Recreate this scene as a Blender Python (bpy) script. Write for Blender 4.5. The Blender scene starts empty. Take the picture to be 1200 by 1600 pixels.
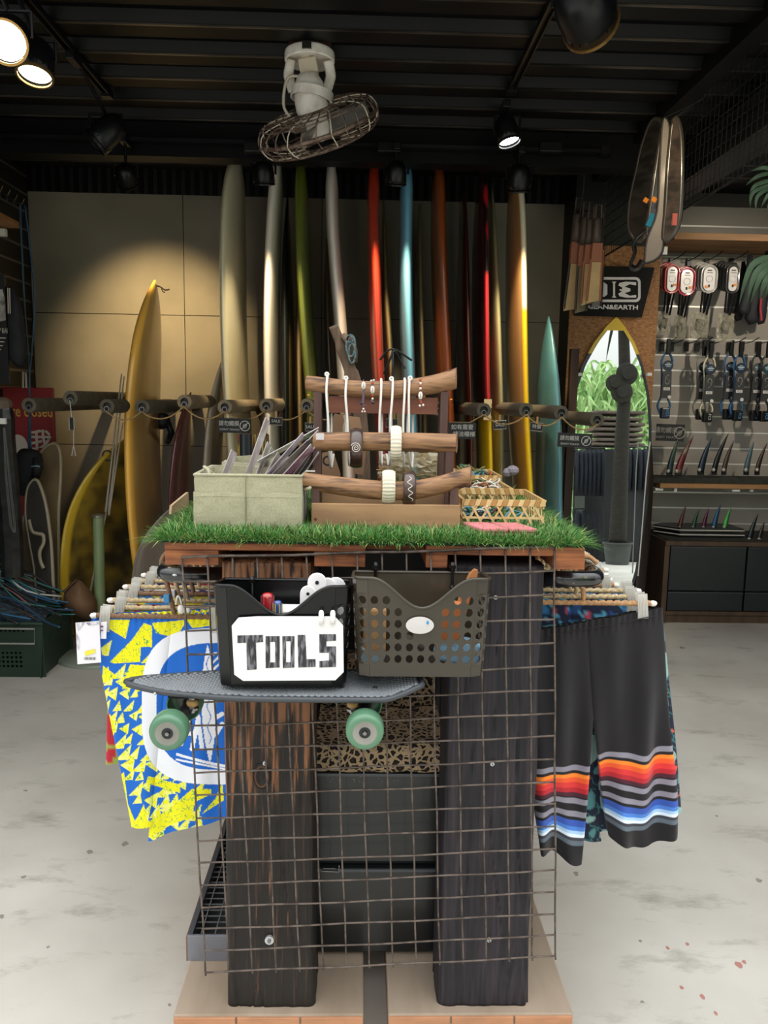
import bpy, math, random
import numpy as np
from mathutils import Vector, Matrix, noise
pi=math.pi; R=math.radians
SC=bpy.context.scene; COL=SC.collection
random.seed(7); rng=np.random.default_rng(7)
# ---------------- camera ----------------
F=1250.0; CH=1.49
camd=bpy.data.cameras.new('camera'); cam=bpy.data.objects.new('camera',camd); COL.objects.link(cam)
camd.sensor_fit='VERTICAL'; camd.sensor_height=24; camd.lens=24*F/1600; camd.clip_start=.05; camd.clip_end=200
CR=Matrix.Rotation(R(-1.63),4,'Z')@Matrix.Rotation(R(90-8.03),4,'X')@Matrix.Rotation(R(1.0),4,'Z')
cam.matrix_world=Matrix.Translation((0,0,CH))@CR
SC.camera=cam
# ---------------- view ----------------
vs=SC.view_settings; vs.view_transform='Standard'; vs.look='None'; vs.gamma=1; vs.use_curve_mapping=False
vs.exposure=0.0
# ---------------- daylight: a bright overcast sky ----------------
W=bpy.data.worlds.new('world'); SC.world=W; W.use_nodes=True
wn=W.node_tree; wn.nodes.clear()
wo=wn.nodes.new('ShaderNodeOutputWorld'); wb=wn.nodes.new('ShaderNodeBackground')
wt=wn.nodes.new('ShaderNodeTexCoord'); wnz=wn.nodes.new('ShaderNodeTexNoise'); wr=wn.nodes.new('ShaderNodeValToRGB')
wnz.inputs['Scale'].default_value=1.6; wnz.inputs['Detail'].default_value=5
wr.color_ramp.elements[0].position=.35; wr.color_ramp.elements[0].color=(.9,.95,1,1)
wr.color_ramp.elements[1].position=.65; wr.color_ramp.elements[1].color=(1,.965,.90,1)
wn.links.new(wt.outputs['Generated'],wnz.inputs['Vector']); wn.links.new(wnz.outputs['Fac'],wr.inputs['Fac'])
# overcast luminance: about three times brighter overhead than at the horizon
wsx=wn.nodes.new('ShaderNodeSeparateXYZ'); wmr=wn.nodes.new('ShaderNodeMapRange'); wmr.inputs[1].default_value=0; wmr.inputs[2].default_value=1; wmr.inputs[3].default_value=.13; wmr.inputs[4].default_value=1.0
wmx=wn.nodes.new('ShaderNodeVectorMath'); wmx.operation='SCALE'
wn.links.new(wt.outputs['Generated'],wsx.inputs[0]); wn.links.new(wsx.outputs[2],wmr.inputs[0]); wn.links.new(wr.outputs['Color'],wmx.inputs[0]); wn.links.new(wmr.outputs[0],wmx.inputs['Scale'])
wn.links.new(wmx.outputs[0],wb.inputs['Color']); wn.links.new(wb.outputs[0],wo.inputs[0])
wb.inputs['Strength'].default_value=4.1
SC.cycles.use_denoising=True
SC.cycles.max_bounces=8; SC.cycles.diffuse_bounces=4; SC.cycles.transparent_max_bounces=16
SC.cycles.sample_clamp_indirect=6
def spot(name,loc,target,power,color,angle=60,blend=1,size=.04):
    l=bpy.data.lights.new(name,'SPOT'); l.energy=power; l.color=color; l.spot_size=R(angle); l.spot_blend=blend
    l.shadow_soft_size=size
    o=bpy.data.objects.new(name,l); COL.objects.link(o); o.location=loc
    d=(Vector(target)-Vector(loc)).normalized()
    o.rotation_euler=d.to_track_quat('-Z','Y').to_euler(); return o
# ---------------- pixel <-> world (photograph frame 1200x1600) ----------------
C0=Vector((0,0,CH)); CR3=CR.to_3x3(); CRi=CR3.inverted()
def ray(px,py): return CR3@Vector(((px-600)/F,(800-py)/F,-1))
def P(px,py,Y): d=ray(px,py); return C0+d*(Y/d.y)
def PZ(px,py,z): d=ray(px,py); return C0+d*((z-CH)/d.z)
def PX(px,py,X): d=ray(px,py); return C0+d*(X/d.x)
def pix(p): q=CRi@(Vector(p)-C0); return (600+F*q.x/-q.z, 800-F*q.y/-q.z)
def mpp(p): q=CRi@(Vector(p)-C0); return -q.z/F      # metres per photograph pixel at p
# ---------------- helpers ----------------
def lin(c): return c/12.92 if c<=.04045 else ((c+.055)/1.055)**2.4
def H(s):
    if not isinstance(s,str): return tuple(s)[:3]+(1,)
    s=s.lstrip('#'); return tuple(lin(int(s[i:i+2],16)/255) for i in (0,2,4))+(1,)
MATS={}
def mat(name,c1,c2=None,rough=.5,metal=0,scale=8,st=(1,1,1),bump=0,bs=None,lo=.35,hi=.65,trans=0,coat=0,emit=0,alpha=1,c3=None,detail=5,dist=.002,sheen=0,vcol=False,spec=.5,kind='noise'):
    if name in MATS: return MATS[name]
    m=bpy.data.materials.new(name); m.use_nodes=True; MATS[name]=m; t=m.node_tree; N=t.nodes; L=t.links
    b=N['Principled BSDF']; b.inputs['Roughness'].default_value=rough; b.inputs['Metallic'].default_value=metal
    b.inputs['Base Color'].default_value=H(c1); b.inputs['Transmission Weight'].default_value=trans
    b.inputs['Coat Weight'].default_value=coat; b.inputs['Coat Roughness'].default_value=.08
    b.inputs['Alpha'].default_value=alpha; b.inputs['Sheen Weight'].default_value=sheen
    b.inputs['Specular IOR Level'].default_value=spec
    if emit: b.inputs['Emission Color'].default_value=H(c1); b.inputs['Emission Strength'].default_value=emit
    tc=N.new('ShaderNodeTexCoord'); mp=N.new('ShaderNodeMapping'); L.new(tc.outputs['Object'],mp.inputs[0]); mp.inputs['Scale'].default_value=st
    if kind=='voronoi':
        nz=N.new('ShaderNodeTexVoronoi'); out='Distance'
    else:
        nz=N.new('ShaderNodeTexNoise'); nz.inputs['Detail'].default_value=detail; out='Fac'
    nz.inputs['Scale'].default_value=scale; L.new(mp.outputs[0],nz.inputs['Vector'])
    col=None
    if vcol:
        a=N.new('ShaderNodeVertexColor'); a.layer_name='Col'; col=a.outputs['Color']
        L.new(col,b.inputs['Base Color'])
    elif c2 is not None:
        r=N.new('ShaderNodeValToRGB'); e=r.color_ramp.elements
        e[0].position=lo; e[0].color=H(c1); e[1].position=hi; e[1].color=H(c2)
        if c3 is not None:
            x=e.new((lo+hi)/2); x.color=H(c3)
        L.new(nz.outputs[out],r.inputs[0]); L.new(r.outputs[0],b.inputs['Base Color'])
    if bump:
        n2=nz
        if bs: 
            n2=N.new('ShaderNodeTexNoise'); n2.inputs['Scale'].default_value=bs; n2.inputs['Detail'].default_value=4; L.new(mp.outputs[0],n2.inputs['Vector']); out='Fac'
        bp=N.new('ShaderNodeBump'); bp.inputs['Strength'].default_value=bump; bp.inputs['Distance'].default_value=dist
        L.new(n2.outputs[out],bp.inputs['Height']); L.new(bp.outputs[0],b.inputs['Normal'])
    return m
class MB:
    def __init__(s): s.v=[]; s.f=[]; s.m=[]
    def add(s,vs,fs,mi=0):
        o=len(s.v); s.v+= [tuple(p) for p in vs]; s.f+=[tuple(i+o for i in f) for f in fs]; s.m+=[mi]*len(fs); return s
    def hexa(s,p,mi=0): # p: 4 bottom ccw, 4 top ccw
        return s.add(p,[(3,2,1,0),(4,5,6,7),(0,1,5,4),(1,2,6,5),(2,3,7,6),(3,0,4,7)],mi)
    def box(s,c,d,M=None,mi=0):
        x,y,z=d[0]/2,d[1]/2,d[2]/2
        p=[Vector(q) for q in ((-x,-y,-z),(x,-y,-z),(x,y,-z),(-x,y,-z),(-x,-y,z),(x,-y,z),(x,y,z),(-x,y,z))]
        if M is not None: p=[M@q for q in p]
        return s.hexa([q+Vector(c) for q in p],mi)
    def bb(s,x0,x1,y0,y1,z0,z1,mi=0): return s.box(((x0+x1)/2,(y0+y1)/2,(z0+z1)/2),(abs(x1-x0),abs(y1-y0),abs(z1-z0)),mi=mi)
    def tube(s,pts,r,n=8,closed=False,mi=0,cap=True,flat=1):
        pts=[Vector(p) for p in pts]; k=len(pts); rr=r if isinstance(r,(list,tuple)) else [r]*k
        up=None; vs=[]
        for i,p in enumerate(pts):
            a=pts[(i-1)%k] if (closed or i>0) else p; b=pts[(i+1)%k] if (closed or i<k-1) else p
            t=(b-a); t=t.normalized() if t.length>1e-9 else Vector((0,0,1))
            if up is None: up=Vector((0,0,1)) if abs(t.z)<.9 else Vector((0,1,0))
            u=(up-t*up.dot(t)); u=u.normalized() if u.length>1e-6 else t.orthogonal().normalized(); up=u; w=t.cross(u)
            for j in range(n):
                an=2*pi*j/n; vs.append(p+(u*math.cos(an)*flat+w*math.sin(an))*rr[i])
        fs=[]
        for i in range(k if closed else k-1):
            i2=(i+1)%k
            for j in range(n): fs.append((i*n+j,i*n+(j+1)%n,i2*n+(j+1)%n,i2*n+j))
        if cap and not closed: fs+= [tuple(range(n))[::-1],tuple((k-1)*n+j for j in range(n))]
        return s.add(vs,fs,mi)
    def cyl(s,a,b,r,n=12,mi=0,r2=None): return s.tube([a,b],[r,r if r2 is None else r2],n,mi=mi)
    def lathe(s,prof,M=None,n=24,mi=0,cap=True):
        vs=[]; 
        for r,z in prof:
            for j in range(n):
                q=Vector((r*math.cos(2*pi*j/n),r*math.sin(2*pi*j/n),z)); vs.append(M@q if M is not None else q)
        fs=[(i*n+j,i*n+(j+1)%n,(i+1)*n+(j+1)%n,(i+1)*n+j) for i in range(len(prof)-1) for j in range(n)]
        if cap: fs+=[tuple(range(n))[::-1],tuple((len(prof)-1)*n+j for j in range(n))]
        return s.add(vs,fs,mi)
    def prism(s,poly,t,M,mi=0): # poly in local xz, extruded along local y by t
        n=len(poly); vs=[M@Vector((x,-t/2,z)) for x,z in poly]+[M@Vector((x,t/2,z)) for x,z in poly]
        fs=[tuple(range(n)),tuple(range(2*n-1,n-1,-1))]+[(i,i+n,(i+1)%n+n,(i+1)%n) for i in range(n)]
        return s.add(vs,fs,mi)
    def ball(s,c,r,n=12,sc=(1,1,1),mi=0):
        vs=[];m=n//2
        for i in range(1,m):
            for j in range(n):
                a=pi*i/m; b=2*pi*j/n; vs.append((c[0]+r*sc[0]*math.sin(a)*math.cos(b),c[1]+r*sc[1]*math.sin(a)*math.sin(b),c[2]+r*sc[2]*math.cos(a)))
        vs+=[(c[0],c[1],c[2]+r*sc[2]),(c[0],c[1],c[2]-r*sc[2])]; T=len(vs)-2
        fs=[(i*n+j,(i+1)*n+j,(i+1)*n+(j+1)%n,i*n+(j+1)%n) for i in range(m-2) for j in range(n)]
        fs+=[(T,j,(j+1)%n) for j in range(n)]+[(T+1,(m-2)*n+(j+1)%n,(m-2)*n+j) for j in range(n)]
        return s.add(vs,fs,mi)
    def torus(s,c,R_,r,M=None,n=32,k=8,mi=0,sx=1,sz=1):
        pts=[]
        for i in range(n):
            q=Vector((R_*sx*math.cos(2*pi*i/n),0,R_*sz*math.sin(2*pi*i/n)))
            pts.append((M@q if M is not None else q)+Vector(c))
        return s.tube(pts,r,k,closed=True,mi=mi)
def mkmesh(name,mb,mats,smooth=False,cols=None):
    me=bpy.data.meshes.new(name); me.from_pydata(mb.v,[],mb.f)
    mats=mats if isinstance(mats,(list,tuple)) else [mats]
    for m in mats: me.materials.append(m)
    if len(mats)>1: me.polygons.foreach_set('material_index',mb.m)
    if smooth: me.polygons.foreach_set('use_smooth',[True]*len(me.polygons))
    if cols is not None:
        a=me.color_attributes.new('Col','FLOAT_COLOR','POINT'); a.data.foreach_set('color',np.asarray(cols,dtype=np.float32).ravel())
    me.update(); return me
def obj(name,mb,mats,parent=None,smooth=False,bev=0,label=None,cols=None,solid=0,sub=0,auto=None):
    o=bpy.data.objects.new(name,mb if isinstance(mb,bpy.types.Mesh) else mkmesh(name,mb,mats,smooth,cols)); COL.objects.link(o)
    if parent is not None:
        o.parent=parent
        if parent.type=='EMPTY': o.matrix_parent_inverse=Matrix.Translation(parent.location).inverted()
    if solid: d=o.modifiers.new('s','SOLIDIFY'); d.thickness=solid; d.offset=0
    if bev: d=o.modifiers.new('b','BEVEL'); d.width=bev; d.segments=2; d.limit_method='ANGLE'; d.angle_limit=R(40)
    if sub: d=o.modifiers.new('u','SUBSURF'); d.levels=sub; d.render_levels=sub
    if label: o['label']=label
    return o
def worldloc(o):
    v=Vector(o.location)
    if o.parent is not None and o.type=='EMPTY': v+=worldloc(o.parent)
    return v if o.type=='EMPTY' else (worldloc(o.parent) if o.parent is not None else v)
def tag(o,label,cat,group=None,kind=None):
    if label: o['label']=label
    if cat: o['category']=cat
    if group: o['group']=group
    if kind: o['kind']=kind
    return o
def thing(name,label,cat,loc=(0,0,0),group=None):
    o=bpy.data.objects.new(name,None); COL.objects.link(o); o.location=loc; o.empty_display_size=.05
    return tag(o,label,cat,group)
def one(name,mb,mats,label,cat,group=None,**k): return tag(obj(name,mb,mats,None,**k),label,cat,group)
def struct(name,mb,mats,**k): o=obj(name,mb,mats,**k); o['kind']='structure'; return o
def dup(root,loc,rot=(0,0,0),label=None,group=None,scale=1): # root built around the origin
    r=root.copy(); COL.objects.link(r); r.location=loc; r.rotation_euler=rot; r.scale=(scale,)*3
    if label: r['label']=label
    if group: r['group']=group
    for ch in KIDS(root):
        c=ch.copy(); COL.objects.link(c); c.parent=r
        for g in KIDS(ch):
            d=g.copy(); COL.objects.link(d); d.parent=c
    return r
def KIDS(o): return [c for c in bpy.data.objects if c.parent==o]
def FR(o,x=(1,0,0),z=(0,0,1)): # frame matrix: origin o, local x, local z (y = z cross x)
    x=Vector(x).normalized(); z=Vector(z); z=(z-x*z.dot(x)).normalized(); y=z.cross(x)
    M=Matrix((x,y,z)).transposed().to_4x4(); M.translation=Vector(o); return M
def textmesh(name,s,M,size,m,parent=None,ext=.0004,label=None,bold=0,sx=1,space=1): # M: local x right, local z up, faces local -y
    c=bpy.data.curves.new('t','FONT'); c.body=s; c.size=size; c.align_x='CENTER'; c.align_y='CENTER'; c.extrude=ext; c.resolution_u=2; c.offset=bold; c.space_character=space
    t=bpy.data.objects.new('t',c); COL.objects.link(t); bpy.context.view_layer.update()
    me=bpy.data.meshes.new_from_object(t.evaluated_get(bpy.context.evaluated_depsgraph_get()))
    bpy.data.objects.remove(t); bpy.data.curves.remove(c)
    me.transform(M@Matrix.Rotation(R(90),4,'X')@Matrix.Diagonal((sx,1,1,1)))
    me.materials.clear(); me.materials.append(m); me.name=name
    return obj(name,me,m,parent,label=label)
def catmull(pts,k=6,closed=False):
    pts=[Vector(p) for p in pts]; n=len(pts); out=[]
    for i in range(n if closed else n-1):
        p0=pts[(i-1)%n] if (closed or i>0) else pts[i]; p1=pts[i]; p2=pts[(i+1)%n]; p3=pts[(i+2)%n] if (closed or i+2<n) else p2
        for j in range(k):
            t=j/k; out.append(.5*((2*p1)+(p2-p0)*t+(2*p0-5*p1+4*p2-p3)*t*t+(3*p1-p0-3*p2+p3)*t**3))
    if not closed: out.append(pts[-1])
    return out
def X_(px,Y): return P(px,640,Y).x
# ================= setting =================
XL,XR,YB,YF,ZC=-2.2,4.0,5.5,2.3,2.95
concrete=mat('polished_concrete','#aea99f','#cbc7be',rough=.5,scale=1.6,bump=.15,bs=14,lo=.3,hi=.7,detail=8,dist=.001)
# add darker stains and fine scuffs to the concrete
t=concrete.node_tree; b=t.nodes['Principled BSDF']
tc=t.nodes.new('ShaderNodeTexCoord'); n1=t.nodes.new('ShaderNodeTexNoise'); n1.inputs['Scale'].default_value=5; n1.inputs['Detail'].default_value=9; n1.inputs['Roughness'].default_value=.7
mpn=t.nodes.new('ShaderNodeMapping'); mpn.inputs['Scale'].default_value=(.6,1.4,1); mpn.inputs['Rotation'].default_value=(0,0,.6)
t.links.new(tc.outputs['Object'],mpn.inputs[0]); t.links.new(mpn.outputs[0],n1.inputs['Vector'])
r1=t.nodes.new('ShaderNodeValToRGB'); r1.color_ramp.elements[0].position=.55; r1.color_ramp.elements[1].position=.72
mx=t.nodes.new('ShaderNodeMix'); mx.data_type='RGBA'; mx.blend_type='MIX'
src=b.inputs['Base Color'].links[0].from_socket
t.links.new(n1.outputs['Fac'],r1.inputs[0]); t.links.new(src,mx.inputs[6]); mx.inputs[7].default_value=H('#8a867c')
mm=t.nodes.new('ShaderNodeMath'); mm.operation='MULTIPLY'; mm.inputs[1].default_value=.8; t.links.new(r1.outputs[0],mm.inputs[0])
t.links.new(mm.outputs[0],mx.inputs[0]); t.links.new(mx.outputs[2],b.inputs['Base Color'])
fb=MB().bb(XL-3,XR+3,-1.0,6.1,-.1,0); fl=struct('floor',fb,concrete)
# dropped specks of red paint and dirt on the floor
spk=MB()
for px,py,r in ((1043,1481,4),(1074,1475,4),(1065,1543,4),(1098,1557,5),(1118,1583,4),(1155,1508,7),(1163,1503,4)):
    c=PZ(px,py,.0006); rr=r*mpp(c)*.8
    spk.add([c+Vector((math.cos(a)*rr*random.uniform(.7,1.2),math.sin(a)*rr*1.5*random.uniform(.7,1.2),0)) for a in [2*pi*i/9 for i in range(9)]],[tuple(range(9))])
o=obj('paint_fleck',spk,mat('fleck','#b07a6e',rough=.6),fl,label='small red paint flecks on the concrete'); o['kind']='stuff'
spk=MB()
for px,py,r in ((40,1235,6),(140,1330,9),(38,1370,6),(3,1432,7),(195,1318,9),(900,1365,7),(1185,1375,8),(1120,1275,4),(1000,1470,4),(1003,1565,5),(75,1480,5),(1065,1012,8),(265,1570,5)):
    c=PZ(px,py,.0006); rr=r*mpp(c)*.6
    spk.add([c+Vector((math.cos(a)*rr*random.uniform(.5,1.6),math.sin(a)*rr*1.3*random.uniform(.4,1.2),0)) for a in [2*pi*i/9 for i in range(9)]],[tuple(range(9))])
o=obj('dirt_mark',spk,mat('dirtmark','#8b867b',rough=.8),fl,label='dark scuffed dirt marks on the concrete'); o['kind']='stuff'
outg=MB().bb(-14,16,-16,-1.0,-.12,-.02); struct('ground_outside',outg,mat('paving','#8f8c84','#a8a59c',rough=.9,scale=3))
# ceiling: dark metal deck whose ribs run across the room
blk=mat('black_metal','#040506','#08090b',rough=.5,scale=3,spec=.2)
blk2=mat('black_paint','#0c0d0f','#14161a',rough=.5,scale=5)
ceil=struct('ceiling',MB().bb(XL-.1,XR+.1,YF,6.1,ZC,ZC+.06),blk)
rm=mkmesh('ceiling_rib',MB().hexa([(XL,-.055,-.045),(XR,-.055,-.045),(XR,.055,-.045),(XL,.055,-.045),(XL,-.08,.001),(XR,-.08,.001),(XR,.08,.001),(XL,.08,.001)]),blk)
lip=mkmesh('rib_lip',MB().bb(XL,XR,-.062,-.05,-.049,-.043),mat('rib_highlight','#6a6258','#1a1b1d',rough=.4,scale=2,st=(1,1,1),metal=.6))  # edge highlight of the ribs painted in by a lighter lip colour
for i in range(17):
    y=1.25+i*.268
    if YF<y<5.45:
        o=bpy.data.objects.new('ceiling_rib',rm); COL.objects.link(o); o.parent=ceil; o.location=(0,y,ZC)
        o=bpy.data.objects.new('rib_lip',lip); COL.objects.link(o); o.parent=ceil; o.location=(0,y,ZC)
# walls
fc=mat('fibre_cement','#857f70','#968f7f',rough=.7,scale=2.2,bump=.1,bs=30,detail=8)
wb_=struct('wall_back',MB().bb(XL-.1,1.52,YB+.012,YB+.15,0,ZC+.02),blk2)
zs=[.0,P(100,694,YB).z,P(100,489,YB).z,P(100,312,YB).z]; zs[3]=2.79
dz_=(zs[2]-zs[1]); xs=[XL]+[P(x,400,YB).x for x in (287,)]; 
while xs[-1]<1.3: xs.append(xs[-1]+.91)
xs[-1]=1.5
for i in range(len(xs)-1):
    for j in range(3):
        g=.0025
        b_=MB().bb(xs[i]+g,xs[i+1]-g,YB-.0,YB+.012,zs[j]+g,zs[j+1]-g); obj('panel',b_,fc,wb_)
cor=MB()
x=XL
while x<1.5:
    cor.hexa([(x,YB,zs[3]),(x+.03,YB,zs[3]),(x+.03,YB+.02,zs[3]),(x,YB+.02,zs[3]),(x,YB,ZC),(x+.03,YB,ZC),(x+.03,YB+.02,ZC),(x,YB+.02,ZC)]); x+=.06
o=obj('corrugated_strip',cor,blk,wb_,label='dark corrugated metal band above the panels'); o['kind']='stuff'
dslat=mat('dark_slat','#15130f','#1e1b17',rough=.55,scale=4)
slip=mat('slat_rail_metal','#8a857e',rough=.35,metal=.7)
wl=struct('wall_left',MB().bb(XL-.12,XL-.016,YF,YB+.1,0,ZC+.02),mat('dark_backing','#0a0908',rough=.8))
sp=.113; ys0=P(70,333,YB).z
sm=mkmesh('slat',MB().bb(-.016,0,YF+.02,YB,.004,sp-.012),dslat); sr=mkmesh('slat_rail',MB().bb(-.014,-.004,YF+.02,YB,-.012,.004),slip)
k=-30
z=ys0-sp*23
while z<ZC-.05:
    if z>0:
        for nm,me in (('slat',sm),('slat_rail',sr)):
            o=bpy.data.objects.new(nm,me); COL.objects.link(o); o.parent=wl; o.location=(XL,0,z)
    z+=sp
struct('wall_right',MB().bb(XR,XR+.1,YF,6.1,0,ZC+.02),blk2)
# partition block that carries the chipboard, with the slatwall set back to its right
osb=mat('chipboard','#7d5233','#a67a4d',rough=.75,scale=40,st=(1,1,2.2),kind='noise',lo=.34,hi=.66,detail=3,bump=.3)
ox0,ox1=P(889,500,5.2).x,P(1027,500,5.2).x; oz=P(960,384,5.2).z
pc=struct('partition_wall',MB().bb(ox0+.01,ox1-.01,5.215,5.78,0,ZC),blk2)
obj('chipboard_panel',MB().bb(ox0,ox1,5.2,5.215,0,oz),osb,pc,label='orange brown chipboard sheet')
YS=5.75
ws=struct('wall_slatwall',MB().bb(ox1-.02,XR,YS+.018,YS+.15,0,ZC),mat('grey_backing','#3a3835',rough=.8))
gs=mat('grey_slat','#8a847c','#958f86',rough=.5,scale=3); alu=mat('aluminium_strip','#dcdad4',rough=.35,metal=.35)
zt_=P(1100,330,YS).z
rows=[355,404,481,532,557,581,605,630,652,677,702,726,745,771,795,819]
zz=[P(1110,y,YS).z for y in rows]
edges=[zt_+.03]+zz+[.0]
for i in range(len(edges)-1):
    a,b2=edges[i],edges[i+1]
    n=1
    obj('slat',MB().bb(ox1-.02,XR,YS,YS+.018,b2+.012,a-.0),gs,ws)
sr2=mkmesh('slat_rail',MB().bb(ox1-.02,XR,YS-.001,YS+.012,-.0,.011),alu)
for z in zz:
    o=bpy.data.objects.new('slat_rail',sr2); COL.objects.link(o); o.parent=ws; o.location=(0,0,z)
# roof beam across the room near the back, and one running along the right side
struct('trim_1',MB().bb(XL,ox0+.2,4.46,4.58,2.735,ZC),blk)
bm=MB()
bm.bb(1.74,1.92,2.4,5.7,2.86,2.875); bm.bb(1.74,1.92,2.4,5.7,2.70,2.715); bm.bb(1.82,1.84,2.4,5.7,2.715,2.86)
struct('trim_2',bm,mat('beam_grey','#17181a','#1e2022',rough=.5,scale=3))
struct('trim_3',MB().bb(1.42,1.5,YF+.1,5.6,2.86,ZC),blk)
# hanging wire mesh screen along the right
mz0=2.40; mx_=1.5
wm=MB()
y=2.45
while y<5.18: wm.box((mx_,y,(mz0+2.9)/2),(.003,.003,2.9-mz0)); y+=.045
z=mz0
while z<2.9: wm.box((mx_,3.81,z),(.003,2.74,.003)); z+=.06
wm.box((mx_,3.81,mz0),(.008,2.74,.008))
t_=thing('wire_mesh_screen','black wire mesh screen hanging along the ceiling at the right','screen',(mx_,3.5,mz0))
o=obj('mesh_wire',wm,mat('dark_wire','#1d1d1f',rough=.45,metal=.6),t_); o['kind']='stuff'
# ================= lighting track and lamps =================
lampb=mat('lamp_black','#101113','#18191c',rough=.35,scale=9,metal=.4)
warm=(1,.78,.48); 
lit_w=mat('lit_bulb_warm',(1.0,.85,.6),emit=14); lit_c=mat('lit_bulb_cool',(1,1,.98),emit=22); unlit=mat('lamp_lens','#22201c',rough=.1)
brass=mat('lamp_rim','#b08a50',rough=.3,metal=.8)
def track(name,a,b,label):
    a=Vector(a); b=Vector(b); d=(b-a); M=FR((a+b)/2,d)
    t=thing(name,label,'track',(a+b)/2)
    mb=MB(); L=d.length
    for yy in (-.014,.014):
        mb.hexa([M@Vector(q) for q in ((-L/2,yy-.003,-.012),(L/2,yy-.003,-.012),(L/2,yy+.003,-.012),(-L/2,yy+.003,-.012),(-L/2,yy-.003,.012),(L/2,yy-.003,.012),(L/2,yy+.003,.012),(-L/2,yy+.003,.012))])
    mb.hexa([M@Vector(q) for q in ((-L/2,-.017,.008),(L/2,-.017,.008),(L/2,.017,.008),(-L/2,.017,.008),(-L/2,-.017,.014),(L/2,-.017,.014),(L/2,.017,.014),(-L/2,.017,.014))])
    obj('rail',mb,lampb,t); e=MB(); e.box(b,(.045,.05,.04)); obj('end_cap',e,lampb,t)
zT=ZC-.05-.012
a=PZ(50,-40,zT); b=PZ(167,146,zT); xm=b.x; track('lighting_track',(xm,2.35,zT),(xm,b.y,zT),'black ceiling track carrying the lamps at the left')
b=PZ(799,140,zT); xr_=b.x; track('lighting_track',(xr_,2.35,zT),(xr_,b.y,zT),'black ceiling track carrying the lamps at the right')
yt=4.40; zt2=2.80
track('lighting_track',(-1.9,yt,zt2),(1.25,yt,zt2),'black track along the roof beam in front of the surfboards')
def lamp(name,head,aim,topz,label,r=.055,L=.11,lens=None,power=0,col=warm,angle=50,topxy=None,rim=None,slots=True):
    head=Vector(head); d=(Vector(aim)-head).normalized()
    t=thing(name,label,'lamp',head,'ceiling spotlights')
    q=d.to_track_quat('Z','Y').to_matrix().to_4x4(); M=Matrix.Translation(head)@q
    body=MB().lathe([(.012,-L*.62),(r*.55,-L*.6),(r*.86,-L*.4),(r*.98,-L*.1),(r,L*.2),(r,L*.45),(r*.93,L*.45),(r*.85,L*.2)],M,28,cap=False); obj('lamp_head',body,lampb,t,smooth=True)
    obj('lens',MB().lathe([(r*.9,L*.30),(r*.9,L*.36),(r*.5,L*.40),(.001,L*.41)],M,28),lens or unlit,t,smooth=True)
    rg=MB().lathe([(r*.93,L*.43),(r*1.05,L*.43),(r*1.05,L*.50),(r*.93,L*.50),(r*.93,L*.43)],M,28,cap=False); obj('rim',rg,rim or lampb,t)
    if slots:
        s=MB()
        for k in range(18):
            an=2*pi*k/18; s.box(M@Vector((r*1.0*math.cos(an),r*1.0*math.sin(an),L*.3)),(.004,.004,.012),M=(q@Matrix.Rotation(an,4,'Z')).to_3x3())
        o=obj('cooling_fin',s,lampb,t); o['kind']='stuff'
    tx=topxy or (head.x,head.y)
    top=Vector((tx[0],tx[1],topz)); side=Vector((r*1.12,0,0))
    y=MB()
    for sgn in (-1,1): y.tube([head+side*sgn,head+side*sgn+Vector((0,0,L*.55))],.006,6)
    y.tube([head-side+Vector((0,0,L*.55)),head+side+Vector((0,0,L*.55))],.006,6); y.tube([Vector((head.x,head.y,head.z+L*.55)),top],.008,8)
    obj('yoke',y,lampb,t)
    obj('adapter',MB().box(top+Vector((0,0,-.02)),(.035,.11,.035)),lampb,t,bev=.003)
    if power: spot('spot_of_'+name,head+d*L*.55,aim,power,col,angle)
    return t
YT=2.5
h1=P(14,58,2.75); lamp('spotlight',h1,(-.75,.9,1.35),zT,'lit warm spotlight at the upper left corner, the larger one',r=.064,L=.14,lens=lit_w,power=12,angle=70,topxy=(xm,h1.y),rim=brass)
h2=P(57,96,3.0); lamp('spotlight',h2,(-1.2,2.35,.6),zT,'lit warm spotlight second from the left corner, lower and smaller',r=.06,L=.12,lens=lit_w,power=9,angle=60,topxy=(xm,h2.y),rim=brass)
h3=P(166,208,3.9); lamp('spotlight',h3,h3+Vector((-.5,-.12,-.5)),zT,'unlit black spotlight at the far end of the left track, tilted',r=.065,L=.15,topxy=(xm,b.y-.25))
h4=P(197,275,4.38); lamp('spotlight',h4,P(240,485,5.2),zt2,'dim black spotlight on the beam nearest the left track',r=.052,L=.1,power=135,angle=66,col=(1,.72,.36))
h5=P(412,272,4.38); lamp('spotlight',h5,P(425,610,4.8),zt2,'black spotlight in front of the white surfboards',r=.055,L=.1,power=125,angle=54)
h6=P(619,272,4.38); lamp('spotlight',h6,P(600,600,4.9),zt2,'black spotlight in front of the light blue surfboard',r=.055,L=.1,power=125,angle=54)
h7=P(811,280,4.38); lamp('spotlight',h7,P(800,580,4.8),zt2,'round black spotlight hanging in front of the yellow and white surfboard',r=.06,L=.12,power=125,angle=54)
h8=P(792,205,4.05); lamp('spotlight',h8,h8+Vector((.12,-.10,-.5)),zT,'spotlight with a bright white bulb at the end of the right track',r=.055,L=.12,lens=lit_c,power=25,col=(1,.97,.9),angle=80,topxy=(xr_,4.0))
h9=P(912,14,2.75); lamp('spotlight',h9,(2.75,YS,1.75),zT,'black spotlight cut off by the top edge at the right',r=.09,L=.17,topxy=(xr_,h9.y),rim=brass,power=40,angle=60,lens=lit_w)
track('lighting_track',(2.9,2.6,zT),(2.9,4.2,zT),'unseen black track added over the slatwall aisle for the extra lamp')  # track out of view, added to carry the extra slatwall lamp
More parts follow.
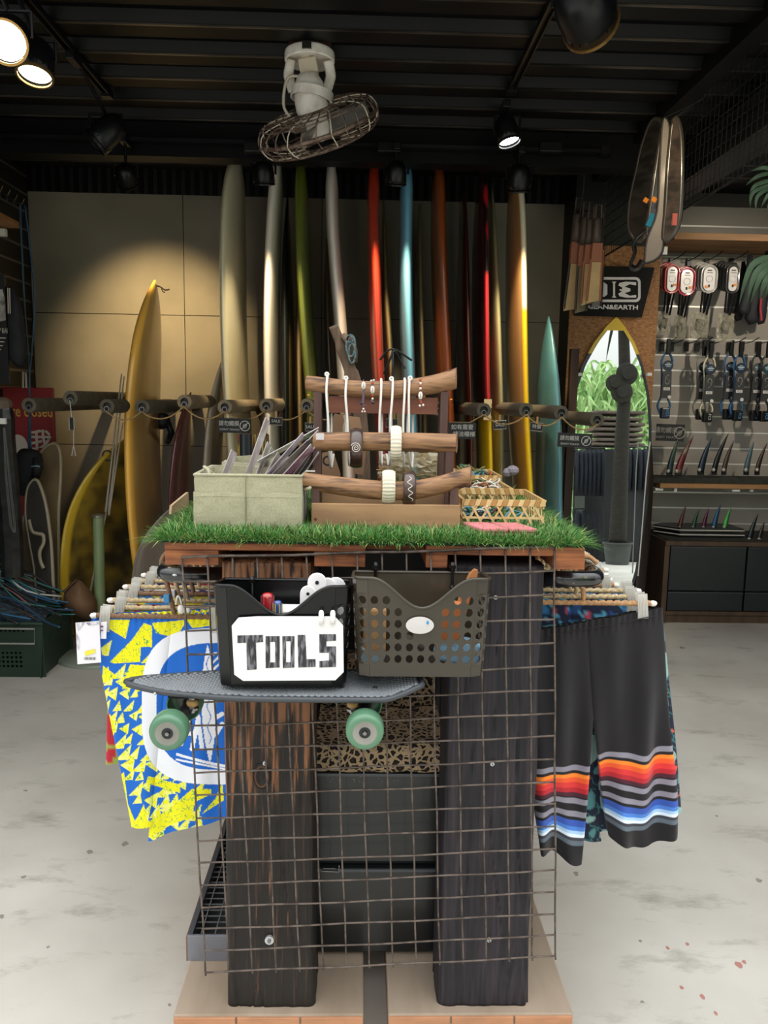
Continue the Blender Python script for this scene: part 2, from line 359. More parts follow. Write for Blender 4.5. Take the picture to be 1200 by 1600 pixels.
lamp('spotlight',(2.75,3.9,2.7),(2.55,YS,1.7),zT,'unseen spotlight added beyond the right edge to brighten the slatwall',power=82,angle=80,lens=lit_w,topxy=(2.9,3.9),col=(1,.88,.72))  # extra lamp outside the frame, added to brighten the slatwall
for n_,px_,py_ in (('bracket_box',400,232),('bracket_box',608,233)):
    c=P(px_,py_,yt-.03); 
for k,px_ in enumerate((400,608,860)):
    c=P(px_,231,4.38); one('junction_box',MB().box(c,(.12,.05,.05)),lampb,'small black junction box on the roof beam, '+('above the white surfboard','above the light blue surfboard','right of the round spotlight')[k],'box','junction boxes on the beam',bev=.004)
# ================= ceiling fan =================
mp_=PZ(484,82,ZC-.055); fx,fy,fz=mp_.x,mp_.y,mp_.z
mw=mpp(P(484,100,fy)); white=mat('aged_white_enamel','#f0ebe2','#d0c8bb',rough=.35,scale=22,lo=.45,hi=.75)
fan=thing('ceiling_fan','white orbit ceiling fan with a rusty wire cage under the dark ceiling','fan',(fx,fy,fz-.5))
rusty=mat('rusty_wire','#5a453a','#8c7a6c',rough=.6,metal=.5,scale=30,lo=.4,hi=.6); cream=mat('cream_wire','#cfc4b0',rough=.5)
br=39*mw
obj('mount_disc',MB().lathe([(br*.8,.01),(br*.98,.0),(br,-.01),(br,-.036),(br*.96,-.04),(br*.9,-.036),(br*.88,-.02)],Matrix.Translation((fx,fy,fz)),40),white,fan,smooth=False,bev=.002)
obj('ceiling_pad',MB().lathe([(br*.85,.05),(br*.85,.0)],Matrix.Translation((fx,fy,fz)),32),mat('pad_brown','#3a1d1c',rough=.7),fan)
obj('wire_box',MB().box((fx-.005,fy-br*1.0,fz-.014),(.036,.02,.026)),blk2,fan)
arm=MB()
zr=P(484,148,fy).z
for s_ in (-1,1):
    pts=catmull([(fx+s_*br*.74,fy,fz-.03),(fx+s_*br*.84,fy,fz-.08),(fx+s_*br*.82,fy,(fz+zr)/2-.02),(fx+s_*br*.66,fy,zr+.01)],5)
    arm2=MB(); arm2.tube(pts,.021,8,flat=.35); obj('arm',arm2,white,fan,smooth=True)
    obj('arm_screw',MB().ball((fx+s_*br*.66,fy-.02,zr+.0),.009,8),blk2,fan)
hub=Vector((fx+.0,fy,zr)); 
ring=MB().lathe([(br*.80,.018),(br*.86,.018),(br*.86,-.018),(br*.80,-.018),(br*.80,.018)],Matrix.Translation(hub+Vector((.01,0,-.005)))@Matrix.Rotation(R(8),4,'Y'),36,cap=False); obj('gimbal_ring',ring,white,fan,smooth=False)
ax=Vector((.30,.46,-.84)).normalized(); qa=ax.to_track_quat('Z','Y').to_matrix().to_4x4()
mo=hub+Vector((.005,0,-.02)); MM=Matrix.Translation(mo)@Vector((.14,.12,-.98)).to_track_quat('Z','Y').to_matrix().to_4x4()
obj('motor',MB().lathe([(.0,-.10),(br*.4,-.095),(br*.58,-.06),(br*.66,0),(br*.64,.04),(br*.5,.08),(br*.3,.105),(.0,.11)],MM,32,cap=False),white,fan,smooth=True)
obj('gearbox',MB().box(mo+Vector((-.01,0,.125)),(.075,.06,.06),Matrix.Rotation(R(-12),3,'Y')).box(mo+Vector((-.02,0,.175)),(.04,.035,.05)),cream,fan,bev=.006)
obj('pivot_nut',MB().cyl((fx,fy,fz-.06),(fx,fy,fz-.1),.012,8),mat('steel','#8d8d8d',rough=.3,metal=1),fan)
cable=catmull([mo+Vector((-.03,-.02,.08)),mo+Vector((-br*.9,-.03,.07)),mo+Vector((-br*1.05,-.03,-.04)),mo+Vector((-br*.55,-.03,-.10))],6); obj('cable',MB().tube(cable,.006,6),cream,fan,smooth=True)
cc=P(497,198,fy); CM=Matrix.Translation(cc)@qa; RC=97*mpp(cc); hc=.066
def circ(r,z,n=48): return [CM@Vector((r*math.cos(2*pi*i/n),r*math.sin(2*pi*i/n),z)) for i in range(n)]
w1=MB()
for r,z,tr in ((RC*.98,.0,.009),(RC*.9,-hc*.8,.003),(RC*.9,hc*.8,.003),(RC*.62,-hc*1.02,.003),(RC*.62,hc*1.0,.003),(RC*.36,-hc*1.05,.004),(RC*.3,hc*1.05,.004),(RC*.8,-hc*.95,.0025),(RC*.8,hc*.95,.0025),(RC*.46,hc*1.05,.0025),(RC*.5,-hc*1.05,.0025)):
    w1.tube(circ(r,z),tr,6,closed=True)
obj('cage_ring',w1,rusty,fan,smooth=True)['kind']='stuff'
for k in range(26):
    a=2*pi*k/26; sw=.35
    pts=[]
    for r,z,q in ((.36,-1.05,0),(.62,-1.02,.3),(.9,-.8,.7),(.99,-.3,.85),(1.0,0,.9),(.99,.3,.85),(.9,.8,.7),(.62,1.02,.3),(.3,1.05,0)):
        an=a+sw*q; pts.append(CM@Vector((RC*r*math.cos(an),RC*r*math.sin(an),hc*z)))
    obj('cage_wire',MB().tube(catmull(pts,2),.0028,5),rusty if k%3 else cream,fan,smooth=True)
bladem=mat('fan_blade','#8a8580','#6f6a66',rough=.35,scale=12)
for k in range(3):
    a=2*pi*k/3+.35; bl=MB(); n=10; vs=[]
    for i in range(n+1):
        s=i/n; r=RC*(.16+.70*s); w=RC*(.16+.36*math.sin(pi*min(1,s*.62+.25)))*(1 if s<.9 else .8)
        for j in range(7):
            u=j/6-.5; ang=a+u*w/ (r+.04)*1.0; vs.append(CM@Vector((r*math.cos(ang),r*math.sin(ang),u*.06+.006*math.cos(u*pi))))
    fs=[(i*7+j,i*7+j+1,(i+1)*7+j+1,(i+1)*7+j) for i in range(n) for j in range(6)]
    bl.add(vs,fs); obj('blade',bl,bladem,fan,smooth=True,solid=.003)
obj('blade_hub',MB().lathe([(.0,-.06),(RC*.17,-.055),(RC*.19,0),(RC*.16,.045),(.0,.06)],CM,24,cap=False),white,fan,smooth=True)
# ================= surfboards in the rack =================
def gloss(name,c,c2=None,**k): 
    k={**dict(rough=.28,coat=.6,scale=4),**k}; return mat(name,c,c2,**k)
def surfboard(name,label,pts,width,thick,m,Yc=4.95,ztop=None,zbot=.02,group='surfboards in the rack',yaw=0,fat=2.4,cols=None,nose=.5,tail=.35,blunt=0,nn=26,ns=40,Yr=None):
    """pts: pixel centreline of the near rail; the board stands on its tail with its decks facing left and right"""
    Yr=Yr or Yc-width*.42
    wp=[P(x,y,Yr) for x,y in pts]; wp.sort(key=lambda p:p.z)
    zs_=[p.z for p in wp]; xs_=[p.x for p in wp]
    if ztop is None: ztop=zs_[-1]
    def X(z):
        if z<=zs_[0]:
            s=(xs_[1]-xs_[0])/(zs_[1]-zs_[0]); return xs_[0]+s*(z-zs_[0])*.6
        if z>=zs_[-1]: 
            s=(xs_[-1]-xs_[-2])/(zs_[-1]-zs_[-2]); return xs_[-1]+s*(z-zs_[-1])
        return float(np.interp(z,zs_,xs_))
    lat=Vector((math.sin(yaw),math.cos(yaw),0)); nrm=Vector((math.cos(yaw),-math.sin(yaw),0))
    mb=MB(); cl=[]
    for i in range(ns+1):
        s=i/ns; z=zbot+(ztop-zbot)*s
        u=s-.47
        fu=fat+.2+blunt
        o=(1-abs(u/.47)**fat*(1-tail)) if u<0 else (1-abs(u/.53)**fu)**.85 if u<.53 else 0
        hw=max(.003,width/2*o); th=max(.004,thick/2*min(1,(1-abs(2*s-1)**(4+blunt*3))*1.0+.12))
        zz_=z
        xc=sum(X(z+dz) for dz in (-.12,-.06,0,.06,.12))/5
        c=Vector((xc,Yr,zz_))+lat*(width*.42)
        for j in range(nn):
            a=2*pi*j/nn; ca,sa=math.cos(a),math.sin(a)
            y=hw*(abs(ca)**.75)*(1 if ca>0 else -1); t=th*(abs(sa)**.9)*(1 if sa>0 else -1)
            p=c+lat*y+nrm*t; mb.v.append(tuple(p)); cl.append((s,y/ max(hw,.001),t/th,p))
    for i in range(ns):
        for j in range(nn): mb.f.append((i*nn+j,(i+1)*nn+j,(i+1)*nn+(j+1)%nn,i*nn+(j+1)%nn))
    mb.f.append(tuple(range(nn))); mb.f.append(tuple(ns*nn+j for j in range(nn))[::-1]); mb.m=[0]*len(mb.f)
    cc_=None
    if cols: cc_=[H(cols(*c)) for c in cl]
    base=Vector((X(zbot),Yc,0))
    t=thing(name,label,'surfboard',base,group)
    o=obj('deck',mb,m,t,smooth=True,cols=cc_)
    t['_X']=0; del t['_X']
    return t,X,Yr
def vc(name,rough=.28,coat=.6): return mat(name,'#ffffff',rough=rough,coat=coat,vcol=True)
VC=vc('painted_board')
def c1(s,y,t,p): # cream longboard: clean pale rail, worn tan deck wax on its right side low down
    f=1-max(0,min(1,(p.z-1.35)/.55)); n=noise.noise(p*9)
    if t>.15 and y>-.93: return (.42+.13*(1-f)+.05*n,.36+.16*(1-f)+.05*n,.2+.18*(1-f)+.03*n)
    return '#c9c3a4'
S1=surfboard('longboard','cream longboard with worn tan deck, widest and leftmost of the tall ones',[(352,262),(350,300),(350,400),(351,500),(355,600),(358,640),(363,720)],.80,.09,VC,ztop=2.92,blunt=3,cols=c1,nn=40,ns=60)[0]
obj('stringer_line',MB().tube([P(x,y,4.93) for x,y in ((377,268),(374,400),(375,500),(378,640))],.0025,4),mat('string_dark','#4a4234'),S1)
SB2=surfboard('longboard','slim bright white longboard beside the cream one',[(426,262),(424,300),(420,400),(418,500),(419,600),(422,700),(425,760)],.5,.075,gloss('board_white','#e4ddd0'),ztop=2.92,blunt=3)[0]
surfboard('longboard','olive green glossy longboard third tall one from the left',[(466,262),(467,350),(472,450),(479,550),(487,640),(490,700)],.56,.075,gloss('board_olive','#5f6a1c'),ztop=2.92,blunt=3)
SB4=surfboard('longboard','white longboard leaning behind the driftwood stick',[(516,262),(517,330),(522,400),(528,470),(533,540),(538,620),(543,700)],.54,.075,gloss('board_pearl','#e2dad2'),ztop=2.92,blunt=3)[0]
surfboard('longboard','glossy red longboard behind the bracelet stand',[(585,262),(584,340),(585,400),(588,500),(593,600),(598,680)],.55,.075,gloss('board_red','#a8321c'),ztop=2.92,blunt=3)
surfboard('longboard','light blue longboard behind the bracelet stand',[(639,262),(637,320),(636,400),(638,500),(642,600),(646,680)],.55,.075,gloss('board_blue','#6fb3cf'),ztop=2.92,blunt=3)
surfboard('longboard','brown orange glossy longboard right of the light blue one',[(691,262),(690,350),(693,450),(698,550),(701,620),(706,700)],.55,.075,gloss('board_amber','#8a431a'),ztop=2.92,blunt=3)
def c8(s,y,t,p):
    n=noise.noise(Vector((p.x*20,p.y*9,p.z*5)))
    if p.z<1.42: return '#e6c21c'
    if t<-.35: return (.05,.012,.014)
    return (.45,.015,.022) if n+(.25 if p.z<2.2 else -.12)>-.02 else (.006,.006,.008)
S8=surfboard('longboard','red and black streaked longboard with a yellow tail end',[(764,262),(760,330),(759,400),(759,500),(760,600),(763,660),(766,740)],.55,.06,VC,ztop=2.86,blunt=3,cols=c8,nn=40,ns=90)[0]
lab=P(762,640,4.66)
obj('price_label',MB().box(lab,(.045,.004,.12)),mat('tan_label','#c9b58c',rough=.8),S8)
textmesh('label_writing','▮▮▯\n▯▮▮\n▮▯▮',FR(lab+Vector((0,-.003,0)),(1,0,0)),.022,blk2,S8)
def c9(s,y,t,p):
    if t<-.35 and y>-.97: return '#b08a58' if p.z>1.3 else '#b5893a'
    return '#e9e2c2' if p.z>2.02 else '#f0c713'
surfboard('longboard','longboard painted white above and bright yellow below',[(818,275),(818,350),(818,443),(819,550),(821,640),(825,720),(829,770)],.56,.07,VC,ztop=2.90,blunt=3,cols=c9,nn=40,ns=80)
surfboard('shortboard','teal blue surfboard with a pointed nose beside the mirror',[(874,487),(873,560),(873,640),(872,760),(874,900)],.62,.07,mat('board_teal','#4c7f8c','#578c98',rough=.3,coat=.5),Yc=4.85,fat=2.2,Yr=4.6)
# boards seen further in between the bright ones, one standing in for shadow
surfboard('longboard','dim beige longboard face right of the light blue one',[(659,330),(658,450),(660,560),(663,640)],.5,.05,gloss('board_beige','#8f8058'),Yc=5.22,ztop=2.7)
surfboard('longboard','dim beige longboard face right of the red one',[(601,330),(603,450),(610,560),(615,640)],.5,.05,gloss('board_sand','#7a6d4c'),Yc=5.2,ztop=2.72)
surfboard('longboard','pale green longboard standing between the red one and the yellow one',[(778,290),(777,400),(779,520),(782,640)],.55,.06,gloss('board_sage','#8e8f6d'),Yc=5.1,ztop=2.8)
surfboard('longboard','nearly black board shape put in for the shadow behind the slim white one',[(444,300),(443,400),(445,500),(447,640)],.5,.06,gloss('board_shadow','#15181a'),Yc=5.1,ztop=2.7)  # black shadow between the boards, built as a dark board shape
surfboard('longboard','dark maroon longboard hidden at the left of the red and black one',[(733,290),(731,400),(731,520),(735,640)],.56,.05,gloss('board_maroon','#3a1816'),Yc=5.05,ztop=2.8)
surfboard('longboard','tan longboard deep in the rack right of the olive one',[(508,330),(510,450),(514,560),(520,640)],.4,.05,gloss('board_tan','#6f6247'),Yc=5.3,ztop=2.5)
surfboard('longboard','beige longboard deep in the rack between the shadow shape and the olive board',[(466,470),(467,560),(469,640),(471,740)],.5,.05,gloss('board_tan2','#8f7a55'),Yc=5.25,ztop=2.5)
# yellow amber longboard at the left with its leash
def cY(s,y,t,p):
    n=noise.noise(Vector((p.x*3,p.y*22,p.z*2)))
    if t>.1 and y>-.9: return (.64+.1*n,.39+.07*n,.12+.02*n)
    return (.90,.49,.08)  # rail highlight painted in as a brighter orange yellow
SY,XY,_=surfboard('longboard','honey yellow longboard standing alone at the left under the warm light',[(221,426),(214,480),(208,540),(204,600),(202,660),(203,740),(208,830),(216,920)],.66,.095,VC,Yc=4.75,cols=cY,blunt=.6,nn=44,ns=70,Yr=4.47)
for dx in (0,):
    obj('stringer_line',MB().tube([P(x,y,4.84)+Vector((.0,0,0)) for x,y in ((236,450),(232,560),(230,700))],.0022,4),mat('string_dark','#4a4234'),SY)
pl_=P(245,447,4.78)
one('leash_string',MB().tube(catmull([P(244,446,4.82),P(252,449,4.76),P(258,453,4.74),P(265,452,4.74)],5),.004,6).tube(catmull([P(252,449,4.76),P(254,455,4.76),P(258,457,4.76)],4),.003,5),blk2,'short black leash string tied through the nose of the honey yellow board','string',smooth=True)
def cO(s,y,t,p):
    n=noise.noise(p*7)+.5*noise.noise(p*19)
    if t>-.2 and abs(y)<.86: 
        k=max(0,min(1,.5+n*1.4+ (0.2 if p.z<.95 else -.3))); return (.30*(1-k)+.05*k,.21*(1-k)+.04*k,.03*(1-k)+.02*k)
    return (.62,.42,.03)
SO=surfboard('shortboard','old mustard yellow surfboard with blackened deck by the green pole',[(148,684),(134,715),(124,755),(113,800),(105,860),(101,930),(100,990)],.60,.07,VC,Yc=5.0,yaw=R(32),cols=cO,nn=44,ns=60,Yr=4.74,group=None,tail=.7)[0]
obj('round_logo',MB().torus(P(168,712,4.84),.030,.005,n=24,k=5),blk2,SO)
def cF(s,y,t,p): return '#c9bda8' if abs(y)>.75 else '#8f8674'
surfboard('shortboard','curved pale fish board leaning left of the cream longboard',[(345,540),(337,570),(330,610),(326,650),(322,700),(321,760),(322,850)],.55,.06,VC,Yc=5.0,cols=cF,group=None)
surfboard('shortboard','narrow maroon board with dark stripes by the pipe rack',[(285,612),(277,640),(272,680),(268,740),(266,830)],.5,.05,mat('board_plum','#3d1a1c','#6a3234',rough=.35,coat=.5,scale=12,st=(12,30,.3),lo=.45,hi=.55),Yc=4.75,group=None,Yr=4.4)
surfboard('skimboard','taupe rounded skimboard leaning against the honey yellow board',[(232,790),(218,830),(214,880),(214,950)],.42,.03,gloss('board_taupe','#6b6156'),Yc=4.45,yaw=R(45),group=None,Yr=4.2,tail=.6)
# ================= foam covered pipes of the rack =================
foam=mat('foam_grey','#4b463b','#5c5648',rough=.9,scale=20,bump=.2)
foamb=mat('foam_tan','#6f6350','#82745c',rough=.9,scale=20)
ends=[(45,633),(110,622),(167,635),(222,636),(288,628),(351,636),(416,634),(479,634),(546,634),(612,636),(684,638),(756,641),(822,641),(877,645),(933,656)]
EP=[]
words=['leftmost, above the red sign','second from the left','third from the left','fourth, right of the honey yellow board','fifth, behind the maroon board','left of the cream longboard','between the cream and slim white boards','right of the slim white board','left behind the bracelet stand','in the middle behind the bracelet stand','right behind the bracelet stand','left of the red and black board','left of the yellow and white board','left of the teal board','rightmost, in front of the mirror']
for i,(px,py) in enumerate(ends):
    ye=4.15 if i not in (6,7) else 4.2
    e=P(px,py,ye); EP.append(e); r=.037
    t=thing('foam_pipe','grey foam wrapped rack pipe, '+words[i],'pipe',(e.x,YB,e.z),'foam covered rack pipes')
    f=MB(); 
    f.lathe([(r*.55,.05),(r*.55,0),(r,0),(r,YB-ye)],Matrix.Translation(e)@Matrix.Rotation(R(-90),4,'X'),20,cap=False); obj('foam_sleeve',f,foamb if 3<i<8 else foam,t,smooth=False)
    obj('steel_core',MB().cyl(e+Vector((0,.02,0)),(e.x,YB,e.z),r*.5,12),blk2,t)
    obj('hook_ring',MB().torus(e+Vector((0,-.005,-.012)),.012,.0022,n=14,k=5),mat('steel','#9a9a9a',rough=.3,metal=1),t)
# twine strung from pipe to pipe
tw=mat('twine','#8a6d45','#a98a5c',rough=.9,scale=60); 
def sag(a,b,d=.06,k=10): return [a.lerp(b,i/k)+Vector((0,-.006,-d*4*(i/k)*(1-i/k))) for i in range(k+1)]
d0=Vector((0,-.012,-.022))
tn=0
for i in range(3,14):
    if i in (8,9,10): continue
    a,b=EP[i]+d0,EP[i+1]+d0
    if i==3: a=EP[2]+d0; b=EP[3]+d0; one('twine',MB().tube(sag(a,b,.045),.004,5),tw,'twine crossing the honey yellow board','twine','twine strung between the rack pipes',smooth=True); a,b=EP[3]+d0,EP[4]+d0
    one('twine',MB().tube(sag(a,b,.05 if i not in(5,13) else .045),.004,5),tw,'twine hanging '+{3:'left of the maroon board',4:'across the pale fish board',5:'over the cream longboard',6:'across the slim white board',7:'over the olive board',11:'in front of the red and black board',12:'in front of the yellow and white board',13:'in front of the teal board'}.get(i,'in the rack'),'twine','twine strung between the rack pipes',smooth=True)
chalkb=mat('chalkboard','#17191a','#202324',rough=.75,scale=14); chalk=mat('chalk_white','#b9b8b0',rough=.9); sil=mat('silver_edge','#b5b3aa',rough=.4,metal=.5)
def dont_touch(c,w,h,label,tilt=0,bright=None):
    ch=bright or chalk
    t=thing('chalk_sign',label,'sign',c,'hand lettered chalk signs'); M=FR(c,(math.cos(tilt),0,-math.sin(tilt)))
    obj('board',MB().prism([(-w/2,-h/2),(w/2,-h/2),(w/2,h/2),(-w/2,h/2)],.006,M),chalkb,t)
    textmesh('lettering','請勿觸摸',M@Matrix.Translation((-w*.16,-.004,h*.12)),h*.38,ch,t,sx=.92)
    textmesh('lettering',"DON'T TOUCH",M@Matrix.Translation((-w*.14,-.004,-h*.28)),h*.19,ch,t)
    rc=M@Vector((w*.33,-.005,0)); rr=h*.33
    s=MB().torus(rc,rr,h*.03,n=28,k=5); s.tube([rc+Vector((-rr*.7,0,-rr*.7)),rc+Vector((rr*.7,0,rr*.7))],h*.03,5)
    for k,dx in enumerate((-.3,-.1,.1,.3)): s.tube([rc+Vector((dx*rr*1.1,0,-.05*rr)),rc+Vector((dx*rr*1.1,0,(.55-abs(dx))*rr))],h*.025,5)
    s.tube([rc+Vector((-.35*rr,0,-.1*rr)),rc+Vector((0,0,-.5*rr)),rc+Vector((.35*rr,0,-.1*rr))],h*.025,5)
    obj('no_touch_symbol',s,ch,t); return t
def saletag(c,w,h,txt,label,tilt=0,peg=True):
    t=thing('price_tag',label,'tag',c,'small chalk sale tags'); M=FR(c,(math.cos(tilt),0,-math.sin(tilt)))
    obj('board',MB().prism([(-w/2,-h/2),(w/2,-h/2),(w/2,h/2),(-w/2,h/2)],.005,M),chalkb,t)
    q=[(-w/2,-h/2),(w/2,-h/2),(w/2,h/2),(-w/2,h/2)]
    obj('white_edge',MB().tube([M@Vector((x,-.003,z)) for x,z in q],.0022,4,closed=True),sil,t)
    textmesh('lettering',txt,M@Matrix.Translation((0,-.004,0)),h*.55,chalk,t)
    obj('thread',MB().tube([M@Vector((w*.3,0,h/2)),M@Vector((w*.3,0,h/2+.03))],.001,4).tube([M@Vector((-w*.3,0,h/2)),M@Vector((-w*.3,0,h/2+.03))],.001,4),tw,t)
    if peg: obj('peg',MB().box(M@Vector((0,-.0,h*.55+.012)),(.010,.012,.035)),mat('peg_wood','#a57f4e',rough=.7),t)
k=mpp(P(366,664,4.1)); dont_touch(P(366,665,4.135),51*k,23*k,"black don't touch chalk board hung over the cream longboard",R(1))
saletag(P(431,658,4.135),20*k,12*k,'SALE','SALE tag in front of the slim white surfboard',R(3))
saletag(P(485,667,4.135),16*k,13*k,'SALE','tag half hidden left of the bracelet stand',R(-2))
saletag(P(612,661,4.13),18*k,13*k,'','blank framed tag behind the bracelet stand, under the shell bracelets')
c=P(722,673,4.135); t=thing('chalk_sign','black chalk sign with two rows of white characters right of the bracelet stand','sign',c,'hand lettered chalk signs')
obj('board',MB().box(c,(44*k,.006,26*k)),chalkb,t); textmesh('lettering','如有需要',FR(c+Vector((0,-.004,.2*26*k))),9*k,chalk,t); textmesh('lettering','請洽櫃檯',FR(c+Vector((.01,-.004,-.22*26*k))),9*k,chalk,t)
one('twine',MB().tube([c+Vector((-22*k,0,13*k)),c+Vector((12*k,0,13*k)),EP[11]+d0],.003,5),tw,'twine holding the two row chalk sign','twine','twine strung between the rack pipes')
saletag(P(781,664,4.135),20*k,13*k,'SALE','SALE tag hanging left of the yellow and white surfboard',R(-4))
saletag(P(838,667,4.135),20*k,13*k,'特價','small framed tag with two characters left of the teal surfboard',R(5))
k=mpp(P(897,688,4.1)); dont_touch(P(898,688,4.135),54*k,22*k,"black don't touch chalk board hung before the mirror",R(2))
# strings with a small tag under the second pipe
g=EP[1]; t=thing('price_tag','tiny framed tag dangling from the second pipe at the left','tag',g+Vector((0,0,-.13)),'small chalk sale tags')
obj('cord',MB().tube([g+Vector((0,-.01,-.01)),P(112,652,4.13)],.002,5),chalk,t); q=P(112,662,4.13)
obj('board',MB().box(q,(.022,.004,.06)),chalkb,t); obj('white_edge',MB().tube([q+Vector((x,-.003,z)) for x,z in ((-.012,-.032),(.012,-.032),(.012,.032),(-.012,.032))],.0025,4,closed=True),sil,t)
obj('wire_loop',MB().tube([P(115,672,4.13),P(115,696,4.13),P(112,712,4.13),P(118,712,4.13),P(115,696,4.13)],.002,5),chalk,t)
# ================= right side: mirror, sign, hanging gear =================
MY=5.06
def mirror_poly():
    # half outline of the surfboard shaped mirror: (z fraction, half width)
    return [(0,.10),(.08,.18),(.2,.238),(.4,.280),(.55,.287),(.66,.278),(.76,.25),(.85,.197),(.92,.128),(.97,.057),(1,.0)]
mtop=P(968,494,MY+.06); H_=mtop.z-.02; lean=.062; cxm=P(957,640,MY).x
def hwz(f): 
    q=mirror_poly(); return float(np.interp(f,[a for a,_ in q],[b for _,b in q]))
MT=thing('mirror','surfboard shaped mirror with a yellow nose and navy rim against the chipboard','mirror',(cxm,MY,0))
def mp3(f,u,dy=0): # f height fraction, u -1..1
    return Vector((cxm+hwz(f)*u+(mtop.x-cxm)*f**3, MY+lean*2*f+dy, .02+H_*f))
N=60
gl=mat('mirror_glass','#e9efee',rough=.01,metal=1)
def sheet(f0,f1,sc,dy,th,m,name,lab=None,n=N):
    mb=MB()
    for i in range(n+1):
        f=f0+(f1-f0)*i/n
        a=mp3(f,-1); b=mp3(f,1); c=(a+b)/2; hw=max(0,(b-a).length/2+sc)
        for q in (dy,dy+th):
            mb.v+=[tuple(c+Vector((-hw,q,0))),tuple(c+Vector((hw,q,0)))]
    for i in range(n):
        o=i*4; p=o+4
        mb.f+=[(o,o+1,p+1,p),(o+3,o+2,p+2,p+3),(o+1,o+3,p+3,p+1),(o+2,o,p,p+2)]
    mb.f+=[(0,2,3,1),(n*4,n*4+1,n*4+3,n*4+2)]; mb.m=[0]*len(mb.f)
    return obj(name,mb,m,MT,label=lab)
sheet(0,1,.0,.0,.045,mat('navy_board','#161a2c',rough=.3,coat=.4),'board_back')
sheet(.885,1.0,.004,-.004,.051,mat('yellow_paint','#d8b92c','#c9a820',rough=.3,coat=.4),'nose_tip','yellow painted nose of the mirror board')
sheet(.0,.958,-.022,-.008,.006,gl,'glass')
wh=mat('white_plastic','#dcdcd6',rough=.4)
for px,py in ((905,585),(1014,585)): obj('clip',MB().box(P(px,py,5.1),(.03,.03,.02)),wh,MT,bev=.003)
# slim dark board standing behind the mirror
t=surfboard('longboard','slim dark brown board with a silver rim half behind the mirror',[(1009,700),(1006,760),(1000,830),(994,900),(990,940)],.09,.03,mat('board_umber','#2a201b',rough=.35),Yc=5.14,ztop=1.25,group=None,yaw=R(70),Yr=5.12,tail=.8)[0]
obj('silver_rim',MB().tube([P(x,y,5.02) for x,y in ((1016,690),(1010,740),(1003,830),(997,900))],.004,6),alu,t)
obj_=one('dark_plank',MB().box(P(887,760,4.98)+Vector((0,0,-.2)),(.05,.05,2.1)),mat('plank_brown','#3a2415','#20130c',rough=.7,scale=20,st=(1,1,.1)),'dark brown upright plank between the teal board and the mirror','plank')
# shop sign
q=[P(897,493,5.16),P(1003,496,5.16),P(1023,418,5.16),P(899,414,5.16)]
SG=thing('shop_sign','black trapezoid sign with a white framed emblem and brand lettering on the chipboard','sign',(q[0]+q[2])/2)
mb=MB().hexa([q[0],q[1],q[1]+Vector((0,.012,0)),q[0]+Vector((0,.012,0)),q[3],q[2],q[2]+Vector((0,.012,0)),q[3]+Vector((0,.012,0))]); obj('board',mb,mat('sign_black','#08080a',rough=.55,spec=.2),SG)
sw=mat('sign_white','#cfced2',rough=.5)
def pp(x,y): return P(x,y,5.154)
def flat(poly,th=.003,Yo=0): 
    mb=MB(); n=len(poly); f=[p+Vector((0,Yo,0)) for p in poly]; g=[p+Vector((0,Yo+th,0)) for p in poly]
    mb.add(f+g,[tuple(range(n)),tuple(range(2*n-1,n-1,-1))]+[(i,(i+1)%n,(i+1)%n+n,i+n) for i in range(n)]); return mb
def rrect(x0,y0,x1,y1,r,k=5):
    out=[]
    for cx_,cy_,a0 in ((x1-r,y0+r,-90),(x1-r,y1-r,0),(x0+r,y1-r,90),(x0+r,y0+r,180)):
        for i in range(k+1):
            a=R(a0+90*i/k); out.append((cx_+r*math.cos(a),cy_+r*math.sin(a)))
    return out
o1=rrect(912,433,1001,472,8); i1=rrect(916,437,997,468,5)
mb=MB(); n=len(o1); vs=[pp(*p) for p in o1]+[pp(*p) for p in i1]; mb.add(vs,[(i,(i+1)%n,(i+1)%n+n,i+n) for i in range(n)]); obj('emblem_frame',mb,sw,SG)
em=MB()
for poly in ([(920,447),(930,443),(944,441),(949,445),(949,460),(944,464),(930,462),(920,457)],[(956,440),(963,440),(961,443),(961,462),(963,465),(956,465),(958,462),(958,443)],
   [(994,441),(978,440),(968,442),(966,446),(972,449),(972,452),(968,452),(968,454),(972,455),(966,459),(968,463),(978,465),(994,465),(994,461),(984,462),(976,458),(985,455),(985,451),(976,448),(984,444),(994,446)]):
    em.add([pp(*p) for p in poly],[tuple(range(len(poly)))])
obj('emblem',em,sw,SG)
textmesh('sign_lettering','OCEAN&EARTH',FR(pp(953,480),(pp(1000,481)-pp(900,479))),9.4*mpp(pp(953,480)),sw,SG,bold=.001,sx=1.32)
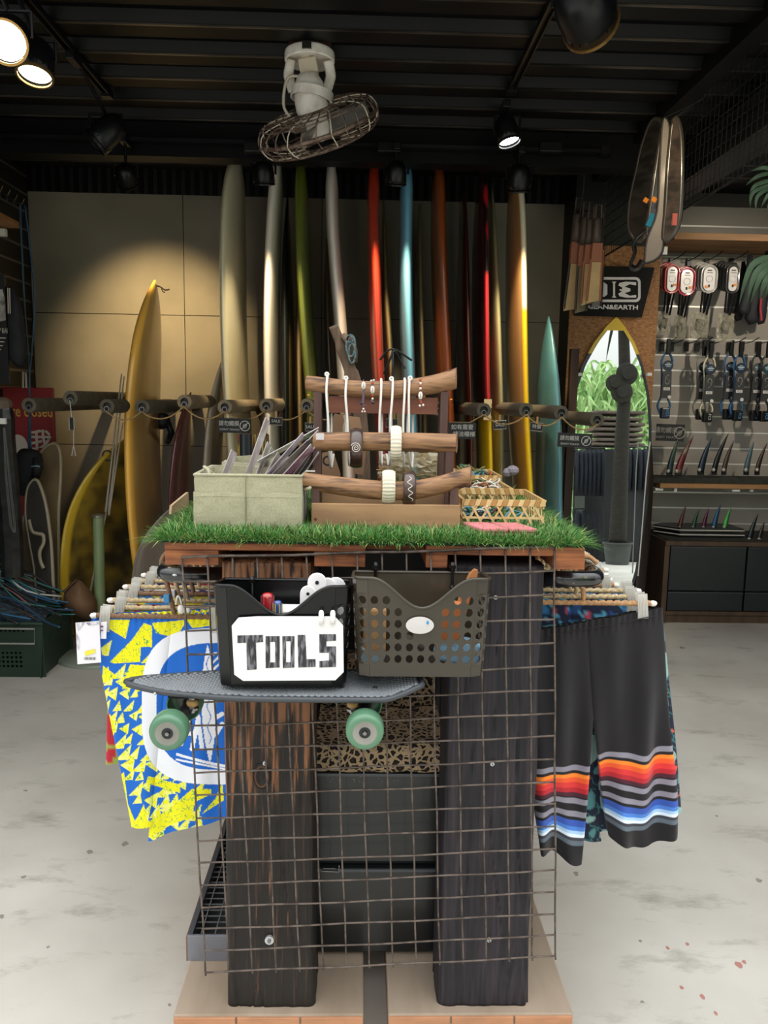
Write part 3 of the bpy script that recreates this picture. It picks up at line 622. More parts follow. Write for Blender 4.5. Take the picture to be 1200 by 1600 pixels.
# swim fins hanging on a hook at the end of the roof mesh
def fin_shape(name,pts_px,Y,m,label,th=.02,foot=None):
    # an outline in px at distance Y, given real thickness and a raised rail along both edges
    t=thing(name,label,'swim fin',P(*pts_px[0],Y),'swim fins hanging before the chipboard')
    poly=[P(x,y,Y) for x,y in pts_px]; n=len(poly); mb=MB(); c=sum(poly,Vector())/n
    mb.add(poly+[p+Vector((0,th,0)) for p in poly],[tuple(range(n))[::-1],tuple(range(n,2*n))]+[(i,(i+1)%n,(i+1)%n+n,i+n) for i in range(n)]); 
    return t,mb
finb=mat('fin_tan','#a58f63','#8f7b56',rough=.55,scale=8); find=mat('fin_dark','#2c2622','#3a302a',rough=.55,scale=8); finr=mat('fin_brown','#7a4a34',rough=.55)
def swimfin(Y,top,bot,m,label,dark,wtop,wbot):
    a=P(*top,Y); b=P(*bot,Y); k=mpp(a); M=FR((a+b)/2,(1,0,0),a-b); L=(a-b).length/2
    t=thing('swim_fin',label,'swim fin',a,'swim fins hanging before the chipboard')
    w1,w2=wtop*k/2,wbot*k/2
    foot=MB().lathe([(w1*.55,L*1.0),(w1*.9,L*.9),(w1,L*.6),(w1*1.05,L*.35)],M@Matrix.Diagonal((1,.8,1,1)),14); obj('foot_pocket',foot,find,t,smooth=True)
    mid=MB().hexa([M@Vector(v) for v in ((-w1*1.1,-.02,-L*.05),(w1*1.1,-.02,-L*.05),(w1*1.1,.02,-L*.05),(-w1*1.1,.02,-L*.05),(-w1,-.028,L*.38),(w1,-.028,L*.38),(w1,.028,L*.38),(-w1,.028,L*.38))]); obj('shoulder',mid,finr,t,bev=.004)
    bl=MB().hexa([M@Vector(v) for v in ((-w2,-.006,-L),(w2*.8,-.006,-L*.93),(w2*.8,.006,-L*.93),(-w2,.006,-L),(-w1*1.05,-.014,-L*.04),(w1*1.05,-.014,-L*.04),(w1*1.05,.014,-L*.04),(-w1*1.05,.014,-L*.04))]); obj('blade',bl,m,t)
    for s_ in (-1,1):
        obj('blade_rib',MB().tube([M@Vector((s_*w1*1.05,-.01,0)),M@Vector((s_*w2*(1 if s_<0 else .8),-.008,-L*.95))],.007,6),dark,t)
    obj('strap',MB().tube([M@Vector((-w1*.6,-.01,L*.95)),M@Vector((-w1*.5,-.01,L*1.25)),M@Vector((w1*.5,-.01,L*1.25)),M@Vector((w1*.6,-.01,L*.95))],.006,6),find,t)
    return t
swimfin(4.72,(908,330),(892,486),finb,'tan bladed swim fin, leftmost of the hanging bunch',find,19,32)
swimfin(4.66,(912,336),(911,490),mat('fin_olive','#5d553c',rough=.55),'olive bladed swim fin in the middle of the bunch',find,18,20)
swimfin(4.60,(922,340),(917,478),finb,'narrow tan swim fin seen edge on in the bunch',finr,15,18)
swimfin(4.54,(930,338),(932,474),finb,'tan swim fin at the front of the bunch',finr,16,24)
swimfin(4.72,(934,350),(935,482),mat('fin_grey','#77726a',rough=.5),'grey swim fin at the right behind the bunch',find,14,18)
one('hanging_rod',MB().tube([P(914,262,4.65),P(912,300,4.65),P(905,345,4.65)],.005,6).tube([P(900,328,4.65),P(945,334,4.72)],.008,6),blk2,'black rod the swim fins hang from','rod')
# bodyboards and skimboards hanging from the mesh
def slab(name,label,px,Y0,Y1,m,th=.02,cat='bodyboard',edge=None,cols=None,group='boards hanging from the wire mesh'):
    """outline in pixels of a board that hangs in a plane running from Y0 (left) to Y1 (right)"""
    x0=min(p[0] for p in px); x1=max(p[0] for p in px)
    pts=catmull([P(x,y,Y0+(Y1-Y0)*(x-x0)/(x1-x0)) for x,y in px],4,closed=True); n=len(pts)
    nr=((pts[n//4]-pts[0]).cross(pts[n//2]-pts[0])).normalized(); nr=nr if nr.y>0 else -nr
    t=thing(name,label,cat,pts[0],group); mb=MB()
    mb.add(list(pts)+[p+nr*th for p in pts],[tuple(range(n)),tuple(range(2*n-1,n-1,-1))]+[(i,i+n,(i+1)%n+n,(i+1)%n) for i in range(n)])
    obj('hang_loop',MB().tube([max(pts,key=lambda p:p.z),Vector((mx_,max(pts,key=lambda p:p.z).y,2.84))],.0025,5),blk2,t); obj('core',mb,m,t); obj('rim',MB().tube([p+nr*th*.5 for p in pts],th*.62,6,closed=True),edge or blk2,t,smooth=True)
    return t,pts,nr
clr=mat('clear_wrap','#8d9096',rough=.15,trans=.0,alpha=.5,coat=1)
bbm=mat('board_charcoal','#191816','#2b2926',rough=.3,coat=.6,scale=10,st=(1,1,3),lo=.4,hi=.6)
t,pts,nr=slab('bodyboard','wrapped charcoal board hanging at the left of the ceiling cluster',[(1018,188),(1003,225),(994,265),(984,310),(981,352),(990,372),(1003,373),(1009,352),(1016,300),(1026,240),(1034,195)],4.2,4.0,bbm,edge=mat('wrap_edge','#3c3934',rough=.3,coat=.5))
obj('orange_sticker',MB().box(P(1009,313,4.0),(.022,.006,.022),Matrix.Rotation(.5,3,'Y')),mat('orange','#e08a2a'),t)
t,pts,nr=slab('bodyboard','dark board with a blue corner hanging second in the ceiling cluster',[(1035,195),(1026,255),(1018,310),(1011,365),(1019,371),(1028,350),(1031,300),(1034,250)],3.9,3.86,mat('board_dk2','#131414',rough=.3,coat=.6),edge=mat('wrap_edge','#3c3934'))
obj('blue_corner',MB().box(P(1018,345,3.84),(.035,.012,.06),Matrix.Rotation(.4,3,'Y')),mat('corner_blue','#2f7c9c',rough=.3),t)
obj('orange_sticker',MB().box(P(1022,312,3.82),(.022,.006,.022),Matrix.Rotation(.5,3,'Y')),mat('orange','#e08a2a'),t)
t,pts,nr=slab('skimboard','grey plywood skimboard with small holes hanging in the ceiling cluster',[(1036,188),(1031,260),(1027,330),(1012,372),(1008,400),(1010,410),(1034,393),(1037,330),(1041,260),(1046,200)],3.8,3.75,mat('ply_grey','#6a625a','#57504a',rough=.45,coat=.4,scale=6),th=.012,edge=mat('dark_edge','#1c1a18'),cat='skimboard')
t,pts,nr=slab('bodyboard','brown patterned board with a coral tip hanging rightmost of the ceiling cluster',[(1052,185),(1062,205),(1064,260),(1062,320),(1058,350),(1048,368),(1036,372),(1040,320),(1044,250)],3.72,3.66,mat('board_wood','#4b4038','#2c2622',rough=.3,coat=.6,scale=14,st=(1,1,2),lo=.42,hi=.6),edge=mat('wrap_edge','#3c3934'))
obj('tip_sticker',MB().box(P(1054,343,3.6),(.02,.01,.05)),mat('coral','#a8564a'),t)
one('black_strap',MB().tube(catmull([Vector((mx_,4.0,2.42)),P(995,372,4.0),P(992,395,4.05),P(985,415,4.1),P(995,420,4.1),P(1004,408,4.08)],5),.022,6,flat=.4),blk2,'thick black strap dangling under the ceiling boards','strap',smooth=True)
one('coral_pouch',MB().tube([P(1016,404,4.2),Vector((mx_,4.2,2.5))],.002,5).box(P(1016,404,4.2),(.09,.05,.02),Matrix.Rotation(-.5,3,'Y')),mat('coral2','#7c4034',rough=.7),'dull red pouch tip under the plywood skimboard','pouch',bev=.006)
# hanging palm leaves at the right edge
def leaf(mb,a,b,c,w): 
    pts=catmull([a,b,c],8); n=len(pts); L=[];Rr=[]
    for i,p in enumerate(pts):
        t=pts[min(i+1,n-1)]-pts[max(i-1,0)]; s=t.cross(Vector((0,1,0))).normalized()*w*math.sin(pi*(.08+.92*i/(n-1))**.8) ; L.append(p-s); Rr.append(p+s)
    mid=[p+Vector((0,-w*.35,0)) for p in pts]
    mb.add(L+mid+Rr,[(i,i+n,i+n+1,i+1) for i in range(n-1)]+[(i+n,i+2*n,i+2*n+1,i+n+1) for i in range(n-1)])
lm=mat('palm_leaf','#2c452c','#456043',rough=.5,scale=8)
Yp=3.1
for nm,lab,fr in (('potted_fern','arching green palm leaves hanging in at the upper right edge',[((1215,268),(1185,275),(1165,290)),((1215,280),(1180,290),(1170,315)),((1215,285),(1178,300),(1172,325)),((1215,290),(1185,305),(1181,332)),((1215,292),(1200,305),(1189,325)),((1215,270),(1195,262),(1172,268)),((1218,300),(1206,312),(1196,332))]),
  ('hanging_plant','long strap leaves of a hanging plant before the slatwall gear',[((1215,400),(1175,415),(1154,478)),((1215,405),(1182,425),(1166,478)),((1215,410),(1190,430),(1172,475)),((1215,415),(1196,440),(1187,470)),((1220,418),(1204,445),(1196,465))])):
    t=thing(nm,lab,'plant',P(1215,280 if nm=='potted_fern' else 410,Yp))
    for a,b,c in fr:
        mb=MB(); leaf(mb,P(*a,Yp),P(*b,Yp-.05),P(*c,Yp-.02),.0075 if nm=='potted_fern' else .012); obj('leaf',mb,lm,t,smooth=True)
# ================= slatwall goods =================
Ys=5.66
oak=mat('oak_board','#9c7348','#7d5934',rough=.6,scale=5,st=(.4,3,6),bump=.1)
def shelf(z,y0,x0,x1,th,label,m=oak):
    t=thing('wall_shelf',label,'shelf',((x0+x1)/2,YS,z)); obj('shelf_board',MB().bb(x0,x1,y0,YS-.002,z-th,z),m,t,bev=.002); return t
z=P(1100,365,5.3).z; x0=P(1052,370,5.3).x; t=shelf(z,5.28,x0,XR-.3,.042,'thick wooden shelf above the packaged leashes')
for px in (1038,): obj('bracket',MB().box(P(px,392,5.45),(.03,.03,.05)),wh,t)
z=P(1100,756,5.4).z; xs0=P(1030,757,5.4).x; t=shelf(z,5.38,xs0,XR-.3,.03,'wooden shelf carrying the large surf fins')
for px in (1026,1145): obj('bracket',MB().bb(P(px-6,765,5.45).x,P(px+6,765,5.45).x,5.4,5.74,z-.05,z-.035),wh,t); obj('bracket_plate',MB().box(P(px+29,763,5.42),(.02,.02,.045)),wh,t)
one('fin_tray',MB().bb(xs0-.05,XR-.4,5.42,5.72,z+.001,z+.03),mat('felt_dark','#1d211c','#2a2c26',rough=.9,scale=30),'long dark tray the large surf fins stand in','tray')
hookm=mat('hook_black','#121214',rough=.35,metal=.5)
hk=0
def hook(px,py,label,dx=12,dy=-8):
    a=P(px,py,Ys+.07); t=thing('wall_hook',label,'hook',a,'slatwall hooks'); obj('back_plate',MB().box(a+Vector((0,.0,-.02)),(.03,.012,.07)),hookm,t)
    obj('prong',MB().tube(catmull([a,a+Vector((.0,-.14,.005)),a+Vector((.02,-.2,.03))],4),.0035,6),hookm,t)
names=['red','second red','clear','black']
cord={'red':mat('cord_red','#b8403a',rough=.25,coat=1),'second red':mat('cord_crimson','#b52f48',rough=.25,coat=1),'clear':mat('cord_clear','#b9b7b0',rough=.2,coat=1),'black':mat('cord_dark','#2b2b2b',rough=.25,coat=1)}
card=mat('card_white','#c9c5c3',rough=.35,coat=.4)
orange=mat('orange','#e08a2a')
ink=mat('ink','#26262a',rough=.7)
def stadium(c,w,h,n=28,dy=0):
    out=[]; r=w/2; s=h/2-r
    for i in range(n):
        a=2*pi*i/n; z=r*math.sin(a); out.append(Vector(c)+Vector((r*math.cos(a),dy,z+(s if z>=0 else -s))))
    return out
film=mat('clear_film','#b5b09a',rough=.12,alpha=.42,coat=1,bump=1,bs=60,dist=.01,scale=20)
for i,(px,py,w,h,nm,nb) in enumerate(((1050,436,22,43,'red',3),(1073,440,26,42,'second red',2),(1108,436,25,42,'clear',4),(1145,436,20,43,'black',5))):
    hook(px+(0,4,-3,-2)[i],407,'slatwall hook holding the '+('red packs','crimson packs','clear corded packs','dark corded packs')[i])
    for b_ in range(nb):
        c=P(px-b_*4.5,py-b_*1.5,Ys-.16+b_*.045); kk=mpp(c)
        t=thing('leash_pack',('%s board leash pack with a white oval card, '%({'red':'red','second red':'crimson','clear':'clear corded','black':'dark corded'}[nm]))+('frontmost on its hook' if b_==0 else ['','second','third','fourth','fifth'][b_]+' behind the front one'),'leash pack',c,'packaged board leashes on the slatwall')
        co=MB()
        for q in range(3): co.tube(stadium(c,(w-q*2.2)*kk,(h-q*2.2)*kk,dy=.006*q),.0052,6,closed=True)
        obj('coiled_cord',co,cord[nm],t,smooth=True)
        st=stadium(c,(w-7)*kk,(h-6)*kk,dy=-.004); mb=MB(); n=len(st); mb.add(st+[p+Vector((0,.008,0)) for p in st],[tuple(range(n)),tuple(range(2*n-1,n-1,-1))]+[(j,j+n,(j+1)%n+n,(j+1)%n) for j in range(n)]); obj('card',mb,card,t)
        if b_==0:
            obj('printed_ring',MB().torus(c+Vector((0,-.006,.0)),5.0*kk,.0012,n=20,k=4),mat('print_grey','#a9a6a8'),t)
            obj('printed_block',MB().box(c+Vector((0,-.006,-10.5*kk)),(2.6*kk,.002,4.2*kk)),ink,t)
            obj('price_sticker',MB().box(c+Vector(((5,6,-4,4)[i]*kk,-.007,-9*kk if i!=2 else -12*kk)),(5*kk,.002,3.8*kk)),orange,t)
            obj('printed_line',MB().box(c+Vector((0,-.006,13*kk)),(7*kk,.001,1.6*kk)).box(c+Vector((0,-.006,9.5*kk)),(9*kk,.001,.8*kk)),ink,t)
        # black strap and crumpled film pouch below
        if b_<2:
            s=MB(); a=c+Vector((-w*.18*kk,0,-h*.48*kk)); s.tube([a,a+Vector((-.004,0,-32*kk))],.006,6); s.tube([a+Vector((w*.4*kk,0,0)),a+Vector((w*.25*kk,0.02,-34*kk))],.007,6); obj('strap',s,hookm,t)
        if b_==0:
            pc_=P((1037,1062,1093,1133)[i],(505,512,508,512)[i],Ys-.12); mb=MB(); pw,ph=(22,20,30,28)[i]*kk,(36,36,40,44)[i]*kk
            nn=11; vs=[]
            rr=random.Random(i)
            for side in (-1,1):
                for a_ in range(nn):
                    for b2 in range(nn):
                        u=a_/(nn-1)-.5; v=b2/(nn-1)-.5; bul=.03*max(0,(1-(2*u)**2)*(1-(2*v)**2))
                        vs.append(pc_+Vector((u*pw*(1-.15*abs(v))+rr.uniform(-.003,.003),side*(bul+.002)+rr.uniform(-.007,.007),v*ph)))
            fs=[]
            for q in (0,1):
                o=q*nn*nn
                for a_ in range(nn-1):
                    for b2 in range(nn-1):
                        f=(o+a_*nn+b2,o+(a_+1)*nn+b2,o+(a_+1)*nn+b2+1,o+a_*nn+b2+1); fs.append(f if q else f[::-1])
            mb.add(vs,fs); obj('film_pouch',mb,film,t)
            obj('folded_cuff',MB().box(pc_+Vector((0,.0,0)),(pw*.5,.02,ph*.45),Matrix.Rotation(.2,3,'Y')),hookm,t,bev=.006)
# dark wetsuit boots and gear bunch at the right edge
dk=mat('neoprene','#101216','#1c1f26',rough=.7,scale=15); 
for i,(px,py,w,h,lab) in enumerate(((1168,445,18,90,'black neoprene glove hanging beside the packs'),(1180,455,20,100,'black neoprene boot with a red trim at the right edge'),(1194,450,16,110,'black neoprene boot at the far right edge'),(1158,455,14,90,'slim black neoprene strap left in the hanging bunch'))):
    c=P(px,py,Ys-.1+.03*i); kk=mpp(c); t=thing('neoprene_gear',lab,'gear',c+Vector((0,0,h*kk/2)),'neoprene gear hanging at the right edge')
    mb=MB(); mb.tube([c+Vector((0,0,h*kk/2)),c+Vector((.01,0,h*kk*.2)),c+Vector((0,0,-h*kk*.2)),c+Vector((-.01,0,-h*kk*.42)),c+Vector((.0,0,-h*kk*.5))],[w*kk*.2,w*kk*.4,w*kk*.45,w*kk*.55,w*kk*.3],10,flat=.6); obj('body',mb,dk,t,smooth=True)
    if i==1: obj('red_trim',MB().tube([c+Vector((.03,-.03,-.05)),c+Vector((.02,-.05,-.12)),c+Vector((.04,-.04,-.2))],.008,6),mat('trim_red','#a83040',rough=.5),t)
# numbered leashes
blu=mat('cord_blue','#1d5a8c',rough=.3,coat=1); crm=mat('cord_cream','#d8d3b4',rough=.3,coat=1); gry=mat('cord_grey','#8d8b84',rough=.3,coat=1); cblk=mat('cord_black','#0f1013',rough=.3,coat=.6)
lbl=mat('label_dark','#2b2b2c',rough=.45); navy=mat('patch_navy','#142238',rough=.35)
for px,py,num,cm,label,dY,patch in ((1040,598,'6',blu,'blue corded leash numbered 6, leftmost on the lower rail',0,navy),(1096,600,'9',gry,'grey corded leash half hidden behind the cream one',.06,navy),(1106,604,'9',crm,'cream corded leash numbered 9',0,navy),
    (1138,600,'9',blu,'blue corded leash behind the front blue one numbered 9',.07,navy),(1153,602,'9',blu,'front blue corded leash numbered 9, beside the black ones',0,navy),(1180,602,'9',cblk,'black corded leash with a silver printed patch',.06,mat('patch_silver','#4a4c50',rough=.3)),(1195,603,'9',cblk,'black corded leash numbered 9 at the right edge',0,mat('patch_teal','#1d3a40',rough=.3))):
    c=P(px,py,Ys-.14+dY); kk=mpp(c)
    t=thing('numbered_leash',label,'leash',c+Vector((0,0,70*kk)),'numbered leashes on the lower slatwall rail')
    s=MB()
    for q in (0,1,2):
        s.tube(catmull([c+Vector((-9*kk+q*.004,q*.006,34*kk)),c+Vector((0,q*.006,47*kk)),c+Vector((9*kk,q*.006,34*kk)),c+Vector((5*kk,q*.006,10*kk)),c+Vector((4*kk,q*.006,-20*kk)),c+Vector((10*kk,q*.006,-36*kk)),c+Vector((0,q*.006,-54*kk)),c+Vector((-10*kk,q*.006,-36*kk)),c+Vector((-5*kk,q*.006,-20*kk)),c+Vector((-6*kk,q*.006,10*kk))],3,closed=True),.006,6,closed=True)
    obj('coiled_cord',s,cm,t,smooth=True)
    obj('rail_saver',MB().box(c+Vector((0,-.01,55*kk)),(6*kk,.02,24*kk)),hookm,t,bev=.003)
    obj('round_patch',MB().lathe([(0,-.002),(8.2*kk,-.002),(8.2*kk,.004),(0,.004)],Matrix.Translation(c+Vector((0,-.022,26*kk)))@Matrix.Rotation(R(90),4,'X'),24,cap=False),patch,t)
    obj('patch_print',MB().box(c+Vector((0,-.028,27.5*kk)),(10*kk,.001,1.8*kk)).box(c+Vector((0,-.028,24.8*kk)),(7*kk,.001,1.2*kk)).box(c+Vector((0,-.028,29.8*kk)),(5*kk,.001,.9*kk)),mat('print_pale','#9fb2bd'),t)
    cl_=MB().hexa([c+Vector(v) for v in ((-8*kk,-.024,-24*kk),(8*kk,-.024,-24*kk),(8*kk,-.02,-24*kk),(-8*kk,-.02,-24*kk),(-6.5*kk,-.024,18*kk),(6.5*kk,-.024,18*kk),(6.5*kk,-.02,18*kk),(-6.5*kk,-.02,18*kk))]); obj('label_card',cl_,lbl,t)
    textmesh('number',num,FR(c+Vector((0,-.026,4*kk))),22*kk,mat('print_num','#8d8f90'),t,sx=.8); textmesh('number_core',num,FR(c+Vector((0,-.0265,4*kk))),19.5*kk,lbl,t,sx=.72)
    obj('white_box',MB().box(c+Vector((0,-.0262,-9.5*kk)),(10*kk,.002,4.4*kk)),card,t); textmesh('box_print','FCS',FR(c+Vector((0,-.028,-9.5*kk))),3.8*kk,ink,t)
    obj('price_dot',MB().lathe([(0,0),(2.8*kk,0),(2.8*kk,.002)],Matrix.Translation(c+Vector((5*kk,-.027,-22*kk)))@Matrix.Rotation(R(90),4,'X'),14,cap=False),card,t)
    cf=c+Vector((0,-.02,-47*kk)); obj('ankle_cuff',MB().box(cf,(14*kk,.045,17*kk)),hookm if cm is not blu or px!=1040 else navy,t,bev=.01); textmesh('cuff_print','FCS',FR(cf+Vector((2*kk,-.024,0)),(0,0,-1),(1,0,0)),6*kk,card if cm is crm else mat('cuff_blue','#4f8fc0'),t)
for i,px in enumerate((1035,1050,1073,1090,1112,1140,1160,1185)): hook(px,537,'bare black hook on the lower rail, '+['far left','left of the middle gap','in the middle gap','right of the middle gap','by the cream leash','by the blue leashes','between blue and black leashes','far right'][i])
k=mpp(P(1050,677,5.6)); dont_touch(P(1047,676,5.55),44*k,26*k,"black don't touch chalk board clipped on the slatwall",R(1),bright=mat('chalk_soft','#8f8e88',rough=.9))
# surf fins
def surffin(px,pb,pt,w,Y,m,label,box=True):
    b=P(px,pb,Y); kk=mpp(b); tx,ty=pt; h=(pb-ty)*kk; dx=(tx-px)*kk; w*=kk
    n=12; lead=[];trail=[]
    for i in range(n+1):
        s=i/n; cx=dx*s**1.5; hw=w*.5*(1-s**2.4)+.002; lead.append((cx-hw,h*s)); trail.append((cx+hw*.85,h*s))
    t=thing('surf_fin',label,'surf fin',b,'surf fins standing on the slatwall shelves')
    vs=[];  fs=[]
    for (lx,z),(tx_,_) in zip(lead,trail):
        mx2=(lx*.6+tx_*.4); th=.007*(1-z/h)+.0015
        vs+=[b+Vector((lx,0,z)),b+Vector((mx2,-th,z)),b+Vector((tx_,.0,z)),b+Vector((mx2,th,z))]
    for i in range(n):
        for j in range(4): fs.append((i*4+j,i*4+(j+1)%4,(i+1)*4+(j+1)%4,(i+1)*4+j))
    fs+=[(3,2,1,0),(n*4,n*4+1,n*4+2,n*4+3)]; obj('blade',MB().add(vs,fs),m,t,smooth=True)
    obj('base_tab',MB().box(b+Vector((0,0,-.008)),(w*.9,.01,.02)),hookm,t)
    obj('screw_tag',MB().ball(b+Vector((-w*.5,-.03,.02)),.013,8),mat('tag_grey','#a5a39c',rough=.4),t)
fm=lambda a,b: mat('fin_'+a.strip('#')+b.strip('#'),a,b,rough=.3,coat=.6,scale=9,lo=.42,hi=.58)
for a in ((1046,740,(1056,685),10,'#55664e','#27383e','teal and wood patterned large surf fin, left end of the upper shelf'),(1060,740,(1080,680),12,'#6a2a30','#8a7f6c','red camouflage large surf fin, second on the upper shelf'),(1095,738,(1108,684),11,'#1c2a38','#27384a','dark blue large surf fin in the middle of the upper shelf'),
   (1116,738,(1134,677),9,'#0f0f11','#19191c','tall black swept surf fin on the upper shelf'),(1131,738,(1143,688),8,'#37372f','#4a2c22','narrow olive surf fin with a rusty tip on the upper shelf'),(1166,738,(1174,690),9,'#3c5560','#4a6470','steel blue surf fin on the upper shelf near the right edge'),(1183,738,(1195,692),8,'#4a2c24','#2f1f1c','dark brown surf fin at the right end of the upper shelf')):
    surffin(a[0],a[1],a[2],a[3],5.5,fm(a[4],a[5]),a[6])
# black rack with lower fins and folded black shirts
z2=P(1100,852,5.3).z
CB=thing('low_cabinet','long low cabinet with black drawer fronts framed in brown wood','cabinet',(2.6,5.3,0))
cx0=P(1036,900,5.28).x; cw=mat('cabinet_wood','#4f3a28','#3a2a1d',rough=.6,scale=6,st=(3,1,.5)); cbk=mat('drawer_black','#14181c','#181d21',rough=.35,scale=3)
zb_=.0; fy_=5.28
obj('side_panel',MB().bb(cx0-.0,cx0+.035,fy_,YS-.01,0,z2),cw,CB,bev=.002); obj('side_panel',MB().bb(XR-.35,XR-.315,fy_,YS-.01,0,z2),cw,CB,bev=.002)
obj('top_board',MB().bb(cx0-.0,XR-.3,fy_-.012,YS-.01,z2,z2+.03),cw,CB,bev=.002); obj('plinth',MB().bb(cx0+.035,XR-.35,fy_+.02,YS-.02,0,.06),cw,CB); obj('bottom_board',MB().bb(cx0+.035,XR-.35,fy_,YS-.02,.06,.085),cw,CB)
obj('felt_top',MB().bb(cx0+.02,XR-.32,fy_+.01,YS-.02,z2+.031,z2+.036),mat('felt_dark','#1d211c'),CB)
dw=(P(1163,900,fy_).x-cx0-.04); zm=P(1100,924,fy_).z
for i in range(4):
    for j,(a,b) in enumerate(((.09,zm-.004),(zm+.004,z2-.004))):
        xa=cx0+.04+i*(dw+.012); xb=min(xa+dw,XR-.36)
        if xb>xa: 
            o=obj('drawer_front',MB().bb(xa,xb,fy_-.004,fy_+.014,a,b),cbk,CB,bev=.004); obj('drawer_edge',MB().bb(xa,xb,fy_-.007,fy_-.003,b-.012,b-.004),mat('edge_dark','#24292d',rough=.3),o)
tr=thing('fin_rack','black pinstriped fin rack like stacked pointed boards on the low cabinet','rack',P(1100,840,5.42))
for q,py in ((0,848),(1,838)):
    zc=z2+.042+.032*q; a=P(1024,py,5.5).x; b=P(1162,py,5.4).x
    poly=[(a,5.55),(a+.13,5.40),(b,5.40),(b,5.66),(a+.1,5.66)]
    mb=MB(); n=5; mb.add([(x,y,zc) for x,y in poly]+[(x,y,zc+.026) for x,y in poly],[tuple(range(n))[::-1],tuple(range(n,2*n))]+[(i,(i+1)%n,(i+1)%n+n,i+n) for i in range(n)]); obj('tier',mb,mat('rack_black','#101012',rough=.3),tr)
    obj('pinstripe',MB().tube([(a,5.548,zc+.013),(a+.13,5.396,zc+.013),(b,5.396,zc+.013)],.004,5),alu,tr)
for a in ((1062,828,(1069,790),7,'#3a1a1c','#5a2a2a','small dark red surf fin, first in the black rack'),(1083,828,(1090,794),7,'#1d4a30','#244f38','small green edged surf fin, second in the black rack'),(1099,828,(1105,793),7,'#4a1a34','#5a2240','small magenta surf fin in the middle of the rack'),(1115,828,(1123,788),8,'#1b4a70','#205580','small blue surf fin, fourth in the black rack'),(1132,828,(1139,793),8,'#3c9a48','#48aa50','small bright green surf fin, last in the black rack')):
    surffin(a[0],a[1],a[2],a[3],5.5,fm(a[4],a[5]),a[6])
surffin(1171,846,(1181,802),9,5.4,fm('#1a242c','#222c34'),'dark surf fin standing on the cabinet right of the rack')
surffin(1186,846,(1192,815),8,5.4,fm('#2a2424','#332c2c'),'short dark surf fin at the right edge of the cabinet')
# ================= left side =================
# red closed sign
Yc_=5.0
a=P(-60,605,Yc_); b=P(82,606,Yc_); bb_=P(82,870,Yc_)
red=mat('sign_red','#8f2226','#7c1b20',rough=.45,scale=3); ygold=mat('sign_gold','#c9a24a',rough=.6); wsn=mat('sign_cream','#c8c0b4',rough=.7)
t=thing('closed_sign','red sign reading We are closed with white characters and a bowing figure','sign',((a.x+b.x)/2,Yc_,bb_.z))
obj('panel',MB().bb(a.x,b.x,Yc_,Yc_+.03,bb_.z,b.z),red,t,bev=.004)
k=mpp(P(40,640,Yc_)); f=Yc_-.003
textmesh('lettering','We are closed',FR(P(30,643,f)),21*k*1.22,ygold,t,sx=.68,bold=.0012)
textmesh('character','我',FR(P(64,690,f)),34*k,wsn,t,bold=.003); textmesh('character','們',FR(P(64,730,f)),30*k,wsn,t,bold=.003)
hb=MB(); hc=P(28,697,f); vs=[hc+Vector((15*k*math.cos(q)*(1 if math.sin(q)>0 else 1.05),0,18*k*math.sin(q)*(1.0 if math.sin(q)>0 else .9))) for q in [2*pi*i/26 for i in range(26)]]
hb.add(vs,[tuple(range(26))[::-1]]); obj('printed_head',hb,wsn,t)
textmesh('character','謝謝',FR(P(24,728,f-.004)),15*k,blk2,t,bold=.002); textmesh('character','光臨',FR(P(24,745,f)),14*k,wsn,t,bold=.001)
# cords on the left wall
cbl=mat('cord_teal','#27506a','#1d3f57',rough=.5,scale=20)
yc=4.75
pts1=catmull([P(31,318,yc),P(33,360,yc),P(36,430,yc),P(39,490,yc),P(43,540,yc),P(46,585,yc),P(46,640,yc),P(45,700,yc)],5)
pts2=catmull([P(39,321,yc),P(45,370,yc),P(51,425,yc),P(54,450,yc),P(53,500,yc),P(50,545,yc),P(46,590,yc),P(47,650,yc),P(48,702,yc)],5)
one('blue_cord',MB().tube(pts1,.0055,6).tube(pts2,.0055,6),cbl,'long doubled blue cord hanging down the left wall','cord',smooth=True)
nb=P(45,730,yc); t=thing('neoprene_harness','black neoprene harness with a pale stripe hung from the blue cord','harness',nb+Vector((0,0,.1)))
mb=MB(); k=mpp(nb); mb.tube(catmull([P(47,702,yc),P(46,715,yc),P(45,738,yc),P(40,760,yc),P(37,772,yc)],4),[.02]+[.06]*4+[.075]*4+[.06]*4+[.05]*3+[.02],14,flat=.7) if False else None
pth=catmull([P(47,702,yc),P(46,715,yc),P(45,738,yc),P(40,760,yc),P(37,774,yc)],4); rr=[.015+.062*math.sin(pi*min(.95,(i+1)/(len(pth)))**.7) for i in range(len(pth))]
obj('body',MB().tube(pth,rr,14,flat=.7),dk,t,smooth=True); obj('side_flap',MB().tube([P(56,715,yc-.06),P(60,730,yc-.08),P(54,748,yc-.06)],[.02,.03,.02],10,flat=.6),dk,t,smooth=True)
obj('stripe',MB().tube([P(49,729,yc-.10),P(56,728,yc-.11),P(62,729,yc-.10)],.004,6),mat('stripe_pale','#7fa0b0'),t)
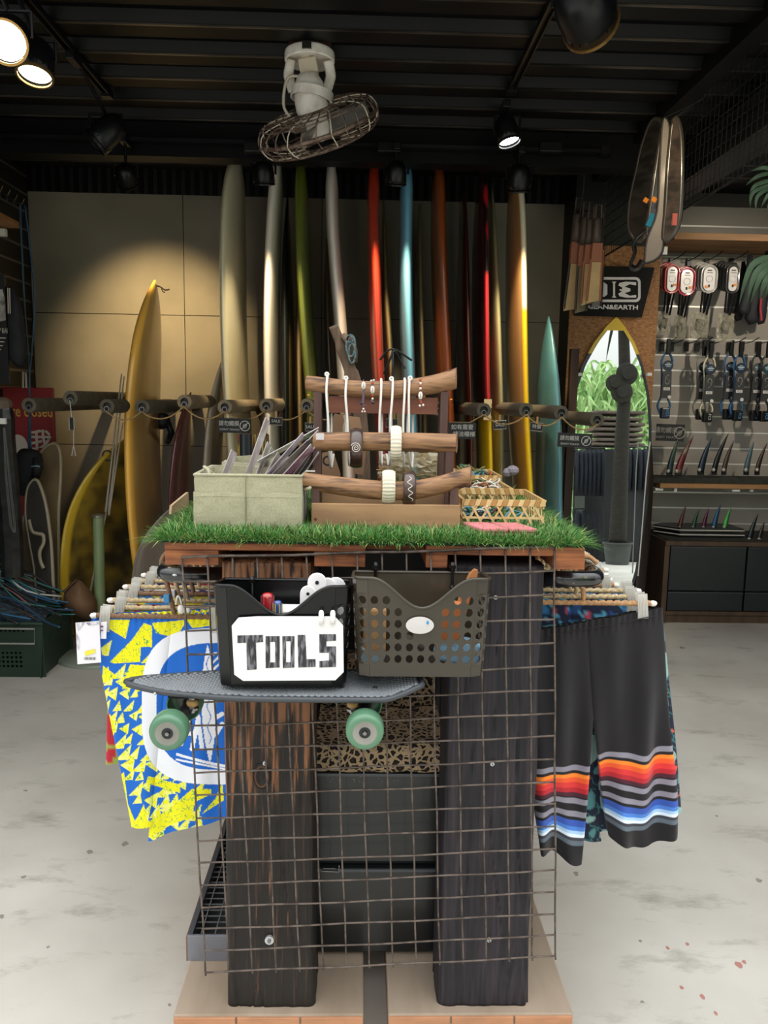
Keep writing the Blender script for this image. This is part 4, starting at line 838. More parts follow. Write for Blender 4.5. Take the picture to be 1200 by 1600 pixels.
# wall hooks at the top of the left wall
for i,(px,py) in enumerate(((2,294),(13,299),(26,305),(38,312),(50,319),(63,326))):
    p=P(px,py,4.86+.1*i); p.x=XL+.03
    t=thing('wall_hook','small steel hook on the top left rail, '+['nearest the camera','second from the near end','third from the near end','third from the corner','second from the corner','in the corner'][i],'hook',p,'steel hooks along the top of the left wall')
    obj('prong',MB().tube([p+Vector((-.03,0,.01)),p+Vector((.03,0,.0)),p+Vector((.045,0,.03))],.004,6),mat('steel','#9a9a9a'),t); obj('plate',MB().box(p+Vector((-.02,0,.01)),(.006,.02,.04)),mat('steel','#9a9a9a'),t)
p=P(8,348,4.7); t=thing('wall_shelf','end of a pale wooden shelf on the left wall','shelf',p); obj('shelf_board',MB().bb(XL,p.x+.06,3.9,4.75,p.z-.02,p.z+.015),oak,t,bev=.003); obj('bracket',MB().box(p+Vector((-.03,.02,-.05)),(.05,.03,.04)),wh,t)
p=P(2,480,4.6); t=thing('poster','black poster with a white wave photograph on the left wall','poster',p)
x0=P(-60,480,4.6).x; x1=P(9,480,4.6).x; z1=P(5,428,4.6).z; z0=P(5,600,4.6).z
obj('panel',MB().bb(x0,x1,4.6,4.615,z0,z1),blk2,t); 
ph=MB(); ph.add([P(x,y,4.596) for x,y in ((-60,452),(4,452),(8,470),(9,500),(-60,520))],[(0,4,3,2,1)]); obj('photo',ph,mat('photo','#c9c4ba','#3f3d3a',rough=.4,scale=9,lo=.4,hi=.6),t)
textmesh('lettering','AP RAI',FR(P(3,517,4.595)),.042,wsn,t,sx=.5)
for j in range(4): obj('small_print',MB().box(P(-1-j,528+j*6,4.595),(.07-.01*j,.001,.006)),wsn,t)
t=thing('board_bag','black long board bag hanging from the left wall','bag',P(20,450,4.65))
obj('body',MB().tube(catmull([P(14,448,4.65),P(20,480,4.65),P(23,520,4.65),P(25,560,4.65),P(22,568,4.65)],4),[.02,.03,.04,.045,.05,.05,.055,.055,.055,.06,.06,.06,.06,.055,.05,.03,.02],12,flat=.6),dk,t,smooth=True)
for dx in (0,4): obj('cord_pair',MB().tube([P(12+dx*.7,450,4.58),P(13+dx*.7,490,4.57)],.003,5),wsn,t)
one('white_sticks',MB().tube([P(36,581,4.98),P(36,606,4.98)],.006,6).tube([P(40,582,4.98),P(41,606,4.98)],.006,6),wsn,'two short white sticks above the red sign','stick')
# bundle at the left edge (furled clear umbrellas / rods)
t=thing('umbrella','furled clear and black umbrella standing at the left edge','umbrella',P(12,900,4.3))
pth=catmull([P(2,628,4.3),P(4,640,4.3),P(6,690,4.3),P(12,760,4.3),P(18,840,4.3),P(20,900,4.3)],6)
obj('furled_cover',MB().tube(pth,[.03+.03*min(1,i/8) for i in range(len(pth))],9,flat=.8),mat('umbrella_black','#141516','#2a2b2c',rough=.3,scale=20,coat=.3),t)
for dx in (-2,0,3,5): obj('rib',MB().tube([P(6+dx*.3,668,4.22),P(10+dx,740,4.2),P(18+dx*1.2,820,4.2),P(22+dx*.4,832,4.2)],.0022,5),mat('rib_grey','#6a6c68',rough=.4,metal=.4),t)
obj('white_clip',MB().box(P(5,658,4.2),(.032,.02,.03)),wh,t,bev=.002); obj('buff_cap',MB().ball(P(3,632,4.3),.05,12,(1.1,1,.8)),mat('cap_tan','#6a5c4c',rough=.9),t)
# skim boards behind crate
SKB=mat('skim_cream','#8d8168','#b8ad94',rough=.35,coat=.4,scale=6)
def tilted(name,label,px,Y,m,rimm,th=.02,cat='skimboard',dY=0,group=None,holes=None):
    ys=[p[1] for p in px]; y0,y1=min(ys),max(ys)
    pts=catmull([P(x,y,Y+dY*(y1-y)/(y1-y0)) for x,y in px],5,closed=True); n=len(pts); v=Vector((.15,1,0)).normalized()*th
    t=thing(name,label,cat,P(sum(p[0] for p in px)/len(px),y1,Y),group)
    obj('core',MB().add(list(pts)+[p+v for p in pts],[tuple(range(n)),tuple(range(2*n-1,n-1,-1))]+[(i,i+n,(i+1)%n+n,(i+1)%n) for i in range(n)]),m,t)
    obj('rim',MB().tube([p+v*.5 for p in pts],th*.6,6,closed=True),rimm,t,smooth=True); return t
tilted('skimboard','rounded wooden skimboard with a pale rim in front of the red sign',[(86,694),(70,700),(60,716),(58,745),(60,800),(70,860),(82,990),(90,990),(90,860),(90,800),(93,750),(93,712)],4.7,mat('skim_wood','#6d5c42','#84724f',rough=.4,coat=.3,scale=8),mat('skim_rim','#b3a78b',rough=.4),dY=.2)
t=tilted('skimboard','dark skimboard with pale swirl lines and a light outline',[(54,750),(44,760),(40,780),(40,810),(46,850),(54,900),(64,1022),(84,1022),(80,880),(76,830),(70,790),(62,762)],4.5,mat('skim_grey','#3b3833','#2b2926',rough=.35,coat=.4,scale=5),mat('skim_rim2','#a09680',rough=.4),dY=.15)
obj('swirl',MB().tube(catmull([P(45,812,4.53),P(50,830,4.53),P(60,834,4.53),P(67,836,4.53),P(68,848,4.53),P(62,862,4.52),P(63,876,4.52),P(68,888,4.51)],6),.011,6,flat=.5),mat('skim_rim2','#a09680'),t,smooth=True)
surfboard('shortboard','narrow pale edged board at the left behind the crate',[(38,772),(33,800),(29,840),(27,880),(29,930)],.4,.045,mat('board_bone','#8f897c',rough=.35,coat=.4),Yc=4.95,group=None,Yr=4.75)
# green pole on a round base
pb=PZ(158,1024,0); ptop=P(160,806,pb.y); rb=66*mpp(pb)
sage=mat('sage_paint','#7f9168','#75875f',rough=.4,scale=6); 
t=thing('pole_stand','sage green pole standing on a round base','stand',pb)
obj('pole',MB().cyl(pb+Vector((0,0,.02)),(pb.x+.01,pb.y,ptop.z),8.3*mpp(ptop),24),sage,t,smooth=False)
obj('collar',MB().lathe([(8.2*mpp(ptop),-.01),(9.6*mpp(ptop),-.008),(9.6*mpp(ptop),.004),(8*mpp(ptop),.01)],Matrix.Translation((pb.x+.01,pb.y,ptop.z)),24),mat('collar_steel','#8d8a7c',rough=.4,metal=.7),t)
obj('base_disc',MB().lathe([(rb,.0),(rb,.012),(rb*.96,.022),(rb*.2,.035),(.0,.04)],Matrix.Translation(pb),48,cap=False),mat('base_green','#8c9486','#7d8577',rough=.35,scale=4),t,smooth=True)
# thin rods leaning behind
for i,(a,b) in enumerate((((190,584),(165,800)),((194,588),(170,800)),((192,660),(170,805)),((186,700),(140,930)))):
    one('fishing_rod',MB().tube([P(*b,4.62),P(*a,4.66)],[.006,.004],6),mat('rod_white','#b9b5a8',rough=.3,metal=.3),'thin pale rod leaning between the mustard and honey boards, '+['leftmost and longest','just right of the longest','the short middle one','low one beside the green pole'][i],'rod','thin rods leaning at the left')
# crate with tangled leashes
crm_=mat('crate_green','#22382a','#1c3024',rough=.45,scale=5)
c0=PZ(57,1058,0); ct=P(66,975,c0.y-.02); ch=ct.z; xr2=ct.x; L=xr2-XL-.02; cd=.42
t=thing('plastic_crate','dark green plastic crate with rows of round holes, full of tangled cords','crate',(xr2-L/2,c0.y+cd/2,0))
def crate_wall(name,o,ux,L,h,holes,taper=.03,nrm=Vector((0,1,0))):
    """wall with a grid of octagonal holes"""
    o=Vector(o); ux=Vector(ux); nu=int(L/.022); nv=int(h/.024); du=L/nu; dv=h/nv; mb=MB()
    def q(u,v): return o+ux*u+Vector((0,0,v))-nrm*(-taper*(1-v/h))
    for i in range(nu):
        for j in range(nv):
            u0,u1,v0,v1=i*du,(i+1)*du,j*dv,(j+1)*dv
            if holes(i/nu,j/nv,nu,nv):
                cu,cv,r=(u0+u1)/2,(v0+v1)/2,min(du,dv)*.33
                out=[(u0,v0),(cu,v0),(u1,v0),(u1,cv),(u1,v1),(cu,v1),(u0,v1),(u0,cv)]
                inn=[(cu+r*math.cos(R(a)),cv+r*math.sin(R(a))) for a in (225,270,315,0,45,90,135,180)]
                mb.add([q(*p) for p in out]+[q(*p) for p in inn],[(k,(k+1)%8,(k+1)%8+8,k+8) for k in range(8)])
            else: mb.add([q(u0,v0),q(u1,v0),q(u1,v1),q(u0,v1)],[(0,1,2,3)])
    return mb
fh=lambda u,v,nu,nv: (.12<v<.48 and (u<.74)) or (.5<v<.62 and .5<u<.75) or (.78<v<.9 and .5<u<.8)
obj('front_wall',crate_wall('f',(xr2-L,c0.y-.02,0),(1,0,0),L,ch,fh,.02),crm_,t,solid=.004)
sh=lambda u,v,nu,nv: .55<v<.72 and .2<u<.8
obj('side_wall',crate_wall('s',(xr2,c0.y-.02,0),(0,1,0),cd,ch,sh,.02,nrm=Vector((-1,0,0))),crm_,t,solid=.004)
obj('back_wall',MB().bb(xr2-L,xr2,c0.y-.02+cd-.005,c0.y-.02+cd,0.02,ch),crm_,t); obj('side_wall',MB().bb(xr2-L,xr2-L+.005,c0.y-.02,c0.y-.02+cd,0.02,ch),crm_,t); obj('bottom',MB().bb(xr2-L+.01,xr2-.022,c0.y,c0.y-.04+cd,0.002,.01),crm_,t)
rp=[(xr2-L,c0.y-.02,ch),(xr2,c0.y-.02,ch),(xr2,c0.y+cd-.02,ch),(xr2-L,c0.y+cd-.02,ch)]; obj('rim',MB().tube(rp,.012,8,closed=True),crm_,t)
obj('wire_handle',MB().tube([(xr2-L,c0.y-.045,ch-.02),(xr2-.03,c0.y-.045,ch-.02),(xr2-.035,c0.y-.045,ch-.1),(xr2-L,c0.y-.045,ch-.1)],.005,6),mat('handle_grey','#8d9088',rough=.4),t)
rnd=random.Random(5)
hm=[mat('hc_'+n,c,rough=.45) for n,c in (('teal','#2c6b66'),('navy','#22405c'),('grey','#6e7476'),('dk','#20262c'),('pink','#8a5a5c'),('white','#b5b6b0'),('blue','#2d6690'),('brown','#5a4434'))]
hcx,hcy=xr2-.30,c0.y+.15
HN=['teal','navy blue','grey','charcoal','dull pink','off white','bright blue','brown']
for i in range(96):
    mb=MB(); aa=rnd.uniform(-.5,.35); 
    st=Vector((hcx-.5+rnd.uniform(-.1,.3),hcy+rnd.uniform(-.15,.15),ch+.06+rnd.uniform(0,.30)))
    ln=rnd.uniform(.2,.75); dirv=Vector((math.cos(aa),rnd.uniform(-.25,.25),math.sin(aa)*.5-.18)).normalized()
    pts=[st+dirv*ln*s+Vector((0,rnd.uniform(-.05,.05),.07*math.sin(s*pi)*rnd.uniform(.2,1)-.03*s+rnd.uniform(-.035,.035))) for s in (0,.25,.5,.75,1)]
    for p in pts:
        top=ch+.42-max(0,(p.x-(hcx-.35)))*.52
        p.z=min(p.z,top-rnd.uniform(0,.05)); p.z=max(p.z,ch+.005)
        p.x=min(p.x,xr2+.12)
    mi=rnd.choices(range(8),[4,5,5,6,1,2,3,2])[0]
    mb.tube(catmull(pts,4),rnd.uniform(.0035,.0065),5)
    zn=('at the far left end','in the left part','in the middle','towards the right','at the right tip')[max(0,min(4,int((pts[2].x-(hcx-.55))/.16)))]+(' near the top' if pts[2].z>ch+.2 else ' halfway up' if pts[2].z>ch+.1 else ' low on the rim')+(', long' if ln>.55 else ', short' if ln<.35 else '')
    one('coloured_cord',mb,hm[mi],HN[mi]+' cord in the crate heap, '+zn,'cord','cords heaped in the green crate, '+HN[mi],smooth=True)
mb=MB(); n=22
for i in range(9):
    for j in range(n):
        s=i/8; x=hcx-.34+.62*s; a=pi*j/(n-1); w=.17*(1-s*.5); hh=(.34-.30*s)
        mb.v.append((x,hcy-math.cos(a)*w,ch-.02+hh*math.sin(a)))
mb.f=[(i*n+j,i*n+j+1,(i+1)*n+j+1,(i+1)*n+j) for i in range(8) for j in range(n-1)]; mb.m=[0]*len(mb.f)
o=obj('packed_cords',mb,mat('packed_cords','#16202a','#32464e',rough=.5,scale=60,st=(.25,1.6,1.6),lo=.4,hi=.6,bump=1,dist=.02),None,smooth=True); tag(o,'dense packed core of the cord heap on the green crate','cords',kind='stuff')
# brown paper bag leaning right of the heap
t=thing('paper_bag','creased brown paper bag bulging out behind the crate','bag',P(130,965,4.35))
poly=[(98,948),(100,925),(112,912),(120,905),(128,908),(140,922),(151,938),(152,955),(146,968),(130,966),(112,958)]
pts=[P(x,y,4.42) for x,y in poly]; c=P(124,940,4.30); c2=P(124,940,4.6); n=len(pts); mb=MB()
mid=[(p*.55+c*.45)+Vector((0,0,rnd.uniform(-.01,.01))) for p in pts]
mb.add([c]+mid+pts+[c2],[(0,1+(i+1)%n,1+i) for i in range(n)]+[(1+i,1+(i+1)%n,1+n+(i+1)%n,1+n+i) for i in range(n)]+[(1+n+i,1+n+(i+1)%n,2*n+1) for i in range(n)])
obj('paper_body',mb,mat('kraft_paper','#6f5238','#7d5f42',rough=.8,scale=5,bump=.3,bs=9,dist=.02),t,smooth=True)
obj('torn_edge',MB().tube([P(x,y,4.40) for x,y in ((100,925),(112,912),(120,905))],.006,5),mat('kraft_dark','#523b27'),t)
# cable loop and dark speaker head behind the honey board
t=thing('clamp_fan','small dark clamp fan head behind the honey yellow board','fan',P(253,658,4.95)); obj('head',MB().ball(P(252,657,4.95),.055,16,(1,.6,1)),blk2,t,smooth=True); obj('neck',MB().tube([P(262,660,4.95),P(268,676,4.95),P(262,690,5.1)],.02,8),blk2,t,smooth=True)
# striped fabric / clear boxes behind canvas box
zt0=P(590,850,1.62).z
obj_=one('striped_towel',MB().bb(P(372,700,4.0).x,P(418,700,4.0).x,3.95,4.08,.0,P(400,678,4.0).z),mat('towel_stripes','#8a3a30','#b9a04a',rough=.95,scale=30,st=(6,6,.25),lo=.4,hi=.6,c3='#2b3a44'),'bundle of multicoloured striped fabric upright behind the canvas box','fabric',bev=.01)
obj_=one('dark_tube',MB().cyl(Vector((P(386,760,3.9).x,3.9,0)),P(384,678,3.88),.03,14),mat('tube_dark','#23282c',rough=.3),'dark grey tube standing left of the striped fabric','tube')
# ================= the display table =================
Y0=1.62; zT_=P(590,851,Y0).z; zb0=PZ(600,1572,0) ; 
zbase=P(425,1573,1.65).z
timb=mat('timber_base','#a39280','#8b7a67',rough=.75,scale=4,st=(3,.5,6),bump=.2,bs=20,lo=.3,hi=.7)
timr=mat('timber_red','#b8835f','#a87858',rough=.7,scale=6,st=(3,1,8),bump=.2)
BS=thing('pallet_base','low dusty timber base boards under the display, in two halves','base',(P(585,1590,1.63).x,2.1,0))
fyb=1.625
def bx(px): return P(px,1578,fyb).x
yb2=2.55
obj('top_board',MB().bb(bx(270),bx(568),fyb,yb2,zbase-.04,zbase),timb,BS,bev=.004)
obj('top_board',MB().bb(bx(607),bx(896),fyb,yb2,zbase-.04,zbase),timb,BS,bev=.004)
for a,b in ((272,368),(371,468),(471,567),(608,703),(706,802),(805,894)):
    obj('front_block',MB().bb(bx(a),bx(b),fyb-.006,fyb+.0,zbase-.022,zbase-.003),timr,BS,bev=.001)
    obj('front_block',MB().bb(bx(a),bx(b),fyb-.003,fyb+.02,zbase-.09,zbase-.042),timr,BS,bev=.002)
obj('under_board',MB().bb(bx(275),bx(566),fyb+.03,yb2,0,zbase-.045),timr,BS); obj('under_board',MB().bb(bx(609),bx(892),fyb+.03,yb2,0,zbase-.045),timr,BS)
# sleepers
def charred(name,c1,c2,lo,hi,seed=0):
    m=mat(name,c1,c2,rough=.62,scale=6,st=(17,17,.9),bump=1,dist=.006,lo=lo,hi=hi,detail=9); return m
# left post: brushed charred wood with brown streaks high up; right post: blacker
chl=charred('charred_brown','#1a1512','#8f6040',.42,.60); 
t=chl.node_tree; ramp=[n for n in t.nodes if n.bl_idname=='ShaderNodeValToRGB'][0]; e=ramp.color_ramp.elements.new(.50); e.color=H('#3d2a1f')
# fade of the brown towards the lower part of the timber
tc=[n for n in t.nodes if n.bl_idname=='ShaderNodeTexCoord'][0]; sx=t.nodes.new('ShaderNodeSeparateXYZ'); t.links.new(tc.outputs['Object'],sx.inputs[0])
mr=t.nodes.new('ShaderNodeMapRange'); mr.inputs[1].default_value=.45; mr.inputs[2].default_value=.95; mr.inputs[3].default_value=-.16; mr.inputs[4].default_value=.075; t.links.new(sx.outputs[2],mr.inputs[0])
nz=[n for n in t.nodes if n.bl_idname=='ShaderNodeTexNoise'][0]
ad=t.nodes.new('ShaderNodeMath'); t.links.new(nz.outputs['Fac'],ad.inputs[0]); t.links.new(mr.outputs[0],ad.inputs[1]); t.links.new(ad.outputs[0],ramp.inputs[0])
chr_=charred('charred_black','#14131a','#3a3038',.40,.78)
def sleeper(name,label,x0t,x1t,x0b,x1b,Yf,dep,zt,zb,m,seed,amp):
    rd=random.Random(seed); mb=MB(); nu=40; nz_=150; r=.016
    per=[]
    # perimeter: rounded rect param
    def ring(x0,x1):
        out=[]; w=x1-x0
        segs=[((x0+r,Yf),(x1-r,Yf),44),((x1,Yf+r),(x1,Yf+dep-r),10),((x1-r,Yf+dep),(x0+r,Yf+dep),8),((x0,Yf+dep-r),(x0,Yf+r),10)]
        cs=[((x1-r,Yf+r),-90),((x1-r,Yf+dep-r),0),((x0+r,Yf+dep-r),90),((x0+r,Yf+r),180)]
        for (a,b,n),(cc,a0) in zip(segs,cs):
            for i in range(n): out.append((a[0]+(b[0]-a[0])*i/n,a[1]+(b[1]-a[1])*i/n))
            for i in range(4): an=R(a0+90*i/4); out.append((cc[0]+r*math.cos(an),cc[1]+r*math.sin(an)))
        return out
    n=len(ring(0,1))
    for j in range(nz_+1):
        f=j/nz_; z=zb+(zt-zb)*f; x0=x0b+(x0t-x0b)*f+.003*noise.noise(Vector((seed,z*4,0))); x1=x1b+(x1t-x1b)*f+.005*noise.noise(Vector((seed+5,z*5,0)))
        cx=(x0+x1)/2
        for (x,y) in ring(x0,x1):
            v=Vector((x*46,y*46,z*2.2+seed*10)); d=noise.noise(v)*amp+noise.noise(Vector((x*18,y*18,z*9+seed)))*amp*.7
            ck=abs(noise.noise(Vector((x*22+seed,y*22,z*1.4)))); 
            if ck<.035: d-=amp*2.2*(1-ck/.035)
            dx=(x-cx); dy=y-(Yf+dep/2)
            if abs(dy)>=dep/2-r: y+=d*(-1 if dy<0 else 1)*-1*-1
            else: x+=d*(1 if dx>0 else -1)
            mb.v.append((x,y,z))
    for j in range(nz_):
        for i in range(n): mb.f.append((j*n+i,j*n+(i+1)%n,(j+1)*n+(i+1)%n,(j+1)*n+i))
    mb.f.append(tuple(range(n))[::-1]); mb.f.append(tuple(nz_*n+i for i in range(n))); mb.m=[0]*len(mb.f)
    t=thing(name,label,'post',((x0b+x1b)/2,Yf+dep/2,zb)); obj('timber',mb,m,t,smooth=True); return t
def px_(x,y,Y=1.65): return P(x,y,Y).x
ztp=zT_-.048
PL=sleeper('timber_post','charred railway sleeper post with brown streaks, left front leg of the display',px_(345,900),px_(489,900),px_(355,1565),px_(491,1565),1.65,.14,ztp+.0,zbase,chl,1,.0022)
PR=sleeper('timber_post','black charred railway sleeper post, right front leg of the display',px_(706,900),px_(851,900),px_(683,1565),px_(826,1565),1.65,.14,ztp+.0,zbase,chr_,2,.003)
for s_,x0,x1 in ((3,350,470),(4,720,830)):
    sleeper('timber_post','dark charred post, '+('left' if s_==3 else 'right')+' rear leg of the display',px_(x0,900),px_(x1,900),px_(x0,900),px_(x1,900),2.35,.14,ztp,zbase,chr_,s_,.002)
kn=MB().lathe([(.0,-.004),(.018,.0),(.028,.004),(.03,.0)],Matrix.Translation(P(409,1213,1.648))@Matrix.Rotation(R(90),4,'X')@Matrix.Diagonal((.62,1,1,1)),16,cap=False); obj('knot',kn,mat('knot','#0d0a09',rough=.5),PL,smooth=True)
obj('knot_ring',MB().torus(P(409,1213,1.648),.024,.0035,n=20,k=6,sx=.62),mat('knot_ring','#5e3c26',rough=.6),PL,smooth=True)
washer=mat('washer','#c9cdcf',rough=.3,metal=.6)
for par,px,py,r in ((PL,414,1192,3.2),(PL,421,1468,7),(PR,769,1193,3.2),(PR,764,1468,3.2),(PR,774,933,3.2)):
    c=P(px,py,1.642); k=mpp(c); 
    w=obj('washer',MB().lathe([(0,.004),(r*k,.004),(r*k,-.002)],Matrix.Translation(c)@Matrix.Rotation(R(90),4,'X'),20),washer,par); obj('screw_head',MB().lathe([(0,.009),(r*k*.4,.008),(r*k*.45,.004)],Matrix.Translation(c)@Matrix.Rotation(R(90),4,'X'),10),mat('steel','#9a9a9a'),w)
# wire grid hung on the front
TL,TR,BL,BR=P(284,870,1.615),P(866,853,1.615),P(321,1517,1.615),P(868,1492,1.615)
GR=thing('wire_grid','rusty welded wire grid panel hung crooked across the front posts','grid',(TL+TR)/2)
wire=mat('grid_wire','#4d433d','#6c6058',rough=.6,metal=.35,scale=40,lo=.4,hi=.6,bump=.3)
nv,nh=16,19
def gp(u,v): return TL.lerp(TR,u).lerp(BL.lerp(BR,u),v)
for i in range(nv):
    u=i/(nv-1); pts=[gp(u,v/8)+Vector((.0012*math.sin(v*2+i),-.0,0)) for v in range(9)]; pts.append(gp(u,1.012))
    obj('vertical_wire',MB().tube(pts,.0022,6),wire,GR,smooth=True)
for j in range(nh):
    v=j/(nh-1); pts=[gp(u/10,v)+Vector((0,-.0038,.0012*math.sin(u*1.7+j*2)-.002*math.sin(pi*u/10))) for u in range(11)]
    obj('horizontal_wire',MB().tube(pts,.0022 if j else .003,6),wire,GR,smooth=True)
# drawers between the posts
cy=1.82; cbx0,cbx1=P(490,1400,cy).x,P(690,1400,cy).x; ct_=P(590,1203,cy).z; cm=P(590,1353,cy).z
cabm=mat('cabinet_graphite','#0c1012','#12171a',rough=.32,scale=2.2,coat=.2)
CD=thing('drawer_cabinet','dusty graphite steel drawer cabinet standing between the posts','cabinet',((cbx0+cbx1)/2,cy+.2,zbase))
obj('body',MB().bb(cbx0,cbx1,cy+.012,cy+.42,zbase,ct_),cabm,CD,bev=.003); 
for a,b in ((cm+.012,ct_-.004),(zbase+.01,cm-.002)):
    d=obj('drawer_front',MB().bb(cbx0+.003,cbx1-.003,cy-.004,cy+.012,a,b),cabm,CD,bev=.004)
    obj('pull_lip',MB().bb(cbx0+.006,cbx1-.006,cy-.010,cy-.003,b-.008,b-.001),mat('lip_grey','#4a4f52',rough=.35,metal=.4),d)
h0=P(503,1361,cy-.012); obj('wire_hook',MB().tube([h0,P(529,1362,cy-.012),P(530,1352,cy-.012)],.0016,6).tube([P(505,1357,cy-.012),P(524,1357,cy-.012)],.0012,6),mat('steel','#9a9a9a'),CD)
spk=MB(); rd=random.Random(9)
for i in range(26):
    c=P(rd.choice([557,597,640,650,690,520,618])+rd.uniform(-8,8),rd.uniform(1208,1222),cy-.005); 
    if cbx0<c.x<cbx1: spk.box(c,(rd.uniform(.001,.0025),.0006,.001))
o=obj('paint_chip',spk,mat('steel','#9a9a9a'),CD); o['kind']='stuff'
# leopard print cushion
leo=mat('leopard','#0e0b0a','#a58a6a',rough=.95,scale=62,kind='voronoi',lo=.40,hi=.46)
t_=leo.node_tree; vo=[n for n in t_.nodes if n.bl_idname=='ShaderNodeTexVoronoi'][0]; vo.feature='DISTANCE_TO_EDGE'
rp_=[n for n in t_.nodes if n.bl_idname=='ShaderNodeValToRGB'][0].color_ramp; rp_.interpolation='CONSTANT'
el=rp_.elements; el[0].position=0; el[0].color=H('#a08a6c'); el[1].position=.13; el[1].color=H('#120d0b'); x=el.new(.36); x.color=H('#3a281d')
mp_n=[n for n in t_.nodes if n.bl_idname=='ShaderNodeMapping'][0]; nn_=t_.nodes.new('ShaderNodeTexNoise'); nn_.inputs['Scale'].default_value=30
tcn=[n for n in t_.nodes if n.bl_idname=='ShaderNodeTexCoord'][0]; t_.links.new(tcn.outputs['Object'],nn_.inputs[0]); mxx=t_.nodes.new('ShaderNodeMix'); mxx.data_type='VECTOR'; mxx.inputs[0].default_value=.03
t_.links.new(mp_n.outputs[0],mxx.inputs[4]); t_.links.new(nn_.outputs['Color'],mxx.inputs[5]); t_.links.new(mxx.outputs[1],vo.inputs['Vector'])
cu=thing('leopard_blanket','folded leopard print blanket lying on the steel cabinet','blanket',((cbx0+cbx1)/2,cy+.2,ct_))
cz1=P(590,1163,cy-.01).z
mb=MB(); nu,nvv=24,16
sec=[(cy-.012,ct_+.001),(cy-.02,ct_+.012),(cy-.02,cz1-.012),(cy-.012,cz1),(cy+.06,cz1+.004),(cy+.2,cz1+.002),(cy+.34,cz1+.004),(cy+.40,cz1-.004),(cy+.41,ct_+.001)]
for i in range(nu+1):
    x=cbx0+.002+(cbx1-cbx0-.004)*i/nu
    for j,(y,z) in enumerate(sec): mb.v.append((x,y+.003*math.sin(x*70+j),z+(.003*math.sin(x*55+j*2) if 1<j<8 else 0)))
ns=len(sec); mb.f=[(i*ns+j,(i+1)*ns+j,(i+1)*ns+(j+1)%ns,i*ns+(j+1)%ns) for i in range(nu) for j in range(ns)]; mb.f+=[tuple(range(ns)),tuple(nu*ns+j for j in range(ns))[::-1]]; mb.m=[0]*len(mb.f)
obj('folded_layer',mb,leo,cu,smooth=False)
mb=MB(); hx=cbx0+.01
for i in range(nu+1):
    x=hx+(cbx1-cbx0-.02)*i/nu
    for j,(y,z) in enumerate(((cy+.22,cz1+.006),(cy+.215,cz1+.03),(cy+.23,cz1+.09),(cy+.30,cz1+.11),(cy+.39,cz1+.09),(cy+.40,cz1+.006))): mb.v.append((x,y+.006*math.sin(x*40+j),z+(.006*math.sin(x*37+j*2) if 0<j<5 else 0)))
ns=6; mb.f=[(i*ns+j,(i+1)*ns+j,(i+1)*ns+(j+1)%ns,i*ns+(j+1)%ns) for i in range(nu) for j in range(ns)]; mb.f+=[tuple(range(ns)),tuple(nu*ns+j for j in range(ns))[::-1]]; mb.m=[0]*len(mb.f)
obj('rear_fold',mb,leo,cu)
# dark back panel
one('back_panel',MB().bb(px_(490,900,2.5)-.2,px_(700,900,2.5)+.2,2.505,2.52,zbase,ztp),blk2,'black panel closing the back of the display between the rear posts','panel')
# table top timbers
wo_=mat('pallet_wood','#a8663c','#6a3a20',rough=.65,scale=14,st=(.8,5,9),bump=.5,bs=30,lo=.3,hi=.7)
TT=thing('table_top','reddish brown pallet boards forming the display top','table top',(P(590,860,Y0).x,2.1,ztp))
tx=lambda p,y=860: P(p,y,Y0).x
zt1=zT_; zmid=zT_-.016
def topb(a,b,y0,y1,z0,z1,n='top_board'): obj(n,MB().bb(a,b,y0,y1,z0,z1),wo_,TT,bev=.002)
topb(tx(257),tx(571),Y0,Y0+.10,zmid,zt1); topb(tx(666),tx(914),Y0,Y0+.10,zmid-.004,zt1)
topb(tx(571)+.001,tx(666)-.001,Y0+.03,Y0+.10,zmid,zt1-.002)
for k_ in range(1,7): topb(tx(257),tx(914),Y0+.015+k_*.138,Y0+.015+k_*.138+.118,zmid,zt1)
for a,b in ((257,341),(491,571),(666,700),(866,915)): topb(tx(a),tx(b),Y0+.002 if a<800 else Y0-.0,Y0+.95,ztp,zmid-.0005,'bearer')
# artificial grass
zg=zT_+.006; gx0,gx1,gy0,gy1=tx(248,850),tx(913,850),Y0-.004,2.64
GM=MB().bb(gx0,gx1,gy0,gy1,zT_,zg)
nb_=52000
r=rng
bxs=r.uniform(gx0-.004,gx1+.004,nb_); bys=gy0-.006+(gy1-gy0+.01)*r.uniform(0,1,nb_)**1.35
L_=r.uniform(.018,.040,nb_); az=r.uniform(0,2*np.pi,nb_); ln_=r.uniform(.15,.75,nb_)
dx=np.cos(az)*ln_; dy=np.sin(az)*ln_
# blades at the border splay outwards
e=np.clip((gx0+.03-bxs)/.03,0,1); dx-=e*.9; L_=L_*(1+.35*e)
e2=np.clip((bxs-gx1+.03)/.03,0,1); dx+=e2*.9; L_=L_*(1+.2*e2)
e3=np.clip((gy0+.02-bys)/.02,0,1); dy-=e3*.8
dz=np.sqrt(np.clip(1-.5*(dx**2+dy**2),.15,1))-.35*np.maximum(e,np.maximum(e2,e3))*r.uniform(0,1.6,nb_)
base=np.stack([bxs,bys,np.full(nb_,zg)],1); d=np.stack([dx,dy,dz],1); d/=np.linalg.norm(d,axis=1)[:,None]
side=np.stack([-np.sin(az+r.uniform(-1,1,nb_)),np.cos(az),np.zeros(nb_)],1)*.0009
droop=np.stack([dx*.5,dy*.5,-r.uniform(.1,.8,nb_)],1)
m1=base+d*(L_*.55)[:,None]; tp=base+d*(L_)[:,None]+droop*(L_*.35)[:,None]
V=np.stack([base-side,base+side,m1+side*.9,m1-side*.9,tp],1).reshape(-1,3)
idx=np.arange(nb_)*5
faces=[]
me=bpy.data.meshes.new('grass_blade')
